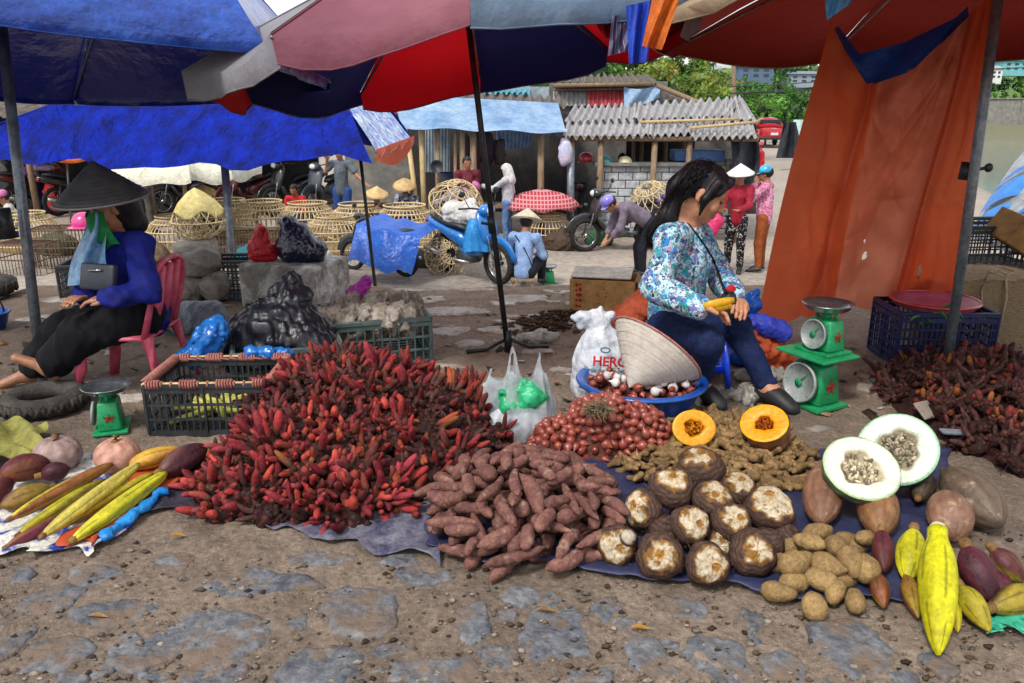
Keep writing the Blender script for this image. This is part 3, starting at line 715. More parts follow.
mb = MB(); mb.box(((pA.x + pB.x) / 2, 15.01, (zb + pA.z) / 2 - .01), (pB.x - pA.x - .02, .1, pA.z - zb - .03)); pC = D(741, 160, 15.1)
mb.build('mortar_core', m_mort, shedB, smooth=False, world=True)
mb = MB(); mb.box(((pA.x + pB.x) / 2, 15.05, pA.z + .035), (pB.x - pA.x + .1, .42, .07)); mb.build('counter_top', m_wallg, shedB, world=True, smooth=False, bevel=.01)
mb = MB(); blockwall(mb, pB.x + .02, pC.x, 15.15, zb, D(700, 161, 15.1).z, .2, .12, 8, .2); mb.build('stone_wall', mat('rough_stone', '6d6b69', '8f8b86', 6, .9, bump=.6), shedB, world=True, bevel=.02)
p0, p1 = D(575, 135, 17.6), D(745, 135, 17.6)
mb = MB(); mb.box(((p0.x + p1.x) / 2, 17.7, -.35), (p1.x - p0.x, .15, 1.7)); mb.build('back_wall', mat('shed_wall', '4c4a4a', '6a6866', 2, .9, var=0), shedB, smooth=False, world=True)
mb = MB(); mb.box(D(660, 152, 16.6), (1.4, .1, 1.0)); mb.build('dark_panel', m_darkwall, shedB, smooth=False, world=True)  # solid dark panel in front of the back wall
for u_ in (633, 641, 665, 683):
    MB().tube([D(u_, 168, 16.2), D(u_ + 1, 138, 16.2)], .04, 6).build('stud', m_wood, shedB, world=True)
pq = D(740, 138, 14.9)
mb = MB(); mb.grid(lambda s_, t: D(730 + 28 * s_ + 2 * math.sin(t * 5), 136 + 78 * t, 14.6 + .12 * math.sin(s_ * 11 + t * 2) + .4 * s_), 18, 12)
tag(mb.build('dark_drape', mat('charcoal_cloth', '25272e', '3a3d46', 4, .85, bump=.3, bsc=10, var=0)), 'charcoal cloth draped down the end post of the wavy roofed shed', 'cloth')
mb = MB(); mb.box(D(697, 155, 15.2), (.95, .5, .2)); tag(mb.build('storage_box', mat('blue_board', '2b4a78', '3f659a', 5, .6), bevel=.02), 'dull blue box lying on the stone wall of the shed', 'box')
# left shed with awning
shedA = thing('awning_shed', 'open timber shed with long pale blue awning and dark goods inside', 'shed', L(480, 215))
mb = MB(); corr(mb, D(413, 100, 15.6), D(566, 107, 15.6), D(566, 98, 17.4), D(413, 92, 17.4), 16, .05); mb.build('roof', m_asb_d, shedA, world=True)
mb = MB()
mb.grid(lambda s_, t: D(392 + s_ * (558 - 392) + t * (10 + s_ * -2), 94 + s_ * 9 + t * (34 - 4 * s_) + 1.2 * math.sin(s_ * 17) * t, 15.5 - 1.3 * t + .05 * math.sin(s_ * 21)), 40, 8)
mb.build('awning', m_awn, shedA, world=True)
for (u_, ub, vt, r_, m) in ((421, 424, 128, .05, m_bamboo), (409, 419, 146, .045, m_bamboo), (437, 438, 128, .05, m_wood), (462, 463, 128, .05, m_wood), (473, 474, 132, .06, m_wood), (541, 541, 134, .06, m_wood), (571, 571, 150, .07, m_steel), (455, 455, 130, .03, m_wood)):
    p = D(u_, vt, 14.5); x = D(ub, 200, 14.5).x; MB().tube([(x, 14.5, float(gh(x, 14.5))), p], r_, 8).build('post', m, shedA, world=True)
p0, p1 = D(372, 130, 18.2), D(575, 130, 18.2)
mb = MB(); mb.box(((p0.x + p1.x) / 2, 18.4, -.2), (p1.x - p0.x, .15, 2.4)); mb.build('back_wall', m_darkwall, shedA, smooth=False, world=True)
mb = MB(); corr(mb, D(425, 172, 17.6), D(450, 172, 17.6), D(450, 128, 17.6), D(425, 128, 17.6), 8, .02); mb.build('zinc_panel', m_zinc, shedA, world=True)
mb = MB(); corr(mb, D(497, 150, 16.4), D(530, 148, 16.6), D(532, 128, 16.6), D(496, 128, 16.4), 9, .03); mb.build('roof_sheet', m_awn, shedA, world=True)
p0, p1 = D(344, 140, 16.3), D(408, 140, 16.3)
mb = MB(); mb.box(((p0.x + p1.x) / 2, 16.4, -.25), (p1.x - p0.x, .2, 2.0)); wl = tag(mb.build('concrete_wall', mat('stained_concrete', '5a5a58', '83807a', 1.6, .9, bump=.4, bsc=7, lo=.3, hi=.7, var=0), smooth=False), 'stained grey concrete wall beside the bamboo posts of the awning shed', 'wall')
# small goods inside
def prop(name, label, cat, mb, m, **k): return tag(mb.build(name, m, **k), label, cat)
mp_ = mat('blackened_pot', '1b1c22', '33343c', 12, .5, metal=.3)
c = D(450, 183, 15.6); mb = MB(); mb.lathe([(.0, -.22), (.24, -.2), (.27, .0), (.26, .2), (.24, .2), (.2, .02), (0, .0)], 20, c); prop('barrel', 'dark blue plastic barrel cut open between the shed posts', 'barrel', mb, mat('navy_plastic', '141b34', '222c4c', 9, .5))
c = D(437, 167, 14.35); mb = MB(); mb.lathe([(0, 0), (.09, .01), (.12, .06), (.11, .06), (.08, .02), (0, .015)], 18, c, (0, -1, .2)); prop('cooking_pot', 'round black pot hung on a timber post of the awning shed', 'pot', mb, mp_)
mb = MB(); mb.box(D(505, 205, 15), (2.0, .6, .05)); 
for u_ in (480, 530): mb.box(D(u_, 213, 14.8), (.06, .06, .35))
prop('market_table', 'low plank table inside the awning shed', 'table', mb, m_wood, smooth=False)
mb = MB(); mb.box(D(468, 176, 16), (.5, .3, .22)); prop('red_case', 'small red case standing inside the awning shed', 'case', mb, m_redsheet, bevel=.02)
for k, (u_, v_, r_, hx) in enumerate(((476, 150, .2, '3a2630'), (487, 148, .22, '2a2030'), (500, 152, .16, '3c3434'), (465, 146, .14, '4c3c44'), (555, 145, .16, '5b5450'))):
    mb = MB(); c = D(u_, v_, 14.9); mb.blob(c, (r_ * .7, r_ * .5, r_ * 1.5), 12, 9, .18, k, 2.2)
    prop('hanging_bag', ['plum coloured bag hanging under the awning', 'bulging black bag hanging at the umbrella pole under the awning', 'grey brown bag hanging by the roof sheet', 'small mauve bag hanging under the awning edge', 'brown bag hanging under the right end of the awning'][k], 'bag', mb, mat('bag%d' % k, hx, None, 9, .7, bump=.4))
c = D(565, 152, 14.4); mb = MB(); mb.blob(c, (.13, .08, .24), 14, 10, .12, 4, 2.4); mb.tube([c + Vector((0, 0, .2)), c + Vector((.02, 0, .4))], .02, 6)
prop('plastic_bag', 'pale pink and blue plastic bag tied to the steel post', 'bag', mb, mat('pale_bag', 'a9bfe0', 'e0c8d8', 8, .4, trans=.2))
# rear building
rb = thing('rear_building', 'rear building with patched red and grey sheet wall and dark roof', 'building', D(600, 120, 21))
mb = MB(); mb.box(D(607, 112, 21), (3.0, .3, 1.5)); mb.build('wall', m_wallg, rb, smooth=False, world=True)
mb = MB(); corr(mb, D(553, 84, 20.4), D(660, 84, 20.4), D(650, 75, 22.5), D(556, 76, 22.5), 14, .05); mb.build('roof', m_asb_d, rb, world=True)
mb = MB(); mb.bar(D(553, 85.5, 20.4), D(655, 84, 20.4), .1); mb.bar(D(553, 90, 20.6), D(660, 88, 20.6), .06); mb.build('eave_beam', m_wood, rb, world=True)
mb = MB(); corr(mb, D(553, 106, 20.6), D(588, 106, 20.6), D(588, 91, 20.75), D(553, 91, 20.75), 8, .03); mb.build('grey_panel', m_asb, rb, world=True)
mb = MB(); corr(mb, D(588, 106, 20.5), D(626, 106, 20.5), D(626, 88, 20.7), D(588, 88, 20.7), 9, .03); mb.build('red_panel', m_redsheet, rb, world=True)
mb = MB(); mb.grid(lambda s_, t: D(624 + 36 * s_, 87 + 20 * t - 8 * s_ * t + 2 * math.sin(4 * s_), 20.3 + .1 * math.sin(s_ * 9 + t * 4)), 16, 8); mb.build('blue_sheet', m_awn, rb, world=True)
mb = MB(); corr(mb, D(663, 98, 18.5), D(716, 118, 17.0), D(722, 112, 19), D(668, 88, 20), 8, .03); mb.build('side_roof', m_asb_d, rb, world=True)
mb = MB(); mb.bar(D(658, 86, 19), D(722, 112, 17), .09); mb.build('barge_board', m_wood, rb, world=True)
r2 = thing('rear_shop', 'low shop with turquoise roof sheet behind the awning shed', 'building', D(470, 110, 23))
mb = MB(); mb.box(D(480, 116, 23.4), (6, .3, 1.6)); mb.build('wall', m_zinc, r2, smooth=False, world=True)
mb = MB(); corr(mb, D(430, 92, 22.6), D(530, 94, 22.6), D(530, 82, 24.6), D(430, 82, 24.6), 18, .05); mb.build('roof', mat('turquoise_sheet', '2d7f95', '4c9db0', 5, .6), r2, world=True)
mb = MB(); corr(mb, D(374, 128, 19.5), D(405, 128, 19.5), D(405, 88, 19.5), D(374, 88, 19.5), 6, .03); tag(mb.build('red_gate', m_redsheet), 'faded red corrugated panel behind the blue tarpaulin canopy', 'panel')
# ------------------------------------------------------------------ trees, hill, houses
def leaves(mb, c, rad, n, size, cols, seed, hollow=.55, droop=.0, squash=1.):
    r = np.random.RandomState(seed); c = np.array(c); rad = np.array(rad) if hasattr(rad, '__len__') else np.array([rad] * 3)
    k = max(3, int(n / 60)); cl = []
    while len(cl) < k:
        d = r.normal(size=3); d /= np.linalg.norm(d); cl.append((d * r.uniform(hollow, 1.), r.uniform(.18, .4), r.randint(len(cols))))
    for i in range(n):
        d, cr_, ci = cl[r.randint(k)]
        q = r.normal(size=3); q /= np.linalg.norm(q)
        p = c + (d + q * cr_ * r.uniform(.3, 1) ** .5) * rad
        s_ = size * r.uniform(.6, 1.3)
        e1 = r.normal(size=3); e1 /= np.linalg.norm(e1); e2 = np.cross(e1, r.normal(size=3)); e2 /= np.linalg.norm(e2)
        col = np.array(lin(cols[ci])) * r.uniform(.75, 1.3)
        V = [p - e1 * s_ * .5, p + e2 * s_ * .28, p + e1 * s_ * .5, p - e2 * s_ * .28]
        mb.add(V, [(0, 1, 2, 3)], tuple(np.minimum(col, 1)))
def tree(name, label, base, h, crowns, n, size, cols, seed, tr=.12, group=None, cat='tree'):
    base = Vector(base); root = thing(name, label, cat, base, group=group)
    mb = MB(); tops = [Vector(c) for c, _ in crowns]
    mid = base.lerp(tops[0], .55); mid.x += .1; mb.tube([base, base.lerp(mid, .5) + Vector((.06, 0, 0)), mid, tops[0]], [tr, tr * .8, tr * .6, tr * .25], 8)
    for t in tops[1:]: mb.tube([mid, mid.lerp(t, .5) + Vector((0, 0, .15)), t], [tr * .5, tr * .35, tr * .15], 6)
    mb.build('trunk', m_bark, root, world=True)
    mb = MB()
    for i, (c, rd) in enumerate(crowns): leaves(mb, c, rd, n, size, cols, seed + i)
    mb.build('crown', m_leaf, root, world=True, smooth=False)
    return root
GRN = ['2f5220', '47702c', '5d8a34', '38602a']; YG = ['76903a', '8fa444', '5f8432', '4c7230', '9a9a48']; DK = ['24421e', '2f5226', '3c6230']
def at_(u, v, Y): return tuple(D(u, v, Y))
def gb(u, Y): p = D(u, 200, Y); return (p.x, Y, float(gh(p.x, Y)))
tree('broadleaf_tree', 'yellow green broadleaf tree rising behind the wavy roofed shed', gb(672, 24), 5, [(at_(675, 80, 24), (1.0, .9, .8)), (at_(650, 90, 24), (.8, .8, .6)), (at_(702, 88, 24.5), (.75, .8, .7)), (at_(690, 66, 24), (.7, .7, .5))], 900, .17, YG, 1, .1)
tree('broadleaf_tree', 'dark green tree behind the rear building with patched sheet wall', gb(590, 30), 5, [(at_(575, 66, 30), (1.8, 1.2, .9)), (at_(620, 62, 30), (1.5, 1.2, 1.0)), (at_(545, 72, 30), (1.3, 1.2, .8)), (at_(640, 76, 30), (1., 1., .8))], 1000, .22, GRN, 5, .16)
tree('broadleaf_tree', 'thin branched tree above the turquoise roof beside the black umbrella pole', gb(500, 28), 4, [(at_(500, 70, 28), (1.2, 1., .9)), (at_(528, 76, 28), (1., 1., .6)), (at_(480, 80, 28), (.8, 1., .6))], 380, .2, DK + ['6c7c50'], 9, .1)
tree('broadleaf_tree', 'bright green bushy tree to the right of the yellow green tree', gb(738, 40), 4, [(at_(735, 98, 40), (1.6, 1.2, .9)), (at_(758, 100, 40), (1.5, 1.2, .8)), (at_(776, 96, 42), (1.4, 1.2, .9))], 800, .24, ['4f8a2c', '6aa238', '3d6e26'], 13, .14)
tree('broadleaf_tree', 'deep green tree over the left end of the rear building', gb(560, 27), 5, [(at_(552, 72, 27), (1.3, 1., .8)), (at_(585, 70, 27), (1.2, 1., .8)), (at_(530, 78, 27), (.9, 1., .6))], 900, .18, GRN, 41, .14)
tree('broadleaf_tree', 'broad green tree between the rear building and the yellow green tree', gb(632, 33), 5, [(at_(628, 72, 33), (1.6, 1.2, 1.)), (at_(655, 78, 33), (1.3, 1.2, .9)), (at_(605, 74, 33), (1.3, 1.2, .9))], 1000, .22, GRN + YG[:2], 44, .16)
tree('broadleaf_tree', 'far left tree seen above the shiny blue tarpaulin', gb(40, 30), 5, [(at_(262, -4, 14), (.6, .6, .3)), (at_(250, 2, 14), (.4, .5, .3))], 60, .15, DK, 15, .08) if False else None
for k in range(9):
    u_ = 700 + k * 15 + (k % 2) * 3; Y = 56 + (k % 3); b = gb(u_, Y)
    r_ = thing('columnar_tree', 'narrow dark columnar tree in the row before the bright hedge', 'tree', b, group='row of columnar trees')
    MB().tube([b, (b[0], b[1], b[2] + 1.6)], .08, 6).build('trunk', m_bark, r_, world=True)
    mb = MB(); leaves(mb, (b[0], b[1], b[2] + 2.1), (.45, .45, 1.5), 260, .28, DK, 30 + k, .2); mb.build('crown', m_leaf, r_, world=True, smooth=False)
mb = MB()
for k in range(26):
    u_ = 690 + k * 6.2; Y = 62 + (k % 3) * .8; p = D(u_, 113, Y); leaves(mb, (p.x, p.y, float(gh(p.x, Y)) + 1.5), (1.1, .8, 1.0), 110, .35, ['5f9a2c', '7bb03c', '4f8428'], 70 + k)
tag(mb.build('hedge', m_leaf, smooth=False), 'bright green hedge behind the row of columnar trees', 'hedge')
mb = MB(); r = np.random.RandomState(3)
for k in range(240):
    Y = r.uniform(91.5, 150) if k < 170 else r.uniform(80, 90); u_ = r.uniform(560, 1120) if k < 170 else r.uniform(560, 815); p = D(u_, 100, Y); z = float(gh(p.x, Y)); R_ = r.uniform(1.8, 3.6)
    leaves(mb, (p.x, Y, z + R_ * .5), (R_, R_, R_ * .8), 120, .75, DK + GRN, 200 + k)
tag(mb.build('woodland', m_leaf, smooth=False), 'dense green trees covering the far hillside', 'woodland', kind='stuff')
mb = MB()
for k in range(60):
    x = 37 + k * 1.0; leaves(mb, (x, 90.2, 2.1 + .3 * (k % 3)), (.9, .7, .8), 50, .5, ['5f9038', '7aa544', '4a7a2e'], 500 + k)
tag(mb.build('bank_shrubs', m_leaf, smooth=False), 'bright green shrubs along the top of the river wall', 'shrub', kind='stuff')
def house(name, label, u_, vb, Y, wpx, hpx, cw, cr, rh=.35, fl=2):
    c = D(u_, vb, Y); sc_ = (D(u_ + 1, vb, Y) - c).length; W = wpx * sc_; H = hpx * sc_
    r_ = thing(name, label, 'house', c)
    mb = MB(); mb.box((0, 0, H * .3), (W, W * .7, H * 1.4)); mb.build('wall', mat('hw' + cw, cw, None, 2, .8), r_, smooth=False)
    mb = MB(); z = H; mb.add([(-W * .56, -W * .42, z + .01), (W * .56, -W * .42, z + .01), (W * .56, W * .42, z + .01), (-W * .56, W * .42, z + .01), (-W * .4, 0, z + H * rh), (W * .4, 0, z + H * rh)], [(0, 1, 5, 4), (1, 2, 5), (2, 3, 4, 5), (3, 0, 4), (3, 2, 1, 0)])
    mb.build('roof', mat('hr' + cr, cr, None, 4, .7), r_, smooth=False)
    for f_ in range(fl):
        for x in (-.3, 0, .3):
            mb = MB(); mb.box((x * W, -W * .35, H * (.3 + .4 * f_)), (W * .14, .08, H * .2)); mb.build('window', mat('dark_glass', '20282f', '2f3a44', 3, .2), r_, smooth=False)
house('hill_house', 'pale blue house with grey roof at the top of the wooded hillside', 752, 80, 92, 34, 13, '5a6e86', '566270')
house('hill_house', 'long low white house below the pale blue house on the hillside', 800, 84, 92, 30, 9, '8a97a2', '6c7884')
house('hill_house', 'white house with turquoise roof among trees above the river wall', 962, 83, 96, 22, 11, 'd0d4d4', '3f9a9a')
house('hill_house', 'small white house beside the turquoise roofed house above the river', 990, 80, 97, 16, 10, 'd8d8d4', '8a8f92')
house('hill_house', 'turquoise gabled house highest above the river wall', 1010, 72, 99, 26, 10, '6fb0b4', '3a9494')
house('hill_house', 'house with teal front seen over the orange curtain between its folds', 880, 76, 98, 18, 9, '5aa7a4', '7c8794')
# overhead wires and poles
up_ = thing('utility_pole', 'thin wooden utility pole behind the shed carrying the wires', 'pole', gb(733, 34))
p0 = gb(733, 34); MB().tube([p0, D(733, 30, 34)], .09, 8).build('pole', m_wood, up_, world=True)
mb = MB(); mb.bar(D(722, 84, 34), D(745, 83, 34), .08); mb.build('cross_arm', m_wood, up_, world=True)
for k, (a, b, sg) in enumerate(((D(560, 80, 30), D(835, 80, 36), .25), (D(555, 88, 30), D(840, 84, 36), .3), (D(560, 84, 30), D(838, 87, 36), .3), (D(940, 62, 30), D(1060, 48, 34), .1), (D(940, 68, 30), D(1060, 64, 34), .1))):
    mb = MB(); mb.tube([Vector(a).lerp(Vector(b), i / 14) - Vector((0, 0, sg * 4 * (i / 14) * (1 - i / 14))) for i in range(15)], .022, 5)
    tag(mb.build('overhead_wire', m_dark), 'black overhead wire sagging above the shed roofs' if k < 3 else 'black overhead wire crossing above the river', 'wire', 'overhead wires above the sheds' if k < 3 else 'overhead wires above the river')
# red pickup
tr = thing('pickup_truck', 'red pickup truck seen from behind on the bright road beyond the shed', 'truck', gb(768, 54), math.radians(-8), s=1.15)
m_pr = mat('red_car_paint', '9c1420', 'b01a28', 4, .3, coat=.6, var=0); m_gl = mat('dark_glass', '20282f', '2f3a44', 3, .12)
mb = MB(); mb.tube([(0, -.1, .78), (0, .3, .8), (0, 2.2, .82), (0, 4.6, .8), (0, 5., .7)], [(.9, .3), (.92, .34), (.92, .34), (.9, .3), (.7, .2)], 16); mb.box((0, -.06, .85), (1.66, .12, .5)); mb.build('body', m_pr, tr, bevel=.03)
mb = MB(); mb.tube([(0, 1.6, 1.1), (0, 1.75, 1.36), (0, 2.3, 1.4), (0, 3.1, 1.38), (0, 3.6, 1.1)], [(.78, .1), (.72, .3), (.7, .32), (.7, .3), (.8, .1)], 16); mb.build('cab', m_pr, tr)
mb = MB(); mb.box((0, 1.58, 1.42), (1.2, .05, .34), Matrix.Rotation(.25, 3, 'X')); mb.build('rear_window', m_gl, tr, bevel=.02)
for sx in (-1, 1):
    mb = MB(); mb.box((sx * .78, -.13, .92), (.16, .06, .36)); mb.build('tail_light', mat('tail_red', '7c0808', 'a01010', 3, .2), tr, bevel=.02)
    for y in (.9, 4.0):
        mb = MB(); mb.lathe([(0, -.12), (.3, -.12), (.37, -.08), (.37, .08), (.3, .12), (0, .12)], 20, (sx * .78, y, .37), (1, 0, 0)); mb.build('wheel', m_black, tr)
mb = MB(); mb.box((0, -.16, .55), (1.7, .14, .16)); mb.build('bumper', m_dark, tr, bevel=.03)
mb = MB(); mb.box((0, -.14, .8), (.42, .03, .14)); mb.build('number_plate', m_white, tr, smooth=False)
# dark stall cloth and sign board near the road
mb = MB(); mb.grid(lambda s_, t: D(790 + (s_ - .5) * (12 + 16 * t), 122 + 36 * t, 34 + .25 * math.sin(s_ * 12 + t * 3)), 18, 12); tag(mb.build('stall_cover', mat('charcoal_cloth', '25272e', '3a3d46', 4, .85)), 'dark cloth hung over a stall near the red pickup', 'cloth')
sg = thing('sign_board', 'pale teal and white notice board on a post beside the orange curtain', 'sign', gb(799, 36))
mb = MB(); mb.box(D(799, 129, 36), (.55, .06, .8)); mb.build('board', mat('teal_white', '8ec4c0', 'd6e0dc', 1.5, .5), sg, world=True, smooth=False)
MB().tube([gb(799, 36.1), D(799, 122, 36.1)], .04, 6).build('post', m_steel, sg, world=True)
bw = gb(60, 20)
mb = MB(); mb.box((-11, 20.6, .1), (12, .2, 2.9)); tag(mb.build('yard_wall', m_darkwall, smooth=False), 'dark wall behind the parked motorbikes', 'wall')
mb = MB(); corr(mb, (-17, 15.9, 1.0), (-3.4, 15.9, .95), (-3.4, 21.5, 1.9), (-17, 21.5, 1.9), 40, .05);  # roof added and run forward to darken the parked bikes
ys_ = thing('bike_shade_roof', 'long dark roof added to shade the parked motorbikes at the back', 'shelter', (-11, 19, -1.1)); mb.build('roof', m_asb_d, ys_, world=True)
for x in (-15, -12.4, -9.8, -7.4): MB().tube([(x, 16.2, float(gh(x, 16.2))), (x, 16.2, 1.02)], .06, 6).build('post', m_wood, ys_, world=True)
# ------------------------------------------------------------------ motorbike
m_chr = mat('chrome', '8a8d90', 'b8babd', 9, .2, metal=.9); m_seat = mat('black_seat', '151517', '222226', 20, .5, bump=.1); m_eng = mat('engine', '3c3d40', '66686a', 15, .45, metal=.5)
m_lens = mat('lens', 'b9c0c4', 'd8dcde', 5, .1); m_ty = mat('tyre_rubber', '1c1b1a', '34322f', 16, .85, bump=.4)
def make_bike(label, loc, rz, pm, group='motorbikes parked in the market', s=1., lean=0., legshield=None):
    t = thing('motorbike', label, 'motorbike', loc, rz, group, s); t.rotation_euler = (lean, 0, rz)
    for x in (-.6, .62):
        mb = MB(); mb.tube([(x + .25 * math.cos(a), 0, .29 + .25 * math.sin(a)) for a in [2 * PI * i / 28 for i in range(28)]], .042, 8, closed=True, up=(0, 1, 0)); wl_ = mb.build('wheel', m_ty, t)
        mb = MB(); mb.tube([(x + .205 * math.cos(a), 0, .29 + .205 * math.sin(a)) for a in [2 * PI * i / 24 for i in range(24)]], .012, 6, closed=True, up=(0, 1, 0))
        for i in range(10):
            a = PI * i / 5; mb.tube([(x, .02 * (-1) ** i, .29), (x + .2 * math.cos(a), 0, .29 + .2 * math.sin(a))], .0045, 4)
        mb.tube([(x, -.07, .29), (x, .07, .29)], .04, 10); mb.build('rim', m_chr, wl_)
    mb = MB()
    for y in (-.07, .07): mb.tube([(.62, y, .29), (.5, y, .66), (.4, y * .7, .92)], .018, 6)
    mb.build('front_fork', m_chr, t)
    mb = MB(); mb.tube([(.62 + .33 * math.cos(a), 0, .29 + .33 * math.sin(a)) for a in [math.radians(d) for d in range(10, 171, 16)]], [(.06, .012)] * 11, 8, up=(0, 1, 0), flat=1)
    mb.build('front_fender', pm, t)
    mb = MB(); mb.tube([(.5, 0, .52), (.47, 0, .66), (.42, 0, .82), (.36, 0, .95), (.33, 0, 1.0)], [(.1, .03), (.16, .05), (.17, .06), (.14, .06), (.08, .04)], 14)
    mb.tube([(.44, 0, .6), (.3, 0, .42), (.05, 0, .36), (-.1, 0, .42)], [(.15, .05), (.13, .06), (.1, .07), (.09, .08)], 12); mb.build('leg_shield', legshield or pm, t)
    mb = MB(); mb.tube([(.05, 0, .45), (-.15, 0, .56), (-.45, 0, .66), (-.75, 0, .74), (-.92, 0, .78)], [(.09, .1), (.13, .12), (.14, .1), (.12, .08), (.04, .03)], 14); mb.build('rear_body', pm, t)
    mb = MB(); mb.tube([(.06, 0, .68), (-.1, 0, .74), (-.35, 0, .76), (-.6, 0, .82), (-.78, 0, .83)], [(.06, .03), (.13, .05), (.14, .06), (.14, .05), (.08, .03)], 12); mb.build('seat', m_seat, t)
    mb = MB(); mb.tube([(.2, 0, .33), (.02, 0, .31), (-.2, 0, .3)], [(.08, .08), (.12, .1), (.1, .08)], 12); mb.bar((-.1, .08, .3), (-.6, .08, .29), .03, .07); mb.bar((-.6, -.09, .29), (-.52, -.09, .62), .03); mb.build('engine', m_eng, t)
    mb = MB(); mb.tube([(.15, -.12, .26), (-.3, -.13, .25), (-.5, -.14, .3), (-.85, -.14, .36)], [.02, .025, .045, .04], 10); mb.build('exhaust', m_chr, t)
    mb = MB(); mb.blob((.43, 0, 1.0), (.1, .13, .08), 14, 9); hc = mb.build('handlebar_cowl', pm, t)
    mb = MB(); mb.blob((.5, 0, 1.0), (.045, .07, .055), 12, 8); mb.build('headlight', m_lens, hc)
    mb = MB(); mb.tube([(.25, -.34, 1.04), (.34, -.2, 1.04), (.38, 0, 1.0), (.34, .2, 1.04), (.25, .34, 1.04)], .014, 6); mb.build('handlebar', m_dark, t)
    for y in (-.22, .22):
        mb = MB(); mb.tube([(.34, y, 1.04), (.3, y * 1.3, 1.2)], .006, 5); mb.blob((.29, y * 1.35, 1.23), (.02, .06, .04), 10, 6); mb.build('mirror', m_dark, t)
    mb = MB(); mb.blob((-.9, 0, .74), (.04, .07, .04), 10, 6); mb.build('tail_light', mat('tail_red', '7c0808', 'a01010', 3, .2), t)
    return t
m_bb = mat('blue_bike_paint', '0f5fae', '1a78c8', 4, .3, coat=.5, var=.05); m_kb = mat('black_bike_paint', '17181c', '2a2b30', 4, .3, coat=.5, var=.1)
m_rb = mat('red_bike_paint', '3c0a10', '5a1016', 4, .35, coat=.3, var=.1); m_wb = mat('white_bike_paint', '77797a', '8f908c', 4, .4, coat=.2, var=.1); m_gb = mat('grey_bike_paint', '2c343e', '454e58', 4, .4, coat=.2, var=.1)
def LY(u, Y, dz=0): p = D(u, 250, Y); p.z = float(gh(p.x, Y)) + dz; return p
def LL(u, v, dz=0): p = L(u, v); p.z += dz; return p
p = LY(470, 10.9); bike1 = make_bike('bright blue motorbike loaded with a sack and baskets beside the black umbrella pole', p, math.radians(-48), m_bb, lean=.05)
p = LY(378, 10.9); bike2 = make_bike('motorbike hidden under a square blue plastic sheet with white front fender showing', p, math.radians(150), m_kb, s=.78, lean=.05)
p = LL(617, 250); make_bike('dark motorbike with a basket on its seat in front of the block counter', p, math.radians(200), m_kb)
p = LL(582, 216); make_bike('black motorbike with white leg shield parked at the steel post', p, math.radians(80), m_kb, legshield=m_wb)
bk = [(-14.6, 17.6, 60, m_kb), (-13.5, 17.3, 70, m_gb), (-12.4, 17.6, 55, m_kb), (-11.4, 17.2, 75, m_wb), (-10.4, 17.5, 62, m_rb), (-9.3, 17.2, 58, m_kb), (-8.1, 17.5, 66, m_gb), (-7.0, 17.2, 50, m_kb), (-5.6, 16.9, 64, m_rb), (-4.7, 17.1, 58, m_kb), (-3.9, 16.8, 70, m_gb)]
desc = ['black motorbike at the far left end of the parked row', 'grey motorbike second in the row by the striped shirt woman', 'black motorbike parked behind the striped shirt woman', 'white motorbike in the row above the black hat', 'red motorbike in the row beside the orange parasol', 'black motorbike behind the cream awning in the parked row', 'grey motorbike under the cream awning', 'black motorbike beneath the right end of the cream awning', 'red motorbike behind the child in red', 'black motorbike beside the man in the grey shirt', 'grey motorbike against the stained concrete wall']
for (x, y, a, m_), dd in zip(bk, desc): make_bike(dd, (x, y, float(gh(x, y))), math.radians(a + 180 * (x > -8)), m_, s=1.05)
def plasticsheet(name, label, cx, cy, ang, hw, hl, ztop, drop, m, n=26, seed=0, cat='sheet', flare=.12):
    ca, sa = math.cos(ang), math.sin(ang)
    def fn(s_, t):
        x = (s_ - .5) * 2; y = (t - .5) * 2
        e = max(abs(x), abs(y)); z = ztop + .03 * math.sin(x * 4 + seed) * math.cos(y * 5)
        if e > .62: z -= drop * (e - .62) / .38
        k = (1 if e < .62 else 1 - .22 * (e - .62) / .38 * (1 - flare * 3))
        px = x * hl * k; py = y * hw * k; px += .02 * math.sin(y * 9 + seed) * e; py += .02 * math.sin(x * 11 + seed) * e
        return Vector((cx + px * ca - py * sa, cy + px * sa + py * ca, z))
    mb = MB(); mb.grid(fn, n, n); return tag(mb.build(name, m), label, cat)
q = LY(384, 10.8)
def sheet_(q):
    C_ = [D(348, 262, 10.25), D(411, 275, 10.15), D(420, 238, 10.3), D(356, 224, 10.6)]; mb = MB()
    def fn(s_, t):
        p = C_[0].lerp(C_[1], s_).lerp(C_[3].lerp(C_[2], s_), min(t * 1.35, 1)); p.z += .03 * math.sin(9 * s_ + 5 * t) * (1 - t) + .02 * math.sin(17 * s_)
        p.y += .05 * math.sin(7 * s_ + 2 * t)
        if t > .74: p += Vector((.25, 1.0, .06)) * ((t - .74) / .26 * .75)
        return p
    mb.grid(fn, 26, 24); tag(mb.build('blue_sheet', m_bflat), 'square bright blue plastic sheet thrown over a parked motorbike', 'sheet')
sheet_(q)
m_sack = mat('white_sack', 'a9a9a6', 'd4d3ce', 9, .7, bump=.5, bsc=18)
q = LY(474, 10.9); c_ = q + Vector((-.08, .1, .9)); lump('sack', 'whitish crumpled sack tied on the seat of the blue motorbike', 'sack', [(c_ + Vector((-.2, .1, 0)), c_ + Vector((.12, -.1, -.03)), .16, .13), (c_ + Vector((0, 0, .05)), c_ + Vector((.05, .05, .14)), .12, .05)], m_sack, .02, 16, 3, .06, .018)
plasticsheet('rain_cover', 'bright blue rain cover over the front of the blue motorbike', q.x + .12, q.y - .28, .2, .22, .26, q.z + .86, .4, mat('cyan_plastic', '1a7cc8', '3a9ade', 8, .35, bump=.5, trans=.2), 18, 4)
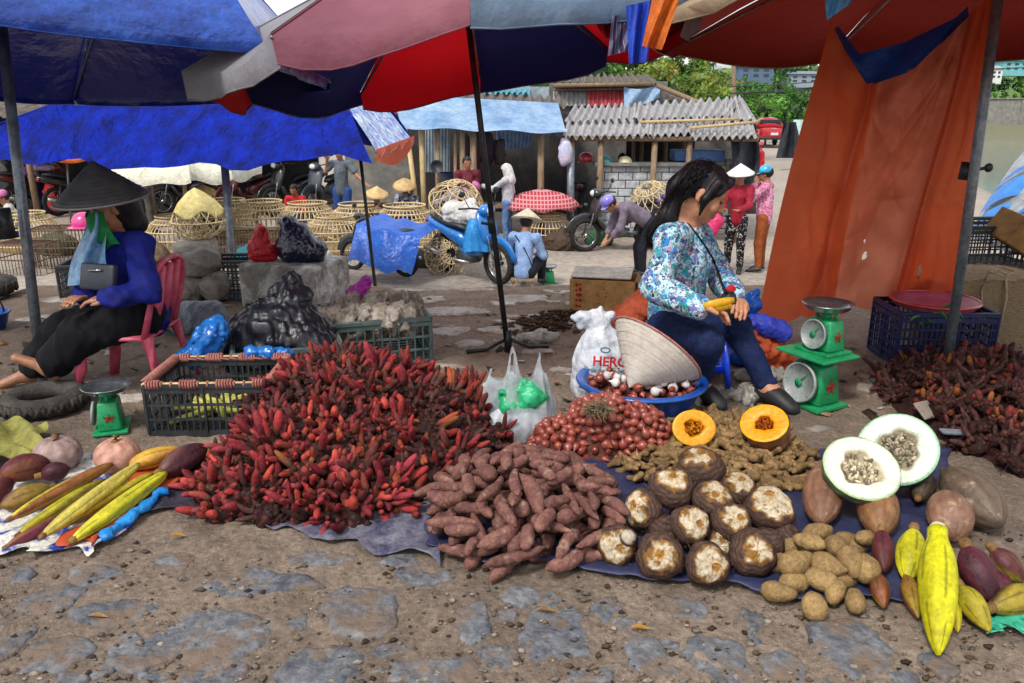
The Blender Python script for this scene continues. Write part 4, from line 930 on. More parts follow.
q = LL(626, 246); mb = MB(); mb.blob((q.x - .12, q.y - .35, q.z + .62), (.12, .1, .2), 14, 10, .14, 2); tag(mb.build('blue_bag', m_bflat), 'small blue bag hanging on the dark motorbike by the stooping vendor', 'bag')
# ------------------------------------------------------------------ bamboo baskets
def weave_basket(root, prof, n, hoops, m, tr=.007, skew=0.):
    """open bamboo lattice following a profile of (r, z)"""
    mb = MB(); zs = [z for _, z in prof]
    def rz(t):
        i = min(int(t * (len(prof) - 1)), len(prof) - 2); f = t * (len(prof) - 1) - i
        return prof[i][0] * (1 - f) + prof[i + 1][0] * f, prof[i][1] * (1 - f) + prof[i + 1][1] * f
    for d_ in ((1, -1) if skew else (0,)):
        for k in range(n):
            P = []
            for i in range(9):
                t = i / 8; r_, z = rz(t); a = 2 * PI * k / n + d_ * skew * t; P.append((r_ * math.cos(a), r_ * math.sin(a), z))
            mb.tube(P, tr, 4, caps=False)
    mb.build('lattice', m, root)
    mb = MB()
    for t in hoops:
        r_, z = rz(t); mb.tube([((r_ + .004) * math.cos(a), (r_ + .004) * math.sin(a), z) for a in [2 * PI * i / 28 for i in range(28)]], tr * 1.4, 5, closed=True)
    mb.build('hoop', m, root)
DRUM = [(.36, 0), (.40, .1), (.41, .22), (.39, .32), (.3, .42), (.24, .46), (.25, .5)]
G0 = 'bamboo poultry baskets set out in the market'
drums = [(361, 243, 'round bamboo poultry basket in front of the man in grey', 1.35), (406, 246, 'round bamboo poultry basket in front of the vendor in the straw hat', 1.4), (310, 240, 'round bamboo poultry basket beside the child in red', 1.3), (265, 240, 'round bamboo poultry basket under the right end of the cream awning', 1.35), (229, 236, 'round bamboo poultry basket behind the grey steel pole', 1.3), (547, 245, 'round bamboo poultry basket behind the red checked parasol', 1.1)]
dr0 = None
for k, (u_, v_, lb, s_) in enumerate(drums):
    p = L(u_, v_)
    if dr0 is None:
        dr0 = thing('poultry_basket', lb, 'basket', p, 0, G0, s_); weave_basket(dr0, DRUM, 40, [.0, .16, .33, .5, .66, .83, 1.], m_wick)
        MB().lathe([(0, .1), (.2, .1), (.3, .06), (.33, .0)], 20).build('straw_bed', mat('straw', '8a6f4a', 'b29a6c', 30, .9, bump=.8), dr0)
    else: dup(dr0, p, k * .7, lb, G0, s=s_)
BALL = [(.05, .0), (.22, .02), (.34, .12), (.36, .24), (.31, .38), (.2, .48), (.08, .52)]
def hexbasket(label, loc, rot, s=1., m=m_wick):
    t = thing('carrying_basket', label, 'basket', loc, 0, None, s); t.rotation_euler = rot
    weave_basket(t, BALL, 15, [.12, .5, .85], m, .008, 1.5); return t
p = LY(452, 11.6, .72); hexbasket('open weave bamboo basket tied high on the back of the blue motorbike', p, (.5, .4, 0), 1.15)
p = LY(440, 11.3, .12); hexbasket('open weave bamboo basket hanging low behind the blue motorbike', p, (1.1, .2, .4), .85)
p = LL(655, 250, .62); b_ = hexbasket('open weave basket with a purple ribbon on the back of the dark motorbike', p, (.3, -.5, .2), 1.15)
mb = MB(); q = p + Vector((.12, -.34, .36)); mb.blob(q, (.14, .06, .06), 14, 8, .3, 2, 3); mb.blob(q + Vector((-.12, 0, -.07)), (.08, .05, .05), 12, 8, .3, 5, 3)
tag(mb.build('ribbon', mat('purple_plastic', '6a4fa8', '8f78c8', 9, .4, trans=.2)), 'purple plastic ribbon tied on the open weave basket', 'ribbon')
p = G(201, 238, .26); p = D(200, 238, 5.3); bk_ = hexbasket('open weave bamboo basket under a yellow cloth standing on the rough stone block', p, (0, 0, 0), .48)
mb = MB(); mb.lathe([(0, .34), (.06, .3), (.12, .24), (.155, .18), (.16, .165)], 26, p, fn=lambda a, i, r, h: (r * (1 + .12 * math.sin(3 * a + 1) * i / 4), h + .03 * math.sin(5 * a) * i / 4)); tag(mb.build('basket_cloth', mat('yellow_cloth', 'bfae6a', 'd8cb90', 8, .8, bump=.3)), 'pale yellow cloth laid over the top of the open weave basket', 'cloth')
# long cane cages at the left
def cage(label, c, sz, rz_, nb, m, name='poultry_cage'):
    t = thing(name, label, 'cage', c, rz_); w_, d_, h_ = sz; mb = MB()
    for i in range(nb + 1):
        x = -w_ / 2 + w_ * i / nb
        for y in (-d_ / 2, d_ / 2): mb.tube([(x, y, 0), (x, y, h_)], .006, 4)
        mb.tube([(x, -d_ / 2, h_), (x, d_ / 2, h_)], .006, 4)
    for i in range(max(3, nb // 3) + 1):
        y = -d_ / 2 + d_ * i / max(3, nb // 3)
        for x in (-w_ / 2, w_ / 2): mb.tube([(x, y, 0), (x, y, h_)], .006, 4)
    mb.build('bars', m, t)
    for z in (.0, h_ * .5, h_):
        mb = MB(); mb.tube([(-w_ / 2, -d_ / 2, z), (w_ / 2, -d_ / 2, z), (w_ / 2, d_ / 2, z), (-w_ / 2, d_ / 2, z)], .011, 5, closed=True); mb.build('frame', m, t)
    return t
mcane = mat('dark_cane', '4f3f34', '7a6552', 12, .8)
cage('wide cane cage with a pink helmet lying on top', LL(78, 262), (1.1, .6, .52), .1, 22, mcane); cage('dark cane cage beside the tyre at the far left', LL(30, 272), (.7, .5, .42), -.1, 14, mcane)
cage('small cane cage behind the dark plastic crate', LL(250, 256), (.8, .5, .36), 0, 16, mcane)
hp = LL(84, 262, .53); hp.x += .1
def helmet(name, label, c, s, m):
    t = thing(name, label, 'helmet', c, s=s)
    MB().lathe([(.13, 0), (.14, .03), (.132, .09), (.1, .14), (.05, .165), (0, .17)], 20).build('shell', m, t)
    mb = MB(); mb.grid(lambda s_, q: Vector(((.13 + .06 * q) * math.sin((s_ - .5) * 2), -(.13 + .07 * q) * math.cos((s_ - .5) * 2), .02 - .015 * q)), 12, 4); mb.build('visor', m, t); return t
helmet('helmet', 'pink helmet lying on the wide cane cage', hp, 1.3, mat('pink_plastic', 'c02878', 'd8488c', 5, .3, coat=.4))
helmet('helmet', 'teal helmet resting on the block counter', D(605, 165, 15), .95, mat('teal_plastic', '1f7f7c', '2f9a96', 5, .3, coat=.4))
helmet('helmet', 'cream helmet resting on the block counter', D(625, 165, 15), .95, mat('cream_plastic', 'cfc49a', 'ddd4b0', 5, .3, coat=.4))
helmet('helmet', 'red helmet hung on the handlebar of the black motorbike by the post', D(586, 162, 15.4), 1.1, mat('red_plastic', 'a0242a', 'b83a3a', 5, .3, coat=.4))
# other parasols in the market
pp = L(537, 243); pp = Vector((D(541, 243, pp.y).x, pp.y, pp.z)); zc = D(541, 208, pp.y).z; Rr = (D(580, 217, pp.y) - D(541, 217, pp.y)).length
mch = mat('checked_cloth', 'b0434e', 'c25a64', 5, .7, trans=.3, var=0)
N_ = mch.node_tree.nodes; K_ = mch.node_tree.links; tcn = N_.new('ShaderNodeTexCoord'); oc = None
for ax_ in ('X', 'Z'):
    wv = N_.new('ShaderNodeTexWave'); wv.bands_direction = ax_; wv.inputs['Scale'].default_value = 5.2; K_.new(tcn.outputs['Object'], wv.inputs['Vector'])
    rp = N_.new('ShaderNodeValToRGB'); rp.color_ramp.elements[0].position = .78; rp.color_ramp.elements[1].position = .86; K_.new(wv.outputs['Fac'], rp.inputs['Fac'])
    mx = N_.new('ShaderNodeMix'); mx.data_type = 'RGBA'; K_.new(rp.outputs[0], mx.inputs['Factor'])
    if oc is None: mx.inputs['A'].default_value = (*lin('b5424e'), 1)
    else: K_.new(oc, mx.inputs['A'])
    mx.inputs['B'].default_value = (*lin('dba0a4'), 1); oc = mx.outputs['Result']
K_.new(oc, N_['Principled BSDF'].inputs['Base Color'])
for n_ in N_:
    if n_.type == 'BSDF_TRANSLUCENT': K_.new(oc, n_.inputs['Color'])
pt = thing('checked_parasol', 'red checked parasol open over the vendors beside the blue motorbike', 'umbrella', pp)
prof = [(0, .36), (.1, .35), (.28, .29), (.42, .2), (.5, .1), (.54, 0)]
mb = MB(); mb.lathe([(r_ * Rr / .54, z * .9) for r_, z in prof], 32, (pp.x, pp.y, zc), fn=lambda a, i, r_, h: (r_ * (1 + .02 * math.cos(8 * a)), h + .05 * (i / 5) ** 3 * (1 - math.cos(8 * a)) * .5)); mb.build('canopy', mch, pt, world=True)
MB().tube([pp, (pp.x, pp.y, zc + .36)], .014, 6).build('pole', m_dark, pt, world=True)
c_ = L(178, 232); zz = lambda v: D(178, v, 12.5).z
tp = [Vector(D(u_, v_, y)) for u_, v_, y in ((100, 170, 12), (140, 175, 11.2), (190, 172, 11), (232, 172, 11.3), (262, 166, 12.2), (225, 158, 14), (130, 158, 14))]
tp = tp[::1]
cbase = Vector((D(182, 200, 12.3).x, 12.3, 0)); cbase.z = float(gh(cbase.x, 12.3))
umbrella('cream_parasol', 'cream parasol with scalloped edge over the poultry sellers', D(182, 136, 12.4), tp, [m_cream] * 7, pole=cbase, pr=.03, val=.16, sag=.05, mpole=m_bamboo)
cb_ = D(68, 205, 15.5); cb_.z = float(gh(cb_.x, 15.5))
umbrella('orange_parasol', 'small orange parasol open far behind the black hat', D(66, 144, 15.5), ringtips((D(66, 150, 15.5).x, 15.5), .85, 8, 10, lambda x, y: D(66, 156, 15.5).z), [m_oran2] * 8, pole=cb_, pr=.02, val=.06)
# silver and blue sheet tent at the right edge, dark crates below it
fr = L(1010, 245)
tent = thing('foil_tent', 'silver foil sheet with blue wave print sloping down at the right edge', 'tarpaulin', G(1010, 262))
mfoil = mat('silver_foil', '7d8288', 'a9adb2', 5, .4, bump=.5, metal=.3, var=0)
P4 = [D(966, 244, 4.8), D(1090, 255, 4.2), D(1120, 60, 5.4), D(1030, 140, 5.6)]
mb = MB(); mb.grid(lambda s_, t: P4[0].lerp(P4[1], s_).lerp(P4[3].lerp(P4[2], s_), t) + Vector((0, .03 * math.sin(9 * s_ + 4 * t), .02 * math.sin(14 * s_ - 7 * t))), 30, 24); mb.build('sheet', mfoil, tent, world=True)
nrm = (P4[1] - P4[0]).cross(P4[3] - P4[0]).normalized()
mwv = mat('blue_print', '1a62ac', '2d7cc4', 4, .4, var=0)
for (t0, t1_) in ((.06, .16), (.22, .40), (.45, .5)):
    mb = MB(); mb.grid(lambda s_, t: P4[0].lerp(P4[1], s_).lerp(P4[3].lerp(P4[2], s_), t0 + (t1_ - t0) * t + .5 * s_ + .03 * math.sin(9 * s_)) + Vector((0, .03 * math.sin(9 * s_ + 4 * (t0 + (t1_ - t0) * t + .5 * s_)), .02 * math.sin(14 * s_))) + nrm * .02, 24, 6); mb.build('wave_print', mwv, tent, world=True)
for q in (0, 1, 3): MB().tube([(P4[q].x, P4[q].y, float(gh(P4[q].x, P4[q].y))), P4[q]], .015, 6).build('pole', m_steel, tent, world=True)
# ------------------------------------------------------------------ sheets on the ground
m_mat = mat('indigo_tarp', '1c2040', '34385a', 14, .6, bump=.6, bsc=24, lo=.3, hi=.7, var=0)
m_mat2 = mat('worn_grey_tarp', '3b3a52', '7c7a84', 26, .75, bump=.6, bsc=30, lo=.35, hi=.7, var=0)
m_mat3 = mat('printed_sack_cloth', '20388a', 'c9c6bc', 16, .7, bump=.4, lo=.42, hi=.52, var=0)
m_matd = mat('dark_mat', '2c2a38', '46424e', 14, .8, bump=.5, var=0)
def ground_sheet(name, label, px, m, z0=.012, amp=.006, n=40, seed=0, cat='sheet', edge=.02, curl=.012):
    P = [G(*p) for p in px]
    def fn(s_, t):
        p = P[0].lerp(P[1], s_).lerp(P[3].lerp(P[2], s_), t)
        e = max(abs(2 * s_ - 1), abs(2 * t - 1)) ** 6
        p.x += edge * e * math.sin(s_ * 13 + t * 17 + seed); p.y += edge * e * math.sin(s_ * 19 - t * 11 + seed * 2)
        p.z = z0 + max(0, amp * (math.sin(p.x * 31 + seed) * math.cos(p.y * 27 + seed) + .6 * math.sin(p.x * 67 - p.y * 53 + seed)) + .3 * amp) + curl * max(0, e - .3) * (math.sin(s_ * 29 + t * 23 + seed) * .5 + .5)
        return p
    mb = MB(); mb.grid(fn, n, n); return tag(mb.build(name, m, solid=.002), label, cat)
ground_sheet('ground_sheet', 'long indigo sheet spread under the sweet potatoes, corms, potatoes and pumpkins', [(418, 556), (905, 612), (952, 452), (470, 452)], m_mat, .013, seed=1, n=70)
ground_sheet('ground_sheet', 'worn grey woven sheet with brown border under the red rhizome heap', [(262, 528), (436, 566), (520, 452), (240, 452)], m_mat2, .010, seed=2, n=50)
ground_sheet('ground_sheet', 'blue and white printed sheet under the long banana blossoms', [(-40, 556), (98, 556), (196, 462), (20, 458)], m_mat3, .010, seed=3)
ground_sheet('ground_sheet', 'orange sheet edge beneath the long banana blossoms', [(62, 552), (96, 550), (212, 458), (150, 462)], m_oran, .018, .006, 30, 4)
ground_sheet('ground_sheet', 'dark mat between the banana blossoms and the red rhizomes', [(150, 512), (262, 520), (300, 470), (206, 466)], m_matd, .008, .004, 30, 5)
ground_sheet('ground_sheet', 'small turquoise scrap under the purple blossoms at the right', [(985, 636), (1030, 634), (1026, 608), (990, 614)], mat('turquoise_scrap', '1f8a6c', '37a888', 9, .6), .012, .006, 16, 6)
mb = MB(); A_, B_ = G(100, 540, .02), G(165, 490, .03)
mb.tube([A_.lerp(B_, i / 16) + Vector((.006 * math.sin(i * 2.1), .006 * math.cos(i * 1.7), .004 * math.sin(i))) for i in range(17)], [(.016 + .008 * math.sin(i * 1.3), .012) for i in range(17)], 8)
tag(mb.build('plastic_roll', mat('bright_blue_plastic', '0f78c8', '2d96e0', 12, .35, bump=.7, trans=.15)), 'twisted bright blue plastic along the front of the long banana blossoms', 'plastic')
# ------------------------------------------------------------------ dropping produce into heaps
class Heap:
    def __init__(s, x0, y0, x1, y1, res=.008, z=.014):
        s.x0, s.y0, s.res = x0, y0, res; s.nx = int((x1 - x0) / res) + 1; s.ny = int((y1 - y0) / res) + 1; s.H = np.full((s.nx, s.ny), z)
    def idx(s, V, x, y):
        return np.clip(((V[:, 0] + x - s.x0) / s.res).astype(int), 0, s.nx - 1), np.clip(((V[:, 1] + y - s.y0) / s.res).astype(int), 0, s.ny - 1)
    def rest(s, V, x, y, sink=.004):
        i, j = s.idx(V, x, y); lo = V[:, 2] < .6 * V[:, 2].min() + .4 * V[:, 2].max()
        return float((s.H[i[lo], j[lo]] - V[lo, 2]).max()) - sink
    def put(s, V, x, y, z):
        i, j = s.idx(V, x, y); np.maximum.at(s.H, (i, j), V[:, 2] + z)
def verts_of(o): return np.array([v.co[:] for v in o.data.vertices])
def pack(heap, protos, n, c, rx, ry, env, labels, group, cat, orient, rs, best=5, maxtry=9000, sink=.004, smin_=.85, smax=1.15):
    PV = [verts_of(o) for o in protos]; used = [False] * len(protos); out = []; tries = 0
    while len(out) < n and tries < maxtry:
        cand = None
        for _ in range(best):
            tries += 1
            a = rs.uniform(0, 2 * PI); q = math.sqrt(rs.uniform(0, 1)); x = c[0] + rx * q * math.cos(a); y = c[1] + ry * q * math.sin(a)
            k = rs.randint(len(protos)); e = orient(x, y, rs); s_ = rs.uniform(smin_, smax)
            V = PV[k] @ np.array(Euler(e).to_matrix()).T * s_
            z = heap.rest(V, x, y, sink); top = z + V[:, 2].max()
            sc_ = top - env(x, y)
            if sc_ < 0 and (cand is None or top < cand[0]): cand = (top, k, e, s_, V, x, y, z)
        if cand is None: continue
        _, k, e, s_, V, x, y, z = cand; heap.put(V, x, y, z)
        lb = labels(k, (x - c[0]) / rx, (y - c[1]) / ry, z) if callable(labels) else labels
        if not used[k]:
            used[k] = True; o = protos[k]; o.location = (x, y, z); o.rotation_euler = e; o.scale = (s_,) * 3; tag(o, lb, cat, group)
        else: o = dup(protos[k], (x, y, z), rot=e, label=lb, group=group, s=s_); o['category'] = cat
        out.append(o)
    for u_, o in zip(used, protos):
        if not u_: bpy.data.objects.remove(o)
    return out
def zone(a, b, z, top):
    if z > top: return 'on top of'
    if b < -.55: return 'along the front edge of'
    if a < -.55: return 'at the left end of'
    if a > .55: return 'at the right end of'
    return 'at the back of' if b > .4 else 'in the middle of'
def spud(L_, R_, seed, bend=.0, pw=.62, n=14, k=14, tip=(.25, .3), bump=.08):
    r = np.random.RandomState(seed); P = []; Rr = []; ph = r.uniform(0, 6, 4)
    for i in range(k):
        t = i / (k - 1); x = (t - .5) * L_
        y = bend * L_ * math.sin(PI * t) + .04 * L_ * math.sin(4 * t + ph[0]); z = .03 * L_ * math.sin(5 * t + ph[1])
        q = max(1e-3, math.sin(PI * min(max(t, .004), .996)) ** pw) * (1 + bump * math.sin(7 * t + ph[2]) + bump * .6 * math.sin(13 * t + ph[3])) * (1 + .2 * math.sin(2.2 * t + ph[1])) * (1.15 - .4 * t)
        P.append((x, y, z)); Rr.append((R_ * q, R_ * q * .9))
    mb = MB(); mb.tube(P, Rr, n, up=(0, 0, 1)); c = np.mean(np.array(mb.v), 0)
    mb.v = [(p[0] - c[0] + .0012 * math.sin(p[1] * 300 + seed), p[1] - c[1], p[2] - c[2] + .0012 * math.sin(p[0] * 260 + seed)) for p in mb.v]
    return mb
m_sweet = mat('sweet_potato_skin', '583835', '80594f', 22, .8, bump=.5, bsc=110, lo=.3, hi=.72, var=.2, dirt=('8f7464', 34, .56, .75), fine=.3)
rs = np.random.RandomState(21)
protos = [spud(a, b, i, c, pw, tip=None).build('sweet_potato', m_sweet) for i, (a, b, c, pw) in enumerate(((.14, .021, .07, .5), (.155, .02, .11, .52), (.115, .025, .05, .45), (.09, .022, .03, .45), (.075, .023, 0, .45), (.13, .022, -.12, .5), (.165, .022, .06, .55), (.1, .029, .06, .5)))]
SH = ['long slender', 'long curved', 'stout', 'short stout', 'stubby', 'bent', 'very long', 'thick bulging']
cs = G(527, 522); hs_ = Heap(cs.x - .5, cs.y - .5, cs.x + .5, cs.y + .5)
def env_s(x, y):
    a = (x - cs.x) / .30; b = (y - cs.y) / .32; q = a * a + b * b
    return .02 + .15 * max(0, 1 - q) ** .75 + .035
pack(hs_, protos, 175, cs, .262, .285, env_s, lambda k, a, b, z: SH[k] + ' sweet potato ' + zone(a, b, z, .075) + ' the sweet potato heap', 'sweet potatoes heaped on the indigo sheet', 'sweet potato',
     lambda x, y, r: (r.uniform(0, 6), r.normal() * .16, r.choice([.5, .9, -.5, 1.4, 2.2]) + r.normal() * .45), rs, best=5, maxtry=22000, sink=.008)
# ginger
def blobs_mesh(name, prim, res, m, k=.006, colfn=None, fold=(0, 0, 0)):
    def fn(P):
        d = ucones(P, prim, k)
        if fold[0]: d = d + fold[0] * folds(P, fold[1], fold[2])
        return d
    pts = [p for q in prim for p in q[:2]]; R_ = max(max(q[2:]) for q in prim) + .006
    V, F = snets(fn, np.min(np.array(pts), 0) - R_, np.max(np.array(pts), 0) + R_, res)
    mb = MB(); mb.v = [tuple(p) for p in V]; mb.f = [tuple(map(int, f)) for f in F]; mb.mi = [0] * len(F)
    if colfn: mb.c = [tuple(q) for q in colfn(V)]; mb.hascol = True
    return mb.build(name, m)
m_ging = mat('ginger_skin', '5c4630', '94784f', 30, .75, bump=.4, bsc=120, lo=.3, hi=.68, var=.25, dirt=('4a382a', 45, .55, .7), fine=.3)
gp = []
for i in range(7):
    r = np.random.RandomState(60 + i); pr_ = []; p = np.zeros(3); d = np.array([1., 0, 0])
    for q in range(r.randint(4, 6)):
        d = d + r.normal(size=3) * np.array([.5, .6, .25]); d /= np.linalg.norm(d); l = r.uniform(.016, .026); p2 = p + d * l
        pr_.append((p, p2, r.uniform(.009, .0125), r.uniform(.009, .0125)))
        if r.uniform() < .75:
            s_ = np.cross(d, [0, 0, 1]) * r.choice([-1, 1]) + r.normal(size=3) * .3; s_ /= np.linalg.norm(s_); pr_.append((p2, p2 + s_ * r.uniform(.018, .03), .0095, .0075))
        p = p2
    o = blobs_mesh('ginger', pr_, .0048, m_ging, .004); V = verts_of(o).mean(0)
    for v in o.data.vertices: v.co -= Vector(V)
    gp.append(o)
cg = G(712, 462); r = np.random.RandomState(4); done = []; used = [False] * len(gp); tries = 0
def mound_g(x, y): return .055 * max(0, 1 - ((x - cg.x) / .34) ** 2 - ((y - cg.y - .03) / .36) ** 2) ** .6
GN = ['knobbly', 'forked', 'compact', 'spreading', 'many lobed', 'long', 'crooked']
while tries < 12000 and len(done) < 210:
    tries += 1; x = cg.x + r.uniform(-.34, .36); y = cg.y + r.uniform(-.30, .34); h = mound_g(x, y)
    if h < .012 or any((x - a) ** 2 + (y - b) ** 2 < .034 ** 2 for a, b in done): continue
    done.append((x, y)); k = r.randint(len(gp)); p = (x, y, h + r.uniform(.004, .016)); e_ = (r.uniform(-.6, .6), r.normal() * .4, r.uniform(0, 6.3)); s_ = r.uniform(.8, 1.15)
    lb = GN[k] + ' ginger root ' + zone((x - cg.x) / .32, (y - cg.y) / .3, h, .05) + ' the ginger heap'
    if used[k]: dup(gp[k], p, rot=e_, label=lb, s=s_)
    else: used[k] = True; o = gp[k]; o.location = p; o.rotation_euler = e_; tag(o, lb, 'ginger root', 'ginger roots heaped on the indigo sheet')
# shallots
m_shal = mat('shallot_skin', '70261f', '9c5342', 16, .38, bump=.15, bsc=60, lo=.3, hi=.75, var=.2, stretch=(1, 1, .3), coat=.2)
m_garl = mat('garlic_skin', 'b9b0b0', 'd8d0cc', 20, .6, var=.1)
def bulb(r_, sq, tip, seed):
    pr_ = [(0, -r_ * sq), (r_ * .5, -r_ * sq * .9), (r_ * .9, -r_ * sq * .45), (r_, 0), (r_ * .88, r_ * sq * .5), (r_ * .5, r_ * sq * .95), (r_ * .18, r_ * sq * 1.3), (r_ * .1, r_ * sq * (1.3 + tip)), (0, r_ * sq * (1.34 + tip))]
    return MB().lathe(pr_, 12, fn=lambda a, i, q, h: (q * (1 + .05 * math.sin(2 * a + seed) + .03 * math.sin(5 * a)), h))
sp_ = [bulb(.0155, .95, .3, 1).build('shallot', m_shal), bulb(.0135, 1.1, .5, 2).build('shallot', m_shal), bulb(.0175, .9, .2, 3).build('shallot', m_shal), bulb(.012, 1.2, .3, 4).build('shallot', m_shal)]
SN = ['round red', 'small tapering red', 'plump red', 'slim red']
ch = G(592, 449); hh_ = Heap(ch.x - .4, ch.y - .4, ch.x + .4, ch.y + .4, .005)
def env_h(x, y):
    e = 0
    for (u_, v_, r_, h_) in ((563, 452, .11, .12), (602, 448, .135, .185), (634, 452, .12, .165)):
        p = G(u_, v_); q = ((x - p.x) / r_) ** 2 + ((y - p.y) / (r_ * 1.0)) ** 2; e = max(e, h_ * max(0, 1 - q ** 1.5) ** .5)
    return e + .012
# inner mass so the netted bunches stand up, then individual bulbs over it
mb = MB()
def hfn(s_, t): x = ch.x + (s_ - .5) * .62; y = ch.y + (t - .5) * .5; return Vector((x, y, max(.004, env_h(x, y) - .032)))
mb.grid(hfn, 50, 44); tag(mb.build('shallot_stalks', mat('dry_stalks', '3c2622', '6c4038', 50, .9, bump=.9, bsc=90, var=0)), 'tangle of dry stalks and net under the bunched shallots', 'stalks', kind='stuff')
r = np.random.RandomState(8); done = []; used = [False] * 4; tries = 0
while tries < 14000 and len(done) < 290:
    tries += 1; x = ch.x + r.uniform(-.27, .24); y = ch.y + r.uniform(-.2, .2); h = env_h(x, y) - .02
    if h < 0 or y > ch.y + .09: continue
    if any((x - a) ** 2 + (y - b) ** 2 + (h - c) ** 2 < .0235 ** 2 for a, b, c in done): continue
    done.append((x, y, h)); e = .01; g = Vector(((env_h(x - e, y) - env_h(x + e, y)) / (2 * e), (env_h(x, y - e) - env_h(x, y + e)) / (2 * e), 1)).normalized()
    p = Vector((x, y, max(h, .022))) + g * r.uniform(-.004, .004); k = r.randint(4); e_ = (r.normal() * 1.1, r.normal() * 1.1, r.uniform(0, 6)); s_ = r.uniform(.85, 1.15)
    lb = SN[k] + ' shallot ' + ('on top of' if h > .11 else zone((x - ch.x) / .26, (y - ch.y) / .2, h, 9)) + ' the bunched shallot heap'
    if used[k]: dup(sp_[k], p, rot=e_, label=lb, s=s_)
    else: used[k] = True; o = sp_[k]; o.location = p; o.rotation_euler = e_; tag(o, lb, 'shallot', 'shallots bunched in front of the blue basin')
p = D(598, 408, 2.33); mb = MB(); r = np.random.RandomState(2)
for k in range(150):
    d = r.normal(size=3); d[2] *= .45; d /= np.linalg.norm(d); q = np.array(p) + r.normal(size=3) * np.array([.016, .016, .006]); e = q + d * r.uniform(.025, .06)
    mb.tube([q, (q + e) / 2 + r.normal(size=3) * .006, e], [.0016, .0013, .0006], 4)
tag(mb.build('dried_stalks', mat('straw_grey', '544a3a', '8c8060', 30, .9)), 'knot of dry grey stalks on top of the bunched shallots', 'stalks')
# basin
cbn = G(640, 432); cbn.y += .16; cbn.x = D(640, 410, cbn.y).x
bs_ = thing('basin', 'wide blue plastic basin filled with shallots and garlic behind the bunched shallots', 'basin', cbn)
m_basin = mat('basin_plastic', '0c3f8e', '1653a8', 6, .35, var=0, coat=.2)
MB().lathe([(0, .004), (.165, .004), (.172, .01), (.205, .09), (.222, .142), (.24, .146), (.243, .138), (.246, .146), (.24, .153), (.218, .152), (.2, .1), (.165, .02), (0, .016)], 48).build('bowl', m_basin, bs_)
hb = Heap(cbn.x - .25, cbn.y - .25, cbn.x + .25, cbn.y + .25, .005)
for i in range(hb.nx):
    for j in range(hb.ny):
        d = math.hypot(hb.x0 + i * .005 - cbn.x, hb.y0 + j * .005 - cbn.y); hb.H[i, j] = .105 + .03 * max(0, 1 - (d / .2) ** 2) if d < .205 else .5
mb = MB(); mb.lathe([(0, .128), (.1, .122), (.2, .098)], 24); mb.build('fill', mat('dry_stalks', '3c2622'), bs_)
sp2 = [bulb(.0155, .95, .3, 5).build('shallot', m_shal), bulb(.0135, 1.1, .5, 6).build('shallot', m_shal)]
pack(hb, sp2, 85, cbn, .19, .19, lambda x, y: .185, lambda k, a, b, z: ['round', 'small'][k] + ' red shallot lying loose in the blue basin', 'loose shallots in the blue basin', 'shallot', lambda x, y, r: (r.normal(), r.normal(), r.uniform(0, 6)), np.random.RandomState(9), best=3, maxtry=5000)
gl_ = [bulb(.017, .8, .5, 7).build('garlic_bulb', m_garl)]
pack(hb, gl_, 20, (cbn.x + .03, cbn.y - .04), .17, .12, lambda x, y: .2, 'white garlic bulb lying among the shallots in the blue basin', 'garlic bulbs in the blue basin', 'garlic', lambda x, y, r: (r.normal() * .7, r.normal() * .7, 0), np.random.RandomState(3), best=3, maxtry=2000)
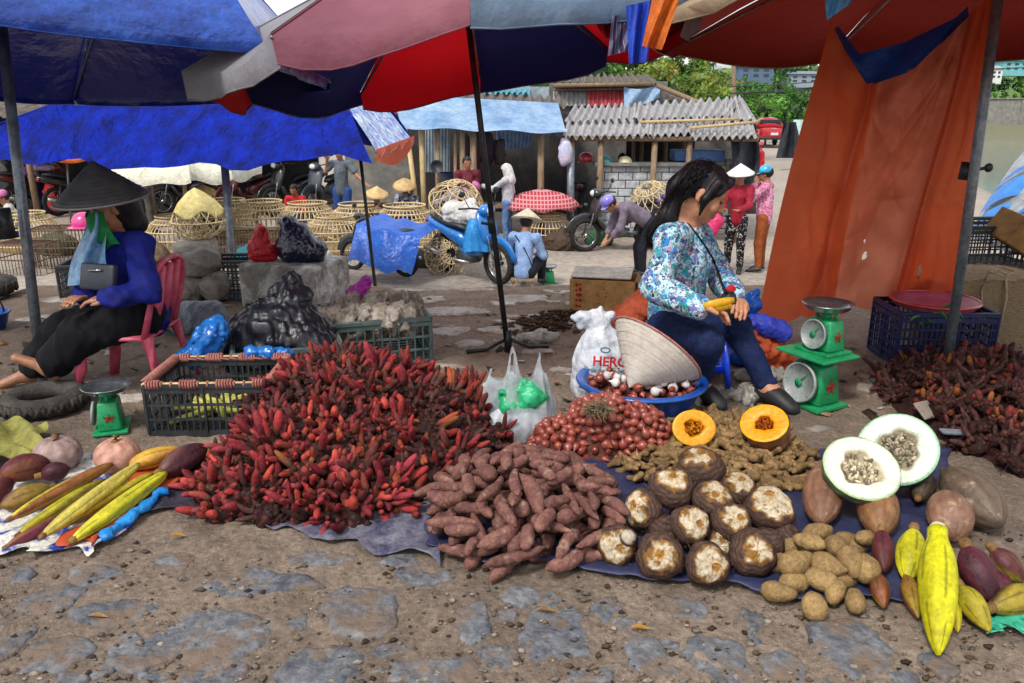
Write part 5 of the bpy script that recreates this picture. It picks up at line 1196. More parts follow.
# ------------------------------------------------------------------ corms with pale cut crowns
m_attr = mat('root_skin', '808080', None, 30, .8, bump=.5, bsc=70, attr=True, lo=.3, hi=.7, var=.1)
from mathutils import noise as MN
def NOI(p): return MN.noise(Vector(p))
def corm(label, u, v, z, rpx, ax, seed, nub=False, flat=.82, cut=.74, dbl=False):
    c = G(u, v, z); sc_ = CAM_F / (c.y * CP - (c.z - CAM_H) * SP); R_ = .95 * rpx / sc_
    t = thing('corm', label, 'corm', c, group=None)
    r = np.random.RandomState(seed)
    prof = []; nn = 34
    for i in range(nn):
        th = PI * (1 - i / (nn - 1)); prof.append((math.sin(th), math.cos(th)))
    C = []; Pf = []
    n = 52
    ph = r.uniform(0, 6, 6)
    x_, y_, z_ = basis(ax); V = []; cols = []
    sk1, sk2 = np.array(lin('3a2924')), np.array(lin('5e473c')); wh = np.array(lin('bdb29c')); ye = np.array(lin('b08238')); br = np.array(lin('6a4420'))
    for i, (pr_, ph_) in enumerate(prof):
        for j in range(n):
            a = 2 * PI * j / n
            h = ph_ * flat; q = pr_ * (1 + .045 * math.sin(3 * a + ph[0]) + .03 * math.sin(7 * a + ph[1] + h * 3))
            edge = cut + .05 * math.sin(5 * a + ph[2]) + .04 * math.sin(9 * a + ph[3]) + .06 * math.sin(2 * a + ph[5])
            rr = math.hypot(pr_ * math.cos(a) - .22 * math.sin(seed * 3.7), pr_ * math.sin(a) - .2 * math.cos(seed * 5.1))
            nv = NOI((pr_ * math.cos(a) * 3.2 + seed * 7, pr_ * math.sin(a) * 3.2, seed * 3.1)); nf = NOI((pr_ * math.cos(a) * 8 + seed, pr_ * math.sin(a) * 8, h * 4 + seed)); ng = NOI((pr_ * math.cos(a) * 17, pr_ * math.sin(a) * 17, h * 9 + seed))
            edge = cut + .05 + .09 * math.sin(seed * 2.4) + .24 * nv + .08 * nf
            if ph_ > edge:      # trimmed crown: flattened, with rings, bruises and the stump of the stem
                h = flat * (edge + (ph_ - edge) * .45) + .03 * math.cos(rr * 30) * (rr < .6) + .03 * nf
                if nub and rr < .3: h += .22 * (1 - (rr / .3) ** 3)
                col = wh * (1 + .1 * ng)
                if nf > .12: col = wh * .55 + ye * .45
                if nf + .5 * ng > .6: col = ye * .7 + br * .3
                if nf < -.55: col = br * .8 + ye * .2
                if rr < .2: col = br * .65 + ye * .35 * (1 + ng)
                elif rr < .36 and nv + .6 * nf > .05: col = ye * .5 + wh * .5
                if ph_ < edge + .05: col = col * .5 + ye * .25
            else:
                b_ = .5 + .5 * math.sin(h * 34 + 3 * nv); col = (sk1 * b_ + sk2 * (1 - b_)) * (1 + .5 * ng); q *= 1 + .014 * math.sin(h * 34 + 3 * nv) + .02 * nf
                if ph_ > edge - .1: col = br * .5 + ye * .3
            q *= 1 + .01 * math.sin(h * 40)
            V.append((x_ * q * math.cos(a) + y_ * q * math.sin(a) + z_ * h) * R_); cols.append(np.clip(col, .01, 1))
    F = [(i * n + j, i * n + (j + 1) % n, (i + 1) * n + (j + 1) % n, (i + 1) * n + j) for i in range(nn - 1) for j in range(n)]
    mb = MB(); mb.add(V, F, cols); mb.build('root_body', m_attr, t)
    mb = MB()
    for k in range(46):
        d = r.normal(size=3); d = Vector(d).normalized()
        if d.dot(z_) > .25: continue
        s0 = Vector((d.x, d.y, d.z)) * R_ * .88; mb.tube([s0, s0 * 1.1 + Vector(r.normal(size=3)) * .006, s0 * 1.14 + Vector(r.normal(size=3)) * .012], [.0012, .0009, .0004], 3)
    mb.build('rootlets', m_bark, t)
    if dbl:
        mb = MB(); mb.blob(z_ * R_ * .5 + x_ * R_ * .5 + y_ * R_ * .45, R_ * .42, 14, 10, .06, seed, col=lambda d: tuple(wh * .9) if d.dot(Vector((0, -.7, .7))) > .55 else tuple(sk2)); mb.build('side_knob', m_attr, t)
    return t
CO = [('round corm at the front whose pale ringed crown faces straight ahead', 660, 556, .062, 25, (-.05, -.8, .5), 1, {}),
 ('round corm at the front edge of the sheet with a rough white centre', 707, 564, .06, 23, (.05, -.8, .5), 2, {}),
 ('large corm with white swirled crown next to the potatoes', 752, 553, .062, 25, (.1, -.7, .6), 3, {}),
 ('double knobbed corm touching the sweet potato heap', 617, 545, .055, 22, (-.15, -.75, .3), 4, dict(dbl=True, cut=.7)),
 ('dark corm turned sideways above the double knobbed one', 643, 510, .09, 22, (-.75, -.5, .35), 5, {}),
 ('corm with broad yellow white crown near the top of the corm pile', 672, 488, .14, 24, (.0, -.45, .85), 6, {}),
 ('corm with cream crown tilted right in the middle of the pile', 690, 525, .11, 21, (.25, -.7, .6), 7, {}),
 ('wide corm with flat white crown in the centre of the pile', 713, 499, .13, 22, (.15, -.35, .9), 8, dict(flat=.72)),
 ('corm with dark browned crown beside the stemmed corm', 731, 522, .10, 21, (.1, -.6, .75), 9, {}),
 ('dark corm with a pale cap and short stem nub', 769, 509, .10, 26, (.08, -.35, .93), 10, dict(nub=True, cut=.62)),
 ('uppermost corm at the back of the pile beneath the ginger', 700, 468, .15, 25, (-.15, -.25, .93), 11, {}),
 ('pale topped corm half hidden behind the wide flat one', 737, 489, .11, 20, (.1, -.3, .92), 12, {}),
 ('small brown corm squeezed between the stemmed corm and the potatoes', 786, 536, .05, 17, (.3, -.2, .5), 13, dict(cut=1.4)),
 ('shadowed dark corm in the gap behind the front corms', 668, 532, .055, 21, (.2, .1, .9), 14, dict(cut=1.4)),
 ('small whitish corm low between the two front middle corms', 722, 543, .05, 18, (.1, -.7, .6), 15, {})]
for lb, u_, v_, z_, r_, ax_, sd_, kw in CO: corm(lb, u_, v_, z_, r_, ax_, sd_, **kw)
for k, (u_, v_) in enumerate(((700, 520), (740, 505), (765, 530), (690, 500))):
    c = G(u_, v_, .055); c.y += .07; corm(['hidden dark corm supporting the centre of the pile', 'dark corm under the pale topped one', 'dark corm supporting the stemmed one', 'dark corm beneath the upper left of the pile'][k], u_, v_ + 14, .045, 21, (0, .3, .9), 40 + k, cut=1.4)
# ------------------------------------------------------------------ potatoes
m_pot = mat('potato_skin', '705a3c', '9c8052', 30, .7, bump=.35, bsc=140, lo=.3, hi=.72, var=.14, dirt=('4a3c28', 60, .58, .6), fine=.28)
pp_ = [spud(.088, .032, 70 + i, .03, .5, tip=None, bump=.035).build('potato', m_pot) for i in range(4)]
POT = [(777, 562, .034, .9, 0), (797, 561, .075, 1.1, .5), (809, 542, .085, .95, 2.2), (818, 532, .07, .95, .2), (836, 546, .07, 1., 1.2), (828, 566, .07, 1., -.5), (822, 581, .045, 1.1, -.5), (779, 592, .032, .95, -.4), (795, 583, .034, 1., .4), (813, 604, .032, 1., 1.2), (836, 592, .033, .9, 1.), (855, 600, .032, .9, 1.4), (850, 562, .07, 1.05, 1.5), (866, 566, .06, 1.15, 1.4), (865, 538, .06, .9, .6), (847, 540, .04, .9, .4), (822, 549, .04, .9, .4), (790, 545, .04, .9, 1.), (806, 574, .032, .9, .8), (845, 580, .033, .95, .3), (835, 570, .03, .9, 1.1), (858, 545, .03, .95, .8), (815, 560, .03, .9, .8), (800, 548, .035, .9, .2)]
for k, (u_, v_, z_, s_, a_) in enumerate(POT):
    p = G(u_, v_, z_); e = (RND.uniform(0, 6), RND.uniform(-.25, .25), a_)
    zz_ = 'in the front row' if v_ > 578 else ('on top' if z_ > .055 else 'underneath at the back')
    lb = ['oval', 'knobbly', 'smooth', 'broad'][k % 4] + ' potato ' + zz_ + ' of the potato heap by the yellow blossoms'
    if k < 4: o = pp_[k]; o.location = p; o.rotation_euler = e; o.scale = (s_,) * 3
    else: o = dup(pp_[k % 4], p, rot=e, s=s_)
    tag(o, lb, 'potato', 'potatoes heaped beside the corms')
# ------------------------------------------------------------------ blossoms, pumpkins
m_blo = mat('blossom_skin', '808080', None, 18, .56, bump=.35, bsc=60, attr=True, var=.04, lo=.25, hi=.6, spec=.35, dirt=('4a3418', 40, .62, .7), fine=.2)
def blossom(label, a, b, R_, cols, seed, bellyt=.4, pw=.75, name='banana_blossom', cut=None, up=(0, 0, 1), ridge=.03, n=44, k=24, cat='banana blossom', stub=True, droop=0):
    """spindle from a (stem end) to b (tip); cols: (base, tip, streak)"""
    a = Vector(a); b = Vector(b); t_ = thing(name, label, cat, a.lerp(b, .5)); r = np.random.RandomState(seed); ph = r.uniform(0, 6, 5)
    c0, c1, c2 = [np.array(lin(q)) for q in cols]; P = []; Rr = []; C = []
    d = (b - a); x_, y_, _ = basis(d, up); V = []
    for i in range(k):
        t = i / (k - 1); q = (t / bellyt * .5 if t < bellyt else .5 + .5 * (t - bellyt) / (1 - bellyt))
        rr = R_ * max(.02, math.sin(PI * min(max(q, .015), .995))) ** pw
        if cut and t < .12: rr = max(rr, R_ * cut)
        p = a.lerp(b, t) + Vector((0, 0, -droop * 4 * t * (1 - t)))
        for j in range(n):
            an = 2 * PI * j / n; e = rr * (1 + ridge * math.cos(5 * an + ph[0] + t * 1.2) + .02 * math.sin(3 * an + t * 5 + ph[1]))
            V.append(p + x_ * e * math.cos(an) + y_ * e * math.sin(an))
            m_ = np.clip(.5 + .5 * math.sin(an + ph[2] + 1.5 * t) + .25 * math.sin(3 * an + ph[3] + 4 * t), 0, 1)
            m_ = m_ * m_ * (3 - 2 * m_); base = c0 * (1 - t) + c1 * t; col = base * (1 - m_) + c2 * m_
            if abs(math.cos(2.5 * an + ph[0] / 2 + t * .6)) < .13: col = col * .45
            C.append(np.clip(col * r.uniform(.92, 1.08), 0, 1))
    F = [(i * n + j, i * n + (j + 1) % n, (i + 1) * n + (j + 1) % n, (i + 1) * n + j) for i in range(k - 1) for j in range(n)]
    F += [tuple(range(n - 1, -1, -1)), tuple((k - 1) * n + j for j in range(n))]
    mb = MB(); mb.add(V, F, C); mb.build('bracts', m_blo, t_, world=True)
    if stub:
        dn = d.normalized(); r0 = R_ * (cut or .45)
        mb = MB(); mb.lathe([(0, -.012), (r0 * .7, -.012), (r0 * .85, -.004), (r0 * .8, .012), (r0 * .6, .02)], 16, a + dn * -.002, dn); mb.build('stem_end', mat('cut_stem', 'b0a488', 'd4cab0', 40, .8) if cut else mat('stem_brown', '5a3c24', '8a6c40', 30, .8), t_, world=True)
    return t_
def px(u_, v_, z_): return G(u_, v_, z_)
YEL, YE2, PUR, DPU, OLV, GYE = 'a8a812', 'c4b428', '4a1a26', '34121e', '6f7a22', '8f9a1c'
blossom('biggest bright yellow blossom with white cut stem pointing straight down', px(938, 530, .15), px(938, 655, .02), .041, ('aaa800', '9c9400', 'b8b40c'), 1, .42, .6, cut=.55)
blossom('plump yellow blossom left of the biggest one', px(914, 529, .10), px(907, 582, .035), .034, ('b8b010', '9c9a10', 'c8c020'), 2, .45, .6)
blossom('dark purple blossom right of the biggest yellow one', px(966, 545, .12), px(990, 602, .035), .04, (PUR, DPU, '5c2430'), 3, .45, .6)
blossom('olive and purple blossom at the right frame edge', px(992, 548, .11), px(1022, 583, .05), .03, ('6a5a22', '7a7422', PUR), 4, .45, .6)
blossom('slender olive yellow blossom beside the purple one in front', px(960, 585, .06), px(990, 632, .02), .028, ('8f8c20', '9c8a20', '6a5a20'), 5, .4, .7)
blossom('purple blossom with yellow streak lying lowest at the right edge', px(990, 608, .035), px(1040, 592, .035), .034, (DPU, PUR, '8a7a24'), 6, .5, .6)
blossom('red purple blossom between potatoes and yellow blossom', px(882, 530, .09), px(884, 572, .04), .026, (PUR, '4c1e1e', '5a2826'), 7, .45, .6)
blossom('brown and yellow pointed blossom below the red purple one', px(876, 572, .05), px(884, 608, .02), .022, ('5a2c1e', '98801c', '6c3a22'), 8, .4, .7)
blossom('small brown yellow blossom under the plump yellow one', px(906, 575, .045), px(918, 618, .018), .022, ('7c4a22', '9a8a20', '6a3a20'), 9, .4, .7)
blossom('thin yellow blossom tucked behind the tip of the biggest one', px(948, 590, .04), px(958, 632, .015), .018, ('a89c18', 'b0a420', '8c8018'), 10, .4, .7)
blossom('purple blossom half hidden behind the dark purple one', px(985, 560, .06), px(1010, 605, .03), .03, (PUR, PUR, DPU), 11, .45, .6)
LONG = dict(bellyt=.5, pw=.34, n=36, k=18, ridge=.07)
blossom('uppermost long yellow blossom with green tip', px(12, 518, .045), px(112, 464, .07), .021, ('b8a830', '8aa01c', '7c4a28'), 21, **LONG)
blossom('second long blossom flushed purple, behind the straight yellow one', px(20, 534, .03), px(104, 480, .04), .021, ('a89a28', 'a0a024', '5a2030'), 22, **LONG)
blossom('long straw yellow blossom lying over its neighbours', px(44, 535, .05), px(139, 464, .07), .022, ('b8a848', 'a89848', 'c0b050'), 23, **LONG)
blossom('long yellow blossom with purple base', px(68, 524, .03), px(152, 474, .04), .018, ('6a2430', 'b4ac20', 'b0a428'), 24, **LONG)
blossom('front most long bright yellow blossom', px(74, 539, .035), px(166, 473, .05), .024, ('c0b828', 'b0ac24', 'ccc040'), 25, **LONG)
blossom('purple long blossom stub under the straw yellow one', px(8, 546, .02), px(70, 516, .025), .017, ('8a6a30', '6a3030', '5a2030'), 26, **LONG)
blossom('round purple blossom with yellow split at the back left', px(50, 462, .06), px(0, 474, .075), .042, (PUR, '7a4a20', '5a1c28'), 31, .5, .5)
blossom('yellow and purple blossom below the round purple one', px(52, 488, .045), px(0, 506, .045), .034, ('8a7428', '7a5a24', PUR), 32, .5, .55)
blossom('dark red blossom cut by the left frame edge', px(12, 480, .05), px(-30, 510, .05), .034, (PUR, '7a3a24', '5a1c28'), 33, .5, .55)
blossom('small dark blossom behind the long yellow tips', px(40, 476, .05), px(70, 468, .06), .03, (PUR, DPU, '4a2020'), 34, .5, .6)
blossom('fat purple blossom at the end of the orange sheet', px(160, 473, .05), px(206, 447, .06), .042, ('4a2228', '3a1a24', '6c4a40'), 35, .5, .5)
blossom('yellow orange blossom beside the fat purple one', px(126, 466, .05), px(182, 450, .06), .032, ('b07c24', '7a3a2c', 'b89030'), 36, .5, .55)
m_pk = mat('pumpkin_skin', '808080', None, 9, .62, bump=.4, bsc=50, attr=True, var=.05, dirt=('b8a084', 26, .57, .45))
def pumpkin(label, c, R_, sq, cols, seed, ribs=10, rd=.06, name='pumpkin', stem=True):
    t = thing(name, label, 'pumpkin', c); r = np.random.RandomState(seed); n, k = 50, 20; V = []; C = []; c0, c1 = [np.array(lin(q)) for q in cols]
    for i in range(k + 1):
        th = PI * (1 - i / k)
        for j in range(n):
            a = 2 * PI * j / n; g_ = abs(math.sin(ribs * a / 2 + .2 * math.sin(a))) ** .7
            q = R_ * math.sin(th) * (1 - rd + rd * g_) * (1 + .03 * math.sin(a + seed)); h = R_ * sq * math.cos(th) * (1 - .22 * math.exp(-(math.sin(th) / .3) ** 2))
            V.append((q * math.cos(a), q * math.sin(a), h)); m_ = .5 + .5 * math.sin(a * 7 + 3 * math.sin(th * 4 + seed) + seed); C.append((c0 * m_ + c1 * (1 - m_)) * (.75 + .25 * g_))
    F = [(i * n + j, i * n + (j + 1) % n, (i + 1) * n + (j + 1) % n, (i + 1) * n + j) for i in range(k) for j in range(n)]
    mb = MB(); mb.add(V, F, C); mb.build('flesh', m_pk, t)
    if stem: mb = MB(); mb.tube([(0, 0, R_ * sq * .7), (.003, 0, R_ * sq * .92), (.006, .002, R_ * sq * 1.12)], [.016, .009, .012], 8); mb.build('stem', mat('stem_brown', '5a3c24', '8a6c40', 30, .8), t)
    return t
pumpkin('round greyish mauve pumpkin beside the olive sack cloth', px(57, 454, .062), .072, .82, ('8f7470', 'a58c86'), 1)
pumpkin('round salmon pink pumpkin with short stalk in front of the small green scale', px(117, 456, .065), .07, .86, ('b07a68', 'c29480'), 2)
def longpump(label, a, b, R_, cols, seed, neck=.75):
    a = Vector(a); b = Vector(b); t_ = thing('long_pumpkin', label, 'pumpkin', a.lerp(b, .5)); r = np.random.RandomState(seed); c0, c1 = [np.array(lin(q)) for q in cols]
    x_, y_, d = basis(b - a); L_ = (b - a).length; n, k = 32, 22; V = []; C = []
    for i in range(k):
        t = i / (k - 1); rr = R_ * math.sin(PI * min(max(t, .012), .988)) ** .5 * (neck + (1 - neck) * (.5 - .5 * math.cos(PI * t)))
        for j in range(n):
            an = 2 * PI * j / n; rib = abs(math.sin(5 * an)) ** .6
            e = rr * (.97 + .03 * rib + .015 * math.sin(2 * an + seed)); V.append(a + d * (L_ * t) + x_ * e * math.cos(an) + y_ * e * math.sin(an))
            m_ = np.clip(.5 + .45 * math.sin(9 * an + 2.2 * math.sin(5 * t + seed)) + .35 * math.sin(17 * an + 9 * t), 0, 1); C.append(c0 * m_ + c1 * (1 - m_))
    F = [(i * n + j, i * n + (j + 1) % n, (i + 1) * n + (j + 1) % n, (i + 1) * n + j) for i in range(k - 1) for j in range(n)] + [tuple(range(n - 1, -1, -1)), tuple((k - 1) * n + j for j in range(n))]
    mb = MB(); mb.add(V, F, C); mb.build('flesh', m_pk, t_, world=True)
    mb = MB(); mb.lathe([(0, .012), (.008, .012), (.011, .0), (.012, -.01)], 10, a, -d); mb.build('stem', mat('stem_brown', '5a3c24', '8a6c40', 30, .8), t_, world=True)
    return t_
longpump('brown streaked pumpkin under the left side of the cut melon', px(826, 466, .09), px(820, 522, .055), .056, ('8a6248', '6c4a3a'), 1, 1.0)
longpump('ochre pumpkin standing below the middle of the cut melons', px(876, 484, .09), px(880, 534, .05), .054, ('96683c', '7a5232'), 2, 1.0)
longpump('tan streaked pumpkin behind the biggest yellow blossom', px(945, 494, .1), px(955, 538, .05), .058, ('8f6a54', '765240'), 3, 1.0)
longpump('largest grey brown pumpkin lying diagonal at the back right', px(945, 472, .09), px(1000, 524, .06), .068, ('6a5848', '4e4034'), 4, .95)
longpump('small dark pumpkin in shade between the cut melon and the tan pumpkin', px(918, 498, .05), px(928, 478, .05), .036, ('5a4a38', '453a30'), 5, .9)
def halffruit(name, label, c, ax, R_, depth, skin, flesh, seedc, hole, seed, sq=1., cat='pumpkin', skin2=None, rimc=None):
    """cut fruit: rind dome behind a flat cut face with a seed hollow"""
    t = thing(name, label, cat, c); c = Vector(c); r = np.random.RandomState(seed); n = 44
    sk, sk2 = np.array(lin(skin)), np.array(lin(skin2 or skin))
    V = []; x_, y_, z_ = basis(ax); C = []; k = 16
    for i in range(k + 1):
        th = (PI / 2) * i / k
        for j in range(n):
            a = 2 * PI * j / n; q = R_ * math.cos(th) ** .75 * (1 + .015 * math.cos(10 * a)); h = -depth * math.sin(th)
            V.append(c + x_ * q * math.cos(a) + y_ * q * sq * math.sin(a) + z_ * h); m_ = .5 + .5 * math.sin(a * 9 + 3 * math.sin(th * 3)); C.append(sk * m_ + sk2 * (1 - m_))
    F = [(i * n + j, (i + 1) * n + j, (i + 1) * n + (j + 1) % n, i * n + (j + 1) % n) for i in range(k) for j in range(n)]
    mb = MB(); mb.add(V, F, C); mb.build('rind', m_pk, t, world=True)
    fl = np.array(lin(flesh)); rc = np.array(lin(rimc or flesh)); V = []; C = []
    rings = [1., .97, .9, .75, .6, hole * 1.15, hole, hole * .8, hole * .45, 0.02]; dz = [0, .003, .004, .003, .002, .001, -.006, -.02, -.028, -.026]
    for i, (q, d_) in enumerate(zip(rings, dz)):
        for j in range(n):
            a = 2 * PI * j / n; wv_ = 1 + (.10 * math.sin(3 * a + seed) + .07 * math.sin(7 * a + seed * 2)) * (1 if q <= hole * 1.2 else 0)
            V.append(c + x_ * R_ * q * wv_ * math.cos(a) + y_ * R_ * q * sq * wv_ * math.sin(a) + z_ * (d_ * R_ / .08 + .001 * math.sin(a * 13 + i)))
            C.append(rc if i < 2 else (fl if q > hole * 1.05 else np.array(lin(seedc)) * r.uniform(.7, 1.15)))
    F = [(i * n + j, i * n + (j + 1) % n, (i + 1) * n + (j + 1) % n, (i + 1) * n + j) for i in range(len(rings) - 1) for j in range(n)]
    F = [f[::-1] for f in F] if False else F
    mb = MB(); mb.add(V, F, C); mb.build('cut_face', mat('cut_flesh', '808080', None, 40, .45, bump=.25, bsc=60, attr=True, var=0, lo=.1, hi=.5), t, world=True)
    mb = MB()
    for q in range(70):
        a = r.uniform(0, 6.3); rr = R_ * hole * math.sqrt(r.uniform(0, 1)) * .92; p = c + x_ * rr * math.cos(a) + y_ * rr * sq * math.sin(a) + z_ * (-.004 * R_ / .08 + r.uniform(-.006, .004))
        tc_ = np.array(lin(seedc)) * r.choice([.35, .7, 1, 1.25, 1.5]); mb.blob(p, (R_ * .085, R_ * .055, R_ * .03), 7, 5, col=tuple(np.clip(tc_, 0, 1)), rot=Euler((r.uniform(0, 6), r.uniform(0, 6), r.uniform(0, 6))).to_matrix())
    mb.build('seeds', m_attr, t, world=True)
    return t
halffruit('cut_pumpkin', 'cut pumpkin half with bright yellow face on the ginger beside the blue basin', px(694, 428, .125), (.02, -.82, .5), .071, .07, '8a5a3c', 'd88a00', 'b06a00', .42, 1, .84, skin2='a8764c', rimc='d89a10')
halffruit('cut_pumpkin', 'larger pumpkin cut open on its yellow top, brown rind showing to the right', px(764, 423, .15), (-.42, -.45, .74), .078, .14, '8a5236', 'd88a00', '9c4a00', .36, 2, .9, skin2='a06a48', rimc='dca010')
halffruit('cut_melon', 'front melon half with white flesh facing up, laid over the pumpkins', px(862, 468, .17), (.03, -.6, .8), .107, .08, '4a5c3c', 'cfcebc', 'b4a88c', .5, 3, .92, 'melon', '60704c', '9cb48a')
halffruit('cut_melon', 'rear melon half tilted left with mint green rim and plastic wrapped back', px(897, 449, .16), (-.5, -.62, .6), .112, .125, '44583a', 'c6cfbc', 'a39880', .5, 4, .98, 'melon', '5a6c48', '8cb494')
# ------------------------------------------------------------------ red rhizome clusters
m_rhi = mat('rhizome_skin', '808080', None, 40, .74, bump=.4, bsc=110, attr=True, var=.2, lo=.25, hi=.7, dirt=('5c463c', 55, .56, .55))
def rhizome(seed, red, nf, kn=46):
    r = np.random.RandomState(seed); mb = MB(); br = np.array(lin('2e1714')); br2 = np.array(lin('58403a'))
    mb.blob((0, 0, 0), (.034, .031, .022), 10, 7, .25, seed, 2.5, col=tuple(br * .8))
    ax = Vector((r.normal() * .5, r.normal() * .5, 1)).normalized()
    for k in range(nf):
        d = (ax * 1.0 + Vector(r.normal(size=3)) * .62).normalized()
        s0 = Vector((d.x * .028 + r.normal() * .008, d.y * .026 + r.normal() * .008, d.z * .014)); L_ = r.uniform(.028, .058); w_ = r.uniform(.005, .0085)
        tip = s0 + d * L_ + Vector(r.normal(size=3)) * .004 + Vector((0, 0, .006)); mid = s0.lerp(tip, .5) + Vector(r.normal(size=3)) * .003
        rc = np.array(lin(red[r.randint(len(red))])) * r.uniform(.65, 1.25)
        if r.uniform() < .35: rc = rc * .5 + br2 * .3
        P = [s0, s0.lerp(mid, .6), mid, mid.lerp(tip, .5), mid.lerp(tip, .85), tip]; R_ = [w_ * .8, w_ * 1.05, w_ * 1.12, w_ * 1., w_ * .62, w_ * .2]
        mb.tube(P, R_, 7, col=[tuple(br2 * .7), tuple(br2 * .6 + rc * .3), tuple(rc * .9), tuple(rc), tuple(rc * 1.05), tuple(rc * .5)])
    for k in range(kn):
        d = Vector(r.normal(size=3)).normalized(); d.z = abs(d.z) * .9 - .25; q = r.uniform(.024, .042); c = Vector((d.x * q, d.y * q, d.z * q * .75)); w_ = r.uniform(.005, .0095); rc = np.array(lin(red[r.randint(len(red))]))
        col = br * r.uniform(.8, 2.0) if r.uniform() < .6 else rc * r.uniform(.35, .8); mb.blob(c, (w_ * r.uniform(.8, 1.7), w_, w_), 6, 5, .12, k, 2, col=tuple(np.clip(col, .005, 1)), rot=Euler((r.uniform(0, 6), r.uniform(0, 6), 0)).to_matrix())
    for k in range(10):
        d = Vector(r.normal(size=3)).normalized(); s0 = d * .03; mb.tube([s0, s0 + d * .014 + Vector((0, 0, -.006)), s0 + d * .022 + Vector((r.normal() * .006, r.normal() * .006, -.016))], [.0012, .001, .0004], 3, col=tuple(br * 2))
    return mb
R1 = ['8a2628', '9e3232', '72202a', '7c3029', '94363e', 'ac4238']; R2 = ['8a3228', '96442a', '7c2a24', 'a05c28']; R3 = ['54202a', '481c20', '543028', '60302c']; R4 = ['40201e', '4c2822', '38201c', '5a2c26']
cr_ = G(352, 462)
LOBES = [(352, 420, .36, .38, .20), (430, 432, .27, .34, .15), (318, 462, .30, .28, .15), (256, 495, .16, .16, .085), (440, 440, .26, .34, .12), (312, 497, .33, .17, .085)]
LOBES = [(G(u_, v_), a_, b_, h_) for u_, v_, a_, b_, h_ in LOBES]
def mound(x, y): return max(h_ * max(0, 1 - ((x - p.x) / a_) ** 2 - ((y - p.y) / b_) ** 2) ** .55 for p, a_, b_, h_ in LOBES)
mb = MB(); mb.grid(lambda s_, t: (lambda x, y: Vector((x, y, mound(x, y) - .03 + .01 * math.sin(x * 70) * math.cos(y * 60))))(cr_.x + (s_ - .5) * 1.7, cr_.y + (t - .45) * 1.3), 100, 80)
tag(mb.build('rhizome_debris', mat('rhizome_soil', '1c0e0c', '3a201c', 40, .9, bump=1., bsc=50, var=0)), 'dark soil and broken rhizome pieces in the core of the red heap', 'debris', kind='stuff')
rv = [rhizome(300 + i, [R1, R1, R2, R1, R3, R1, R3, R2, R1, R3][i], [10, 14, 9, 16, 5, 7, 3, 9, 12, 1][i], [46, 40, 50, 36, 66, 56, 72, 54, 46, 80][i]).build('rhizome_cluster', m_rhi) for i in range(10)]
RNM = ['crimson fingered', 'dense crimson', 'orange tinged', 'bushy crimson', 'dull red', 'sparse crimson', 'knobbly brown', 'orange red', 'large crimson', 'brown lumpy']
pts_ = []; r = np.random.RandomState(12); tries = 0; used = [False] * 10
while tries < 9000 and len(pts_) < 265:
    tries += 1; x = cr_.x + r.uniform(-.75, .75); y = cr_.y + r.uniform(-.45, .62); h = mound(x, y)
    if h < .012: continue
    if any((x - p[0]) ** 2 + (y - p[1]) ** 2 + (h - p[2]) ** 2 * .6 < .06 ** 2 for p in pts_): continue
    pts_.append((x, y, h)); e = .02; nx_ = (mound(x - e, y) - mound(x + e, y)) / (2 * e); ny_ = (mound(x, y - e) - mound(x, y + e)) / (2 * e)
    nrm = Vector((nx_ * .8, ny_ * .8 - .15, 1)).normalized() + Vector(r.normal(size=3)) * .28
    e_ = nrm.to_track_quat('Z', 'Y'); e_ = (e_ @ Euler((0, 0, r.uniform(0, 6.3))).to_quaternion()).to_euler()
    a_, b_ = (x - cr_.x) / .55, (y - cr_.y) / .5
    if a_ > .35: k = r.choice([2, 4, 6, 7, 9, 9, 6, 5])
    elif b_ < -.1 and r.uniform() < .6: k = r.choice([0, 1, 3, 2, 8])
    else: k = r.choice([0, 1, 3, 5, 8, 4, 6, 9, 4, 6])
    lb = RNM[k] + ' rhizome cluster ' + zone(a_, b_, h, .2) + ' the large red heap'; s_ = r.uniform(1.05, 1.6)
    if used[k]: dup(rv[k], (x, y, h - .005), rot=e_, label=lb, s=s_)
    else:
        used[k] = True; o = rv[k]; o.location = (x, y, h - .005); o.rotation_euler = e_; o.scale = (s_,) * 3; tag(o, lb, 'rhizome', 'red rhizome clusters of the large heap')
# second heap in the shade at the right
crr = G(1010, 420)
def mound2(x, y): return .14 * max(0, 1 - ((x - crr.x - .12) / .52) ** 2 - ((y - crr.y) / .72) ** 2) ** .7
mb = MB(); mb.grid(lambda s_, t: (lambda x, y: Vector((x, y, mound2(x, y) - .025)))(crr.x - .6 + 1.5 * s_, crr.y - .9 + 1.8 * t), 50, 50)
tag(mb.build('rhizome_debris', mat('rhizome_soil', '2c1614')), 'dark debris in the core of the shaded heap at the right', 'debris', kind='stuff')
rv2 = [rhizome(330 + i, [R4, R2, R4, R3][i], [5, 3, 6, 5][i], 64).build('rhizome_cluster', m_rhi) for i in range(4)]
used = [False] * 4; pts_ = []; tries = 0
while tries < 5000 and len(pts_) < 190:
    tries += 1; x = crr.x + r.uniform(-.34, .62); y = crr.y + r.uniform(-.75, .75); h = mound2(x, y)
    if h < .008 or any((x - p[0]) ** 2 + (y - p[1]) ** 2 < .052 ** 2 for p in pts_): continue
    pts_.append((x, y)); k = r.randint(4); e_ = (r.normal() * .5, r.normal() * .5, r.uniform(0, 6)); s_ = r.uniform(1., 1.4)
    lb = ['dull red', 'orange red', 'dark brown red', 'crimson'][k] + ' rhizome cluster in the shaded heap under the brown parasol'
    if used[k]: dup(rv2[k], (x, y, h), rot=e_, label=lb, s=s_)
    else: used[k] = True; o = rv2[k]; o.location = (x, y, h); o.rotation_euler = e_; tag(o, lb, 'rhizome', 'rhizome clusters of the shaded heap')
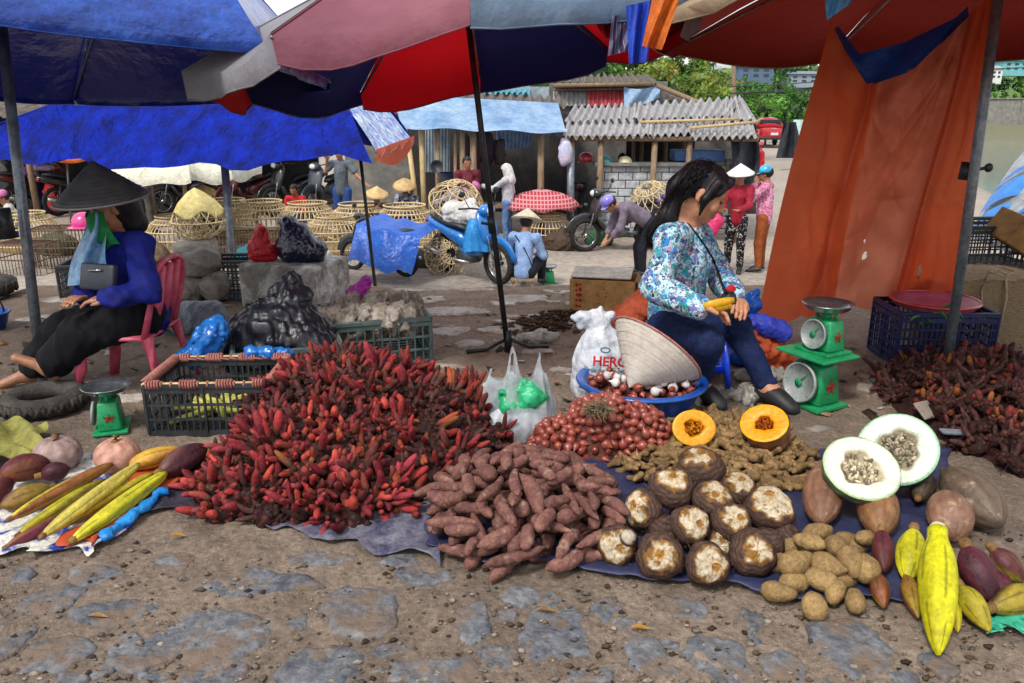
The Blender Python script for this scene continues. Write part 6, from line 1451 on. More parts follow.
# ------------------------------------------------------------------ plastic crates
m_cd = mat('crate_charcoal', '1f2226', '34383c', 9, .5, var=.08); m_cg = mat('crate_greygreen', '3a4a4a', '566664', 9, .55); m_cn = mat('crate_navy', '10183e', '1c2858', 9, .45)
m_cord = mat('pink_cord', '8f5650', 'ac746a', 30, .8, bump=.4)
def crate(label, loc, rz, w, d, h, m, nb=15, rows=3, wrap=False, lip=.02, thin=.006):
    t = thing('plastic_crate', label, 'crate', loc, rz)
    def wall(a, b, nb_):
        a = Vector(a); b = Vector(b); mb = MB(); z_ = Vector((0, 0, 1)); n_ = (b - a).cross(z_).normalized()
        for i in range(nb_ + 1):
            p = a.lerp(b, i / nb_); k = .016 if i in (0, nb_, nb_ // 2) else thin
            mb.bar(p + z_ * .004, p + z_ * h, .006, k, up=n_)
        for r_ in range(rows + 1):
            z = h * (.03 + .85 * r_ / rows); mb.bar(a + z_ * z, b + z_ * z, .01, .008 if r_ not in (0, rows) else .02)
        mb.bar(a + z_ * (h - .004), b + z_ * (h - .004), .02, .016)
        return mb
    x, y = w / 2, d / 2
    for a, b, k in (((-x, -y, 0), (x, -y, 0), nb), ((x, -y, 0), (x, y, 0), int(nb * d / w)), ((x, y, 0), (-x, y, 0), nb), ((-x, y, 0), (-x, -y, 0), int(nb * d / w))):
        wall(a, b, k).build('side_wall', m, t, smooth=False)
    mb = MB()
    for i in range(9): mb.bar((-x, -y + d * (i + .5) / 9, .008), (x, -y + d * (i + .5) / 9, .008), .016, .008)
    for i in range(5): mb.bar((-x + w * (i + .5) / 5, -y, .006), (-x + w * (i + .5) / 5, y, .006), .02, .006)
    mb.build('base', m, t, smooth=False)
    mb = MB(); mb.tube([(-x, -y, h), (x, -y, h), (x, y, h), (-x, y, h)], .009, 8, closed=True); mb.build('rim', m_bamboo if wrap else m, t)
    if wrap:
        r = random.Random(4)
        for a, b, L_ in (((-x, -y, h), (x, -y, h), w), ((x, -y, h), (x, y, h), d), ((x, y, h), (-x, y, h), w), ((-x, y, h), (-x, -y, h), d)):
            mb = MB(); a, b = Vector(a), Vector(b); t_ = .03; side = L_ == d; dd = (b - a).normalized(); q = Vector((-dd.y, dd.x, 0)); P = []; z_ = Vector((0, 0, 1))
            while t_ < .97:
                k_ = .0145 if side or math.sin(t_ * 21 + L_) > .1 else .0095
                P += [a.lerp(b, t_ + .004 * i / 8) + (q * math.cos(2 * PI * i / 8) + z_ * math.sin(2 * PI * i / 8)) * k_ for i in range(8)]
                t_ += .014 / L_ * (.7 if k_ > .012 else 2.4)
            mb.tube(P, .0045, 5); mb.build('cord_wrap', m_cord, t)
    return t
p = G(226, 424); cr1 = crate('charcoal crate with bamboo rim wound with pink cord beside the red rhizome heap', (p.x - .02, p.y + .05, .004), .04, .43, .31, .19, m_cd, 19, 3, True)
mb = MB(); r = random.Random(2)
for k in range(16): mb.tube([(r.uniform(-.18, .18), r.uniform(-.1, .1), .02), (r.uniform(-.18, .18), r.uniform(-.1, .1), .05 + r.uniform(0, .03))], .012, 6)
o = mb.build('yellow_leaves', mat('yellow_stalk', '9c9c34', 'c4c060', 9, .6)); o.location = (p.x - .02, p.y + .05, .004); tag(o, 'pale yellow stalks lying in the bottom of the pink corded crate', 'stalks', kind='stuff')
p = G(283, 392); cr2 = crate('grey green crate holding the black garbage sack behind the red heap', (p.x, p.y + .1, .004), .32, .42, .32, .19, m_cg, 17, 3)
p = G(370, 362); cr3 = crate('old grey crate heaped with rags and plastic behind the red heap', (p.x, p.y + .1, .004), .3, .48, .38, .21, m_cg, 13, 3)
p = G(227, 300); crate('tall black crate at the foot of the thick grey pole', (p.x, p.y + .1, .0), .05, .30, .26, .24, m_cd, 12, 5)
p = G(940, 366); cr5 = crate('navy blue crate with pink tray behind the rusty pole', (p.x, p.y + .12, .0), -.04, .42, .3, .25, m_cn, 18, 5)
mb = MB(); mb.lathe([(0, .2), (.12, .205), (.17, .225), (.18, .245), (.186, .25), (.178, .252), (.16, .236), (.1, .226), (0, .224)], 36, (p.x - .005, p.y + .12, .03)); tag(mb.build('round_tray', mat('pink_tray', 'a8506c', 'c46a84', 5, .35, trans=.2)), 'round pink plastic tray with red rim lying in the navy crate', 'tray')
mb = MB(); mb.tube([(p.x - .005 + .186 * math.cos(a), p.y + .12 + .186 * math.sin(a), .281) for a in [2 * PI * i / 36 for i in range(36)]], .008, 6, closed=True); o = mb.build('rim', mat('red_plastic', 'a0242a'), bpy.data.objects['round_tray'])
p = G(72, 305); crate('dark crate lying by the old tyre behind the seated woman', (p.x, p.y + .3, .0), .2, .34, .26, .2, m_cd, 12, 4)
p = D(998, 292, 4.3); crate('black crate under the silver foil sheet at the right', (p.x, 4.5, .25), .1, .5, .36, .24, m_cd, 14, 5)
# ------------------------------------------------------------------ bags and sacks
m_blk = mat('garbage_plastic', '0b0c12', '151824', 6, .4, bump=.5, bsc=26, var=0, fine=0); m_nvy = mat('navy_plastic_bag', '090e28', '121a3c', 6, .28, bump=.25, bsc=9, var=0, coat=.3)
m_rdb = mat('red_plastic_bag', 'b01420', 'd03038', 6, .4, bump=.8, bsc=14, trans=.25, var=0); m_mag = mat('magenta_plastic', 'a81aa0', 'd048c4', 9, .35, bump=.8, bsc=20, trans=.3, var=0)
m_bbg = mat('blue_plastic_bag', '0f6ac4', '2f8ae0', 9, .3, bump=.9, bsc=22, trans=.3, var=0, coat=.3)
c = Vector(cr2.location)
lump('garbage_sack', 'big shiny black garbage sack slumped in the grey green crate', 'bag', [(c + Vector((-.1, .02, .16)), c + Vector((.08, .02, .16)), .13, .12), (c + Vector((-.06, .03, .25)), c + Vector((.03, .06, .33)), .12, .07), (c + Vector((.0, .06, .36)), c + Vector((.02, .08, .42)), .04, .03), (c + Vector((.05, 0, .22)), c + Vector((.13, -.04, .17)), .09, .06), (c + Vector((-.1, 0, .17)), c + Vector((-.2, -.02, .12)), .1, .06)], m_blk, .016, 24, 3, .06, .007)
p = D(205, 346, 2.95); lump('plastic_bag', 'crumpled bright blue plastic bag beside the black garbage sack', 'bag', [(p + Vector((-.04, 0, -.03)), p + Vector((.03, 0, .04)), .045, .05), (p + Vector((.02, 0, .05)), p + Vector((.05, .01, .08)), .03, .03), (p + Vector((-.05, -.02, -.04)), p + Vector((-.09, -.02, -.05)), .03, .02)], m_bbg, .011, 50, 5, .03, .006)
p = D(262, 352, 2.9); lump('plastic_bag', 'knotted blue plastic bag on the rim of the grey green crate', 'bag', [(p + Vector((-.045, 0, 0)), p + Vector((.03, 0, 0)), .022, .02), (p + Vector((.04, .01, -.01)), p + Vector((.09, .02, -.01)), .016, .02)], m_bbg, .006, 60, 7, .02, .005)
c = Vector(cr3.location)
lump('rag_pile', 'dusty grey rags and wet plastic heaped in the old grey crate', 'rags', [(c + Vector((-.16, -.08, .16)), c + Vector((.16, -.05, .18)), .08, .07), (c + Vector((-.14, .08, .18)), c + Vector((.16, .1, .19)), .07, .07), (c + Vector((0, -.1, .2)), c + Vector((.1, -.12, .2)), .05, .05), (c + Vector((-.2, -.12, .19)), c + Vector((-.2, .1, .19)), .035, .03)], mat('dusty_rag', '5c5348', 'a39a90', 14, .8, bump=.8, bsc=30, lo=.38, hi=.6, var=0), .022, 40, 9, .03, .0065)
p = D(357, 297, 3.75); lump('plastic_bag', 'magenta plastic bag standing on the rags of the old grey crate', 'bag', [(p + Vector((-.05, 0, -.05)), p + Vector((0, 0, 0)), .035, .05), (p + Vector((.01, 0, .02)), p + Vector((.05, .01, .08)), .035, .02)], m_mag, .01, 45, 3, .03, .007)
p = D(362, 313, 3.55); lump('plastic_bag', 'flat blue plastic bag lying in front of the magenta bag', 'bag', [(p + Vector((-.06, 0, 0)), p + Vector((.06, .02, 0)), .03, .03), (p + Vector((0, 0, -.01)), p + Vector((.04, 0, .01)), .03, .03)], m_bbg, .009, 50, 13, .03, .007)
p = D(396, 304, 3.75); lump('cloth_scrap', 'small scrap of red and green cloth on the old grey crate', 'cloth', [(p + Vector((-.09, 0, 0)), p + Vector((.06, .02, .01)), .02, .02)], mat('red_green_cloth', 'a02a34', '3c6a3a', 12, .8, lo=.48, hi=.52), .008, 50, 15, .02, .006)
p = D(418, 330, 3.75); lump('hanging_cloth', 'pale blue and white cloth hanging over the end of the old grey crate', 'cloth', [(p + Vector((0, 0, .1)), p + Vector((.01, 0, -.02)), .02, .025), (p + Vector((.01, -.01, -.02)), p + Vector((.02, -.02, -.1)), .025, .02)], mat('pale_blue_cloth', '3f8ab8', 'cfd6d8', 14, .7, lo=.45, hi=.55), .007, 50, 16, .02, .006)
# concrete block with bags on it
p = G(288, 311); blk = MB().box((p.x, p.y + .22, .125), (.5, .42, .27), -.3).build('concrete_block', mat('painted_concrete', '77736c', 'c2c0bc', 7, .9, bump=.7, bsc=14, lo=.42, hi=.6, var=0), smooth=False, bevel=.02)
tag(blk, 'chipped whitish concrete block carrying the red and the dark navy bags', 'block')
zt = .26
b = Vector((p.x, p.y + .2, zt)); q = D(263, 265, b.y - .02)
lump('plastic_bag', 'red plastic bag standing on the concrete block', 'bag', [(Vector((q.x - .02, q.y, zt + .05)), Vector((q.x + .03, q.y, zt + .05)), .06, .06), (Vector((q.x, q.y, zt + .1)), Vector((q.x + .01, q.y, zt + .18)), .06, .03)], m_rdb, .01, 32, 3, .03, .008)
q = D(302, 265, b.y - .02)
lump('plastic_bag', 'dark navy plastic bag slumped on the concrete block', 'bag', [(Vector((q.x - .05, q.y, zt + .07)), Vector((q.x + .06, q.y, zt + .06)), .085, .08), (Vector((q.x - .05, q.y, zt + .12)), Vector((q.x - .07, q.y, zt + .22)), .07, .04), (Vector((q.x + .02, q.y, zt + .12)), Vector((q.x, q.y, zt + .17)), .06, .05)], m_nvy, .012, 30, 6, .04, .008)
m_rock = mat('pile_stone', '6c665e', '98928a', 6, .9, bump=.8, bsc=12, lo=.3, hi=.7, var=.12)
p = G(186, 312)
for k, (dx, dz, sx, sy, sz, lb) in enumerate(((-.06, .09, .11, .1, .09, 'lowest rough stone of the small stack behind the pink chair'), (.09, .1, .09, .11, .1, 'rough stone at the right foot of the small stack behind the pink chair'), (.0, .24, .14, .12, .09, 'flat rough stone in the middle of the small stack behind the pink chair'))):
    mb = MB(); mb.blob((0, 0, 0), (sx, sy, sz), 22, 16, .1, k + 3, 2.6); o = mb.build('stack_stone', m_rock); o.location = (p.x + dx, p.y + .25, dz); tag(o, lb, 'stone', 'stack of rough stones')
q = D(197, 262, 5.25); gz = float(gh(q.x, 5.25))
mb = MB(); mb.box((q.x, 5.25, (gz + .27) / 2), (.26, .3, .27 - gz), .1, taper=.92); tag(mb.build('stone_block', m_rock, bevel=.03), 'upright grey stone block under the open weave basket with yellow cloth', 'block')
p = D(196, 326, 3.9); lump('dusty_sack', 'flattened dusty grey blue plastic sack behind the pink chair', 'sack', [(Vector((p.x - .1, p.y, .05)), Vector((p.x + .12, p.y, .05)), .06, .06), (Vector((p.x - .05, p.y + .05, .1)), Vector((p.x + .08, p.y + .05, .1)), .05, .05)], mat('grey_plastic', '4c525e', '767c88', 6, .45, bump=.7), .012, 26, 5, .05, .01)
# tyres
def tyre(label, c, R_, rr, rot=(0, 0, 0)):
    mb = MB(); mb.tube([(R_ * math.cos(a), R_ * math.sin(a), 0) for a in [2 * PI * i / 40 for i in range(40)]], rr, 12, closed=True, flat=.9)
    for i in range(48):
        a = 2 * PI * i / 48; mb.box(((R_ + rr * .95) * math.cos(a), (R_ + rr * .95) * math.sin(a), 0), (.012, .016, rr * 1.1), Matrix.Rotation(a, 3, 'Z') @ Matrix.Rotation(.4 * (-1) ** i, 3, 'X'))
    o = mb.build('tyre', mat('dusty_rubber', '2a2826', '4a4642', 14, .9, bump=.5)); o.location = c; o.rotation_euler = rot; return tag(o, label, 'tyre')
p = G(46, 410); tyre('worn black tyre lying flat round the foot of the blue parasol pole', (p.x, p.y + .0, .045), .115, .04)
p = D(22, 296, 5.2); tyre('old tyre lying behind the slanting pole at the left edge', (p.x, 4.7, .06), .2, .06)
p = G(2, 330); bb = thing('small_basin', 'small blue basin with a dark handle cut by the left frame edge', 'basin', (p.x - .06, p.y, .0)); MB().lathe([(0, .0), (.07, .0), (.1, .09), (.108, .092), (.1, .1), (.07, .012), (0, .01)], 26).build('bowl', m_basin, bb)
MB().tube([(.09 * math.cos(a), 0, .1 + .12 * math.sin(a)) for a in [PI * i / 10 for i in range(11)]], .005, 5).build('handle', m_dark, bb)
p = G(20, 442); 
mb = MB(); mb.grid(lambda s_, t: G(-40 + 86 * s_ + 4 * math.sin(t * 9), 466 - 40 * t + 3 * math.sin(s_ * 8), .03) + Vector((0, 0, .03 * math.sin(s_ * 7 + 1) * math.sin(t * 3.1) + .012 * math.sin(s_ * 17 + t * 9) + .02)), 30, 20)
tag(mb.build('sack_cloth', mat('olive_sack', '6c6a34', '93904c', 12, .8, bump=.6)), 'crumpled olive sack cloth at the left edge behind the blossoms', 'cloth')
# clear shopping bag with green inside
m_clr = mat('clear_plastic', 'c4ccd6', 'eef2f6', 8, .22, bump=.6, bsc=24, alpha=.5, trans=.45, var=0, coat=.3)
c = G(517, 450); c.y += .08; c.z = .012; c.x = D(517, 430, c.y).x
sb = thing('shopping_bag', 'knotless clear plastic shopping bag with white and green contents leaning at the parasol pole', 'bag', c)
def bagf(s_, t):
    a = 2 * PI * s_; R_ = pl([(0, .03), (.04, .105), (.3, .13), (.55, .122), (.8, .105), (1, .09)], t)[0]
    q = 1 + (.02 + .05 * t) * math.sin(a * 7 + 2 * t) + (.015 + .03 * t) * math.sin(a * 13 + 1 - 3 * t) + .02 * math.sin(a * 23)
    cx = math.cos(a); x = R_ * q * cx * 1.05; y = R_ * q * math.sin(a) * (.8 - .62 * t)
    pk = math.exp(-((cx + .15) / .2) ** 2) + .85 * math.exp(-((cx - .78) / .16) ** 2) + .35 * math.exp(-((cx + 1) / .12) ** 2)
    return Vector((x, y, .215 * t + .115 * pk * max(0, t - .45) / .55))
def bhole(s_, t):
    cx = math.cos(2 * PI * s_); return (abs(cx + .15) < .09 and .80 < t < .95) or (abs(cx - .78) < .06 and .80 < t < .94)
mb = MB(); mb.grid(bagf, 120, 36, wrap=True, hole=bhole)
mb.build('film', m_clr, sb)
m_grn = mat('green_plastic', '0c9a5a', '4cd09a', 9, .35, bump=.8, bsc=26, trans=.3, var=0)
o = lump('green_bag', None, None, [(c + Vector((-.01, .0, .13)), c + Vector((.055, .0, .15)), .05, .045), (c + Vector((.05, -.01, .17)), c + Vector((.02, 0, .185)), .03, .03), (c + Vector((-.03, -.02, .12)), c + Vector((-.04, -.02, .16)), .03, .025)], m_grn, .008, 45, 4, .03, .006, parent=sb)
o = lump('white_bag', None, None, [(c + Vector((-.06, 0, .05)), c + Vector((.06, 0, .055)), .052, .052), (c + Vector((-.06, -.02, .09)), c + Vector((.0, -.02, .08)), .04, .04)], mat('white_plastic', 'b4bcc4', 'dce0e4', 9, .4, bump=.6, trans=.2, var=0), .007, 40, 8, .03, .007, parent=sb)
o = lump('purple_wrap', None, None, [(c + Vector((.05, 0, .05)), c + Vector((.07, 0, .13)), .035, .025)], mat('lilac_plastic', '8f80b4', 'b4a8cc', 9, .4), .005, 40, 2, .02, .008, parent=sb)
p = D(487, 397, 2.62); lump('white_rag', 'small whitish rag between the shopping bag and the red heap', 'rag', [(p + Vector((-.03, 0, 0)), p + Vector((.02, 0, .0)), .022, .02), (p + Vector((-.01, 0, .03)), p + Vector((.0, 0, .045)), .015, .01)], mat('whitish_rag', 'a8a49c', 'cdc8c0', 12, .8), .006, 60, 3, .02, .006)
# printed feed sack
sk = D(604, 398, 2.98); sk.z = 0
def D_(u, v): return D(u, v, 2.95)
m_skw = mat('feed_sack', 'aab0bc', 'd4d8de', 9, .55, bump=.4, bsc=20, var=0)
prim = [(D_(592, 385), D_(622, 385), .085, .085), (D_(594, 362), D_(620, 362), .083, .083), (D_(600, 345), D_(612, 347), .07, .065), (D_(600, 335), D_(599, 324), .04, .022), (D_(599, 322), D_(596, 317), .018, .024)]
prim2 = [(D_(597, 319), D_(584, 317), .016, .02), (D_(586, 319), D_(573, 317), .018, .006), (D_(597, 318), D_(601, 308), .012, .006), (D_(601, 319), D_(612, 315), .014, .017), (D_(590, 322), D_(580, 327), .012, .007)]
fs = thing('feed_sack', 'tied white feed sack with red and teal printing behind the conical hat', 'sack', sk)
def fn(P):
    d = ucones(P, prim, .05); d = smin(d, ucones(P, prim2, .02), .015)
    return np.maximum(d + .006 * folds(P * np.array([1.6, 1.6, .5], np.float32), 30, 4) + .004 * creases(P, 42, 6), -(P[:, 2] - .004))
so_ = sdf_obj('sack_body', fn, [q for pr_ in prim + prim2 for q in pr_[:2]], .13, .006, m_skw, fs)
MB().tube([D_(599, 323) + Vector((.024 * math.cos(a), .024 * math.sin(a), .0)) for a in [2 * PI * i / 14 for i in range(14)]], .005, 5, closed=True).build('tie_cord', m_cord, fs, world=True)
from mathutils.bvhtree import BVHTree
off = Vector(fs.location)
bvh = BVHTree.FromPolygons([v.co + off for v in so_.data.vertices], [tuple(p.vertices) for p in so_.data.polygons])
def stick(name, V, F, m, parent, o0, X_, Y_, lift=.002):
    """lay a flat outline onto the sack skin"""
    n_ = X_.cross(Y_).normalized(); out = []
    for v in V:
        p = o0 + X_ * v[0] + Y_ * v[1]; h = bvh.ray_cast(p + n_ * .3, -n_)
        out.append((h[0] + n_ * lift) if h[0] else p)
    mb = MB(); mb.add(out, F); return mb.build(name, m, parent, world=True, smooth=False)
def text_mesh(s_, size, bold=0.):
    cu_ = bpy.data.curves.new('lettering', 'FONT'); cu_.body = s_; cu_.size = size; cu_.offset = bold; cu_.resolution_u = 3
    ob = bpy.data.objects.new('lettering', cu_); COL.objects.link(ob); bpy.context.view_layer.update()
    me = bpy.data.meshes.new_from_object(ob.evaluated_get(bpy.context.evaluated_depsgraph_get()))
    V = [v.co[:] for v in me.vertices]; F = [tuple(p.vertices) for p in me.polygons]; bpy.data.objects.remove(ob); bpy.data.meshes.remove(me); bpy.data.curves.remove(cu_); return V, F
X_ = Vector((1, .0, -.05)).normalized(); Y_ = Vector((0, 0, 1)); Y_ = (Y_ - X_ * Y_.dot(X_)).normalized()
m_tr = mat('red_print', 'b0141c', None, 9, .6, var=0); m_tt = mat('teal_print', '0f6a6a', None, 9, .6, var=0); m_tb = mat('blue_print_ink', '1c50a8', None, 9, .6, var=0)
V, F = text_mesh('HERO', .052, .0012); stick('brand_lettering', V, F, m_tr, so_, D_(590, 358), X_, Y_)
V, F = text_mesh('Thức Ăn Hỗn Hợp', .022, .0003); stick('print_line', V, F, m_tt, so_, D_(582, 364), X_, Y_)
for k, (u_, v_, w_, m_) in enumerate(((580, 372, .12, m_tr), (578, 377, .1, m_tb), (577, 382, .09, m_tb))):
    r = random.Random(k); V = []; F = []; x = 0
    while x < w_:
        l = r.uniform(.003, .007); h = r.uniform(.004, .007); b = len(V); V += [(x, 0), (x + l, 0), (x + l, h), (x, h)]; F.append((b, b + 1, b + 2, b + 3)); x += l + r.choice([.0015, .0015, .005])
    stick('print_line', V, F, m_, so_, D_(u_, v_), X_, Y_)
V = [(.02 * math.cos(a), .011 * math.sin(a)) for a in [2 * PI * i / 20 for i in range(20)]] + [(.015 * math.cos(a), .007 * math.sin(a)) for a in [2 * PI * i / 20 for i in range(20)]]
stick('emblem', V, [(i, (i + 1) % 20, 20 + (i + 1) % 20, 20 + i) for i in range(20)], m_tt, so_, D_(603, 344), X_, Y_)
# ------------------------------------------------------------------ cardboard box
m_card = mat('cardboard', 'b0844e', 'c89e68', 7, .85, bump=.2, var=0); m_cardi = mat('cardboard_inside', '86603c', '9c744a', 7, .85, var=0)
cb0 = G(606, 311); bx = thing('cardboard_box', 'open cardboard box with red printing lying on the stony ground behind the feed sack', 'box', (cb0.x, cb0.y + .1, .004), -.22)
w_, d_, h_ = .36, .26, .18
for nm_, c, s_, m_ in (('front_panel', (0, -d_ / 2, h_ / 2), (w_, .006, h_), m_card), ('back_panel', (0, d_ / 2, h_ / 2), (w_, .006, h_), m_card), ('end_panel', (-w_ / 2 - .004, 0, h_ / 2), (.006, d_, h_), m_card), ('end_panel', (w_ / 2 + .004, 0, h_ / 2), (.006, d_, h_), m_cardi), ('bottom_panel', (0, 0, .002), (w_, d_, .006), m_cardi)):
    MB().box(c, s_).build(nm_, m_, bx, smooth=False)
MB().box((-.02, d_ / 2 - .09, h_ + .012), (w_ * .96, .2, .006), Matrix.Rotation(.12, 3, 'X')).build('top_flap', mat('pale_card', 'b4aca0', 'd0cac0', 7, .8), bx, smooth=False)
MB().box((w_ / 2 + .05, -.02, h_ - .05), (.14, d_ * .8, .006), Matrix.Rotation(.9, 3, 'Y')).build('side_flap', m_cardi, bx, smooth=False)
mb = MB(); r = random.Random(8)
for k in range(5):
    for q in range(4):
        mb.box((-w_ / 2 + .03 + .022 * (q % 2) + r.uniform(0, .01), -d_ / 2 - .005, .02 + k * .032 + r.uniform(0, .012)), (r.uniform(.006, .022), .002, r.uniform(.004, .02)))
    mb.box((-.02 + r.uniform(0, .05), -d_ / 2 - .005, .05 + k * .02), (.012, .002, r.uniform(.004, .012)))
mb.build('red_print', m_tr, bx, smooth=False)
mb = MB(); r = random.Random(18)
for k in range(10): mb.box((-w_ / 2 - .008, -d_ / 2 + .03 + .02 * k, r.uniform(.05, .13)), (.002, r.uniform(.006, .016), r.uniform(.02, .07)))
mb.build('red_print', m_tr, bx, smooth=False)
# ------------------------------------------------------------------ scales
m_gs = mat('green_scale_paint', '0f7a48', '1f9a60', 8, .45, bump=.1, bsc=30, var=.05, lo=.3, hi=.7); m_pan = mat('pan_steel', '8e9499', 'b4b9bd', 9, .25, metal=.9, var=0); m_dial = mat('dial_face', '7c8684', '979f9c', 6, .4, var=0)
def scale_(label, loc, rz, s=1., pan=True, plate=True, dial_r=.075):
    t = thing('market_scale', label, 'scale', loc, rz, None, s)
    mb = MB(); mb.box((0, 0, .008), (.21, .17, .016)); mb.build('foot_plate', m_gs, t, smooth=False, bevel=.004)
    mb = MB(); mb.box((0, 0, .093), (.17, .12, .155), taper=.8); mb.build('housing', m_gs, t, bevel=.012)
    mb = MB(); mb.lathe([(0, .002), (dial_r, .002), (dial_r + .004, -.003), (dial_r + .004, .012), (dial_r - .003, .012), (dial_r - .004, .006), (0, .006)], 36, (0, -.075, .098), (0, -1, .12)); dl = mb.build('dial', m_dial, t)
    mb = MB(); mb.lathe([(0, .01), (.016, .01), (.016, .014), (0, .015)], 16, (0, -.075, .098), (0, -1, .12)); mb.bar((0, -.088, .098), (.03, -.083, .14), .004, .003); mb.build('needle', m_gs, dl)
    mb = MB()
    for k in range(0, 40, 5):
        a = 2 * PI * k / 40; x, y, z = basis((0, -1, .12)); q = Vector((0, -.075, .098)) + z * .0072; r0 = dial_r * .93; r1 = dial_r * (.8 if k % 5 == 0 else .87)
        mb.bar(q + (x * math.cos(a) + y * math.sin(a)) * r0, q + (x * math.cos(a) + y * math.sin(a)) * r1, .0016, .0012, up=z)
    mb.build('dial_ticks', m_dark, dl)
    mb = MB(); mb.tube([(0, 0, .17), (0, 0, .2)], .022, 12); mb.box((.055, 0, .188), (.012, .012, .036)); mb.box((-.055, 0, .188), (.012, .012, .036)); mb.build('weighing_post', m_gs, t)
    mb = MB(); z_ = Vector((.42, -.9, .1)).normalized()
    for k in range(5): a = PI / 2 + 2 * PI * k / 5; mb.bar(Vector((.083, .0, .09)), Vector((.083, .028 * math.cos(a), .09 + .028 * math.sin(a))), .002, .010, up=(0, 0, 1))
    mb.build('red_star', mat('faded_red_print', '8a2420', None, 9, .6), t, smooth=False)
    if plate: mb = MB(); mb.box((0, 0, .208), (.24, .2, .012)); mb.build('platform', m_gs, t, smooth=False, bevel=.004)
    if pan: mb = MB(); mb.lathe([(0, .2), (.06, .202), (.1, .22), (.118, .244), (.124, .246), (.12, .25), (.1, .228), (.06, .212), (0, .209)], 36); mb.build('pan', m_pan, t)
    return t
ps = G(818, 409); ps.y += .07
s1 = scale_('larger green scale with flat platform standing on the ground beside the woman', ps, math.radians(-62), 1.0, pan=False)
s2 = scale_('smaller green scale with steel pan stacked on the platform of the larger scale', (ps.x + .02, ps.y, .2145), math.radians(-62), .78, plate=False, dial_r=.07)
ps = G(106, 434); ps.y += .05; scale_('small green scale with steel pan beside the old tyre', ps, math.radians(-70), .68, plate=False, dial_r=.06)
p = LL(548, 283); scale_('tiny green scale on the ground near the vendor in light blue', p, math.radians(200), 1.0, plate=False)
# ------------------------------------------------------------------ conical hat leaning on the basin
m_hat = mat('palm_leaf_hat', 'cbc2b6', 'e0d8ce', 30, .6, bump=.12, bsc=50, trans=.15, var=0, fine=.07)
rc_ = D(657, 349, 2.74); ax_ = Vector((-.60, -.40, -.69)).normalized()
# keep the cone's true proportions: rim radius .2, height .19
hat_c = rc_; apx_ = hat_c + ax_ * .19
ht = thing('conical_hat', 'pale conical palm hat with pink rim leaning against the blue basin', 'hat', (hat_c.x, hat_c.y, .15))
xh, yh, zh = basis(ax_)
def hatpts(R_, h_, n=56, k=16, th=0.):
    V = []
    for i in range(k + 1):
        t = i / k; r_ = R_ * (1 - t); z = h_ * (t ** .94)
        for j in range(n): a = 2 * PI * j / n; w2 = r_ * (1 + .006 * math.cos(28 * a)); V.append(hat_c + xh * w2 * math.cos(a) + yh * w2 * math.sin(a) + zh * (z - th + .0015 * math.sin(t * 60)))
    return V, [(i * n + j, i * n + (j + 1) % n, (i + 1) * n + (j + 1) % n, (i + 1) * n + j) for i in range(k) for j in range(n)]
V, F = hatpts(.186, .182); mb = MB(); mb.add(V, F); V, F = hatpts(.182, .178, th=.002); mb.add(V, [f[::-1] for f in F]); mb.build('cone', m_hat, ht, world=True)
MB().tube([hat_c + xh * .186 * math.cos(a) + yh * .186 * math.sin(a) for a in [2 * PI * i / 56 for i in range(56)]], .0045, 6, closed=True).build('rim_binding', m_cord, ht, world=True)
mb = MB()
for q in range(1, 15):
    t = q / 16; r_ = .1868 * (1 - t); mb.tube([hat_c + xh * r_ * math.cos(a) + yh * r_ * math.sin(a) + zh * (.182 * t ** .94) for a in [2 * PI * i / 48 for i in range(48)]], .0009, 4, closed=True)
mb.build('hoop_seam', mat('hat_seam', 'a39b90', 'b8b0a4', 9, .7), ht, world=True)
# ------------------------------------------------------------------ stools, chair, bundles by the woman
m_bst = mat('blue_stool_plastic', '0c2cb0', '1a44d0', 5, .35, var=0, coat=.2); m_pch = mat('pink_chair_plastic', 'b83e58', 'cc5c72', 9, .5, bump=.1, var=0)
st = thing('plastic_stool', 'low bright blue plastic stool under the woman in the floral jacket', 'stool', (D(682, 390, 3.08).x, 3.08, .0), .2)
mb = MB(); mb.box((0, 0, .245), (.27, .25, .02)); mb.build('seat', m_bst, st, bevel=.008)
for sx in (-1, 1):
    for sy in (-1, 1):
        mb = MB(); mb.tube([(sx * .145, sy * .135, .0), (sx * .115, sy * .105, .24)], [(.02, .012), (.028, .014)], 6); mb.build('leg', m_bst, st)
for sy in (-1, 1): mb = MB(); mb.bar((-.13, sy * .122, .11), (.13, sy * .122, .11), .012, .03); mb.build('stretcher', m_bst, st)
for sx in (-1, 1): mb = MB(); mb.bar((sx * .132, -.12, .11), (sx * .132, .12, .11), .012, .03); mb.build('stretcher', m_bst, st)
p = D(637, 305, 3.25); lump('cloth_bundle', 'rust orange cloth bundle between the conical hat and the cardboard box', 'bundle', [(p + Vector((-.06, 0, -.06)), p + Vector((.04, 0, -.02)), .05, .05), (p + Vector((0, 0, 0)), p + Vector((.03, 0, .06)), .04, .025), (p + Vector((.02, .02, -.1)), p + Vector((.02, .02, -.25)), .06, .08)], mat('rust_cloth', '983c20', 'b4553a', 8, .75, bump=.5, var=0), .009, 30, 5, .03, .008)
p = D(747, 312, 3.35); lump('plastic_bag', 'royal blue plastic bag standing behind the knee of the woman', 'bag', [(p + Vector((-.02, 0, -.02)), p + Vector((.02, 0, .03)), .045, .04), (p + Vector((-.01, 0, .05)), p + Vector((.03, 0, .08)), .03, .014), (p + Vector((0, .03, -.08)), p + Vector((0, .03, -.2)), .05, .06)], m_bflat, .009, 40, 4, .03, .007)
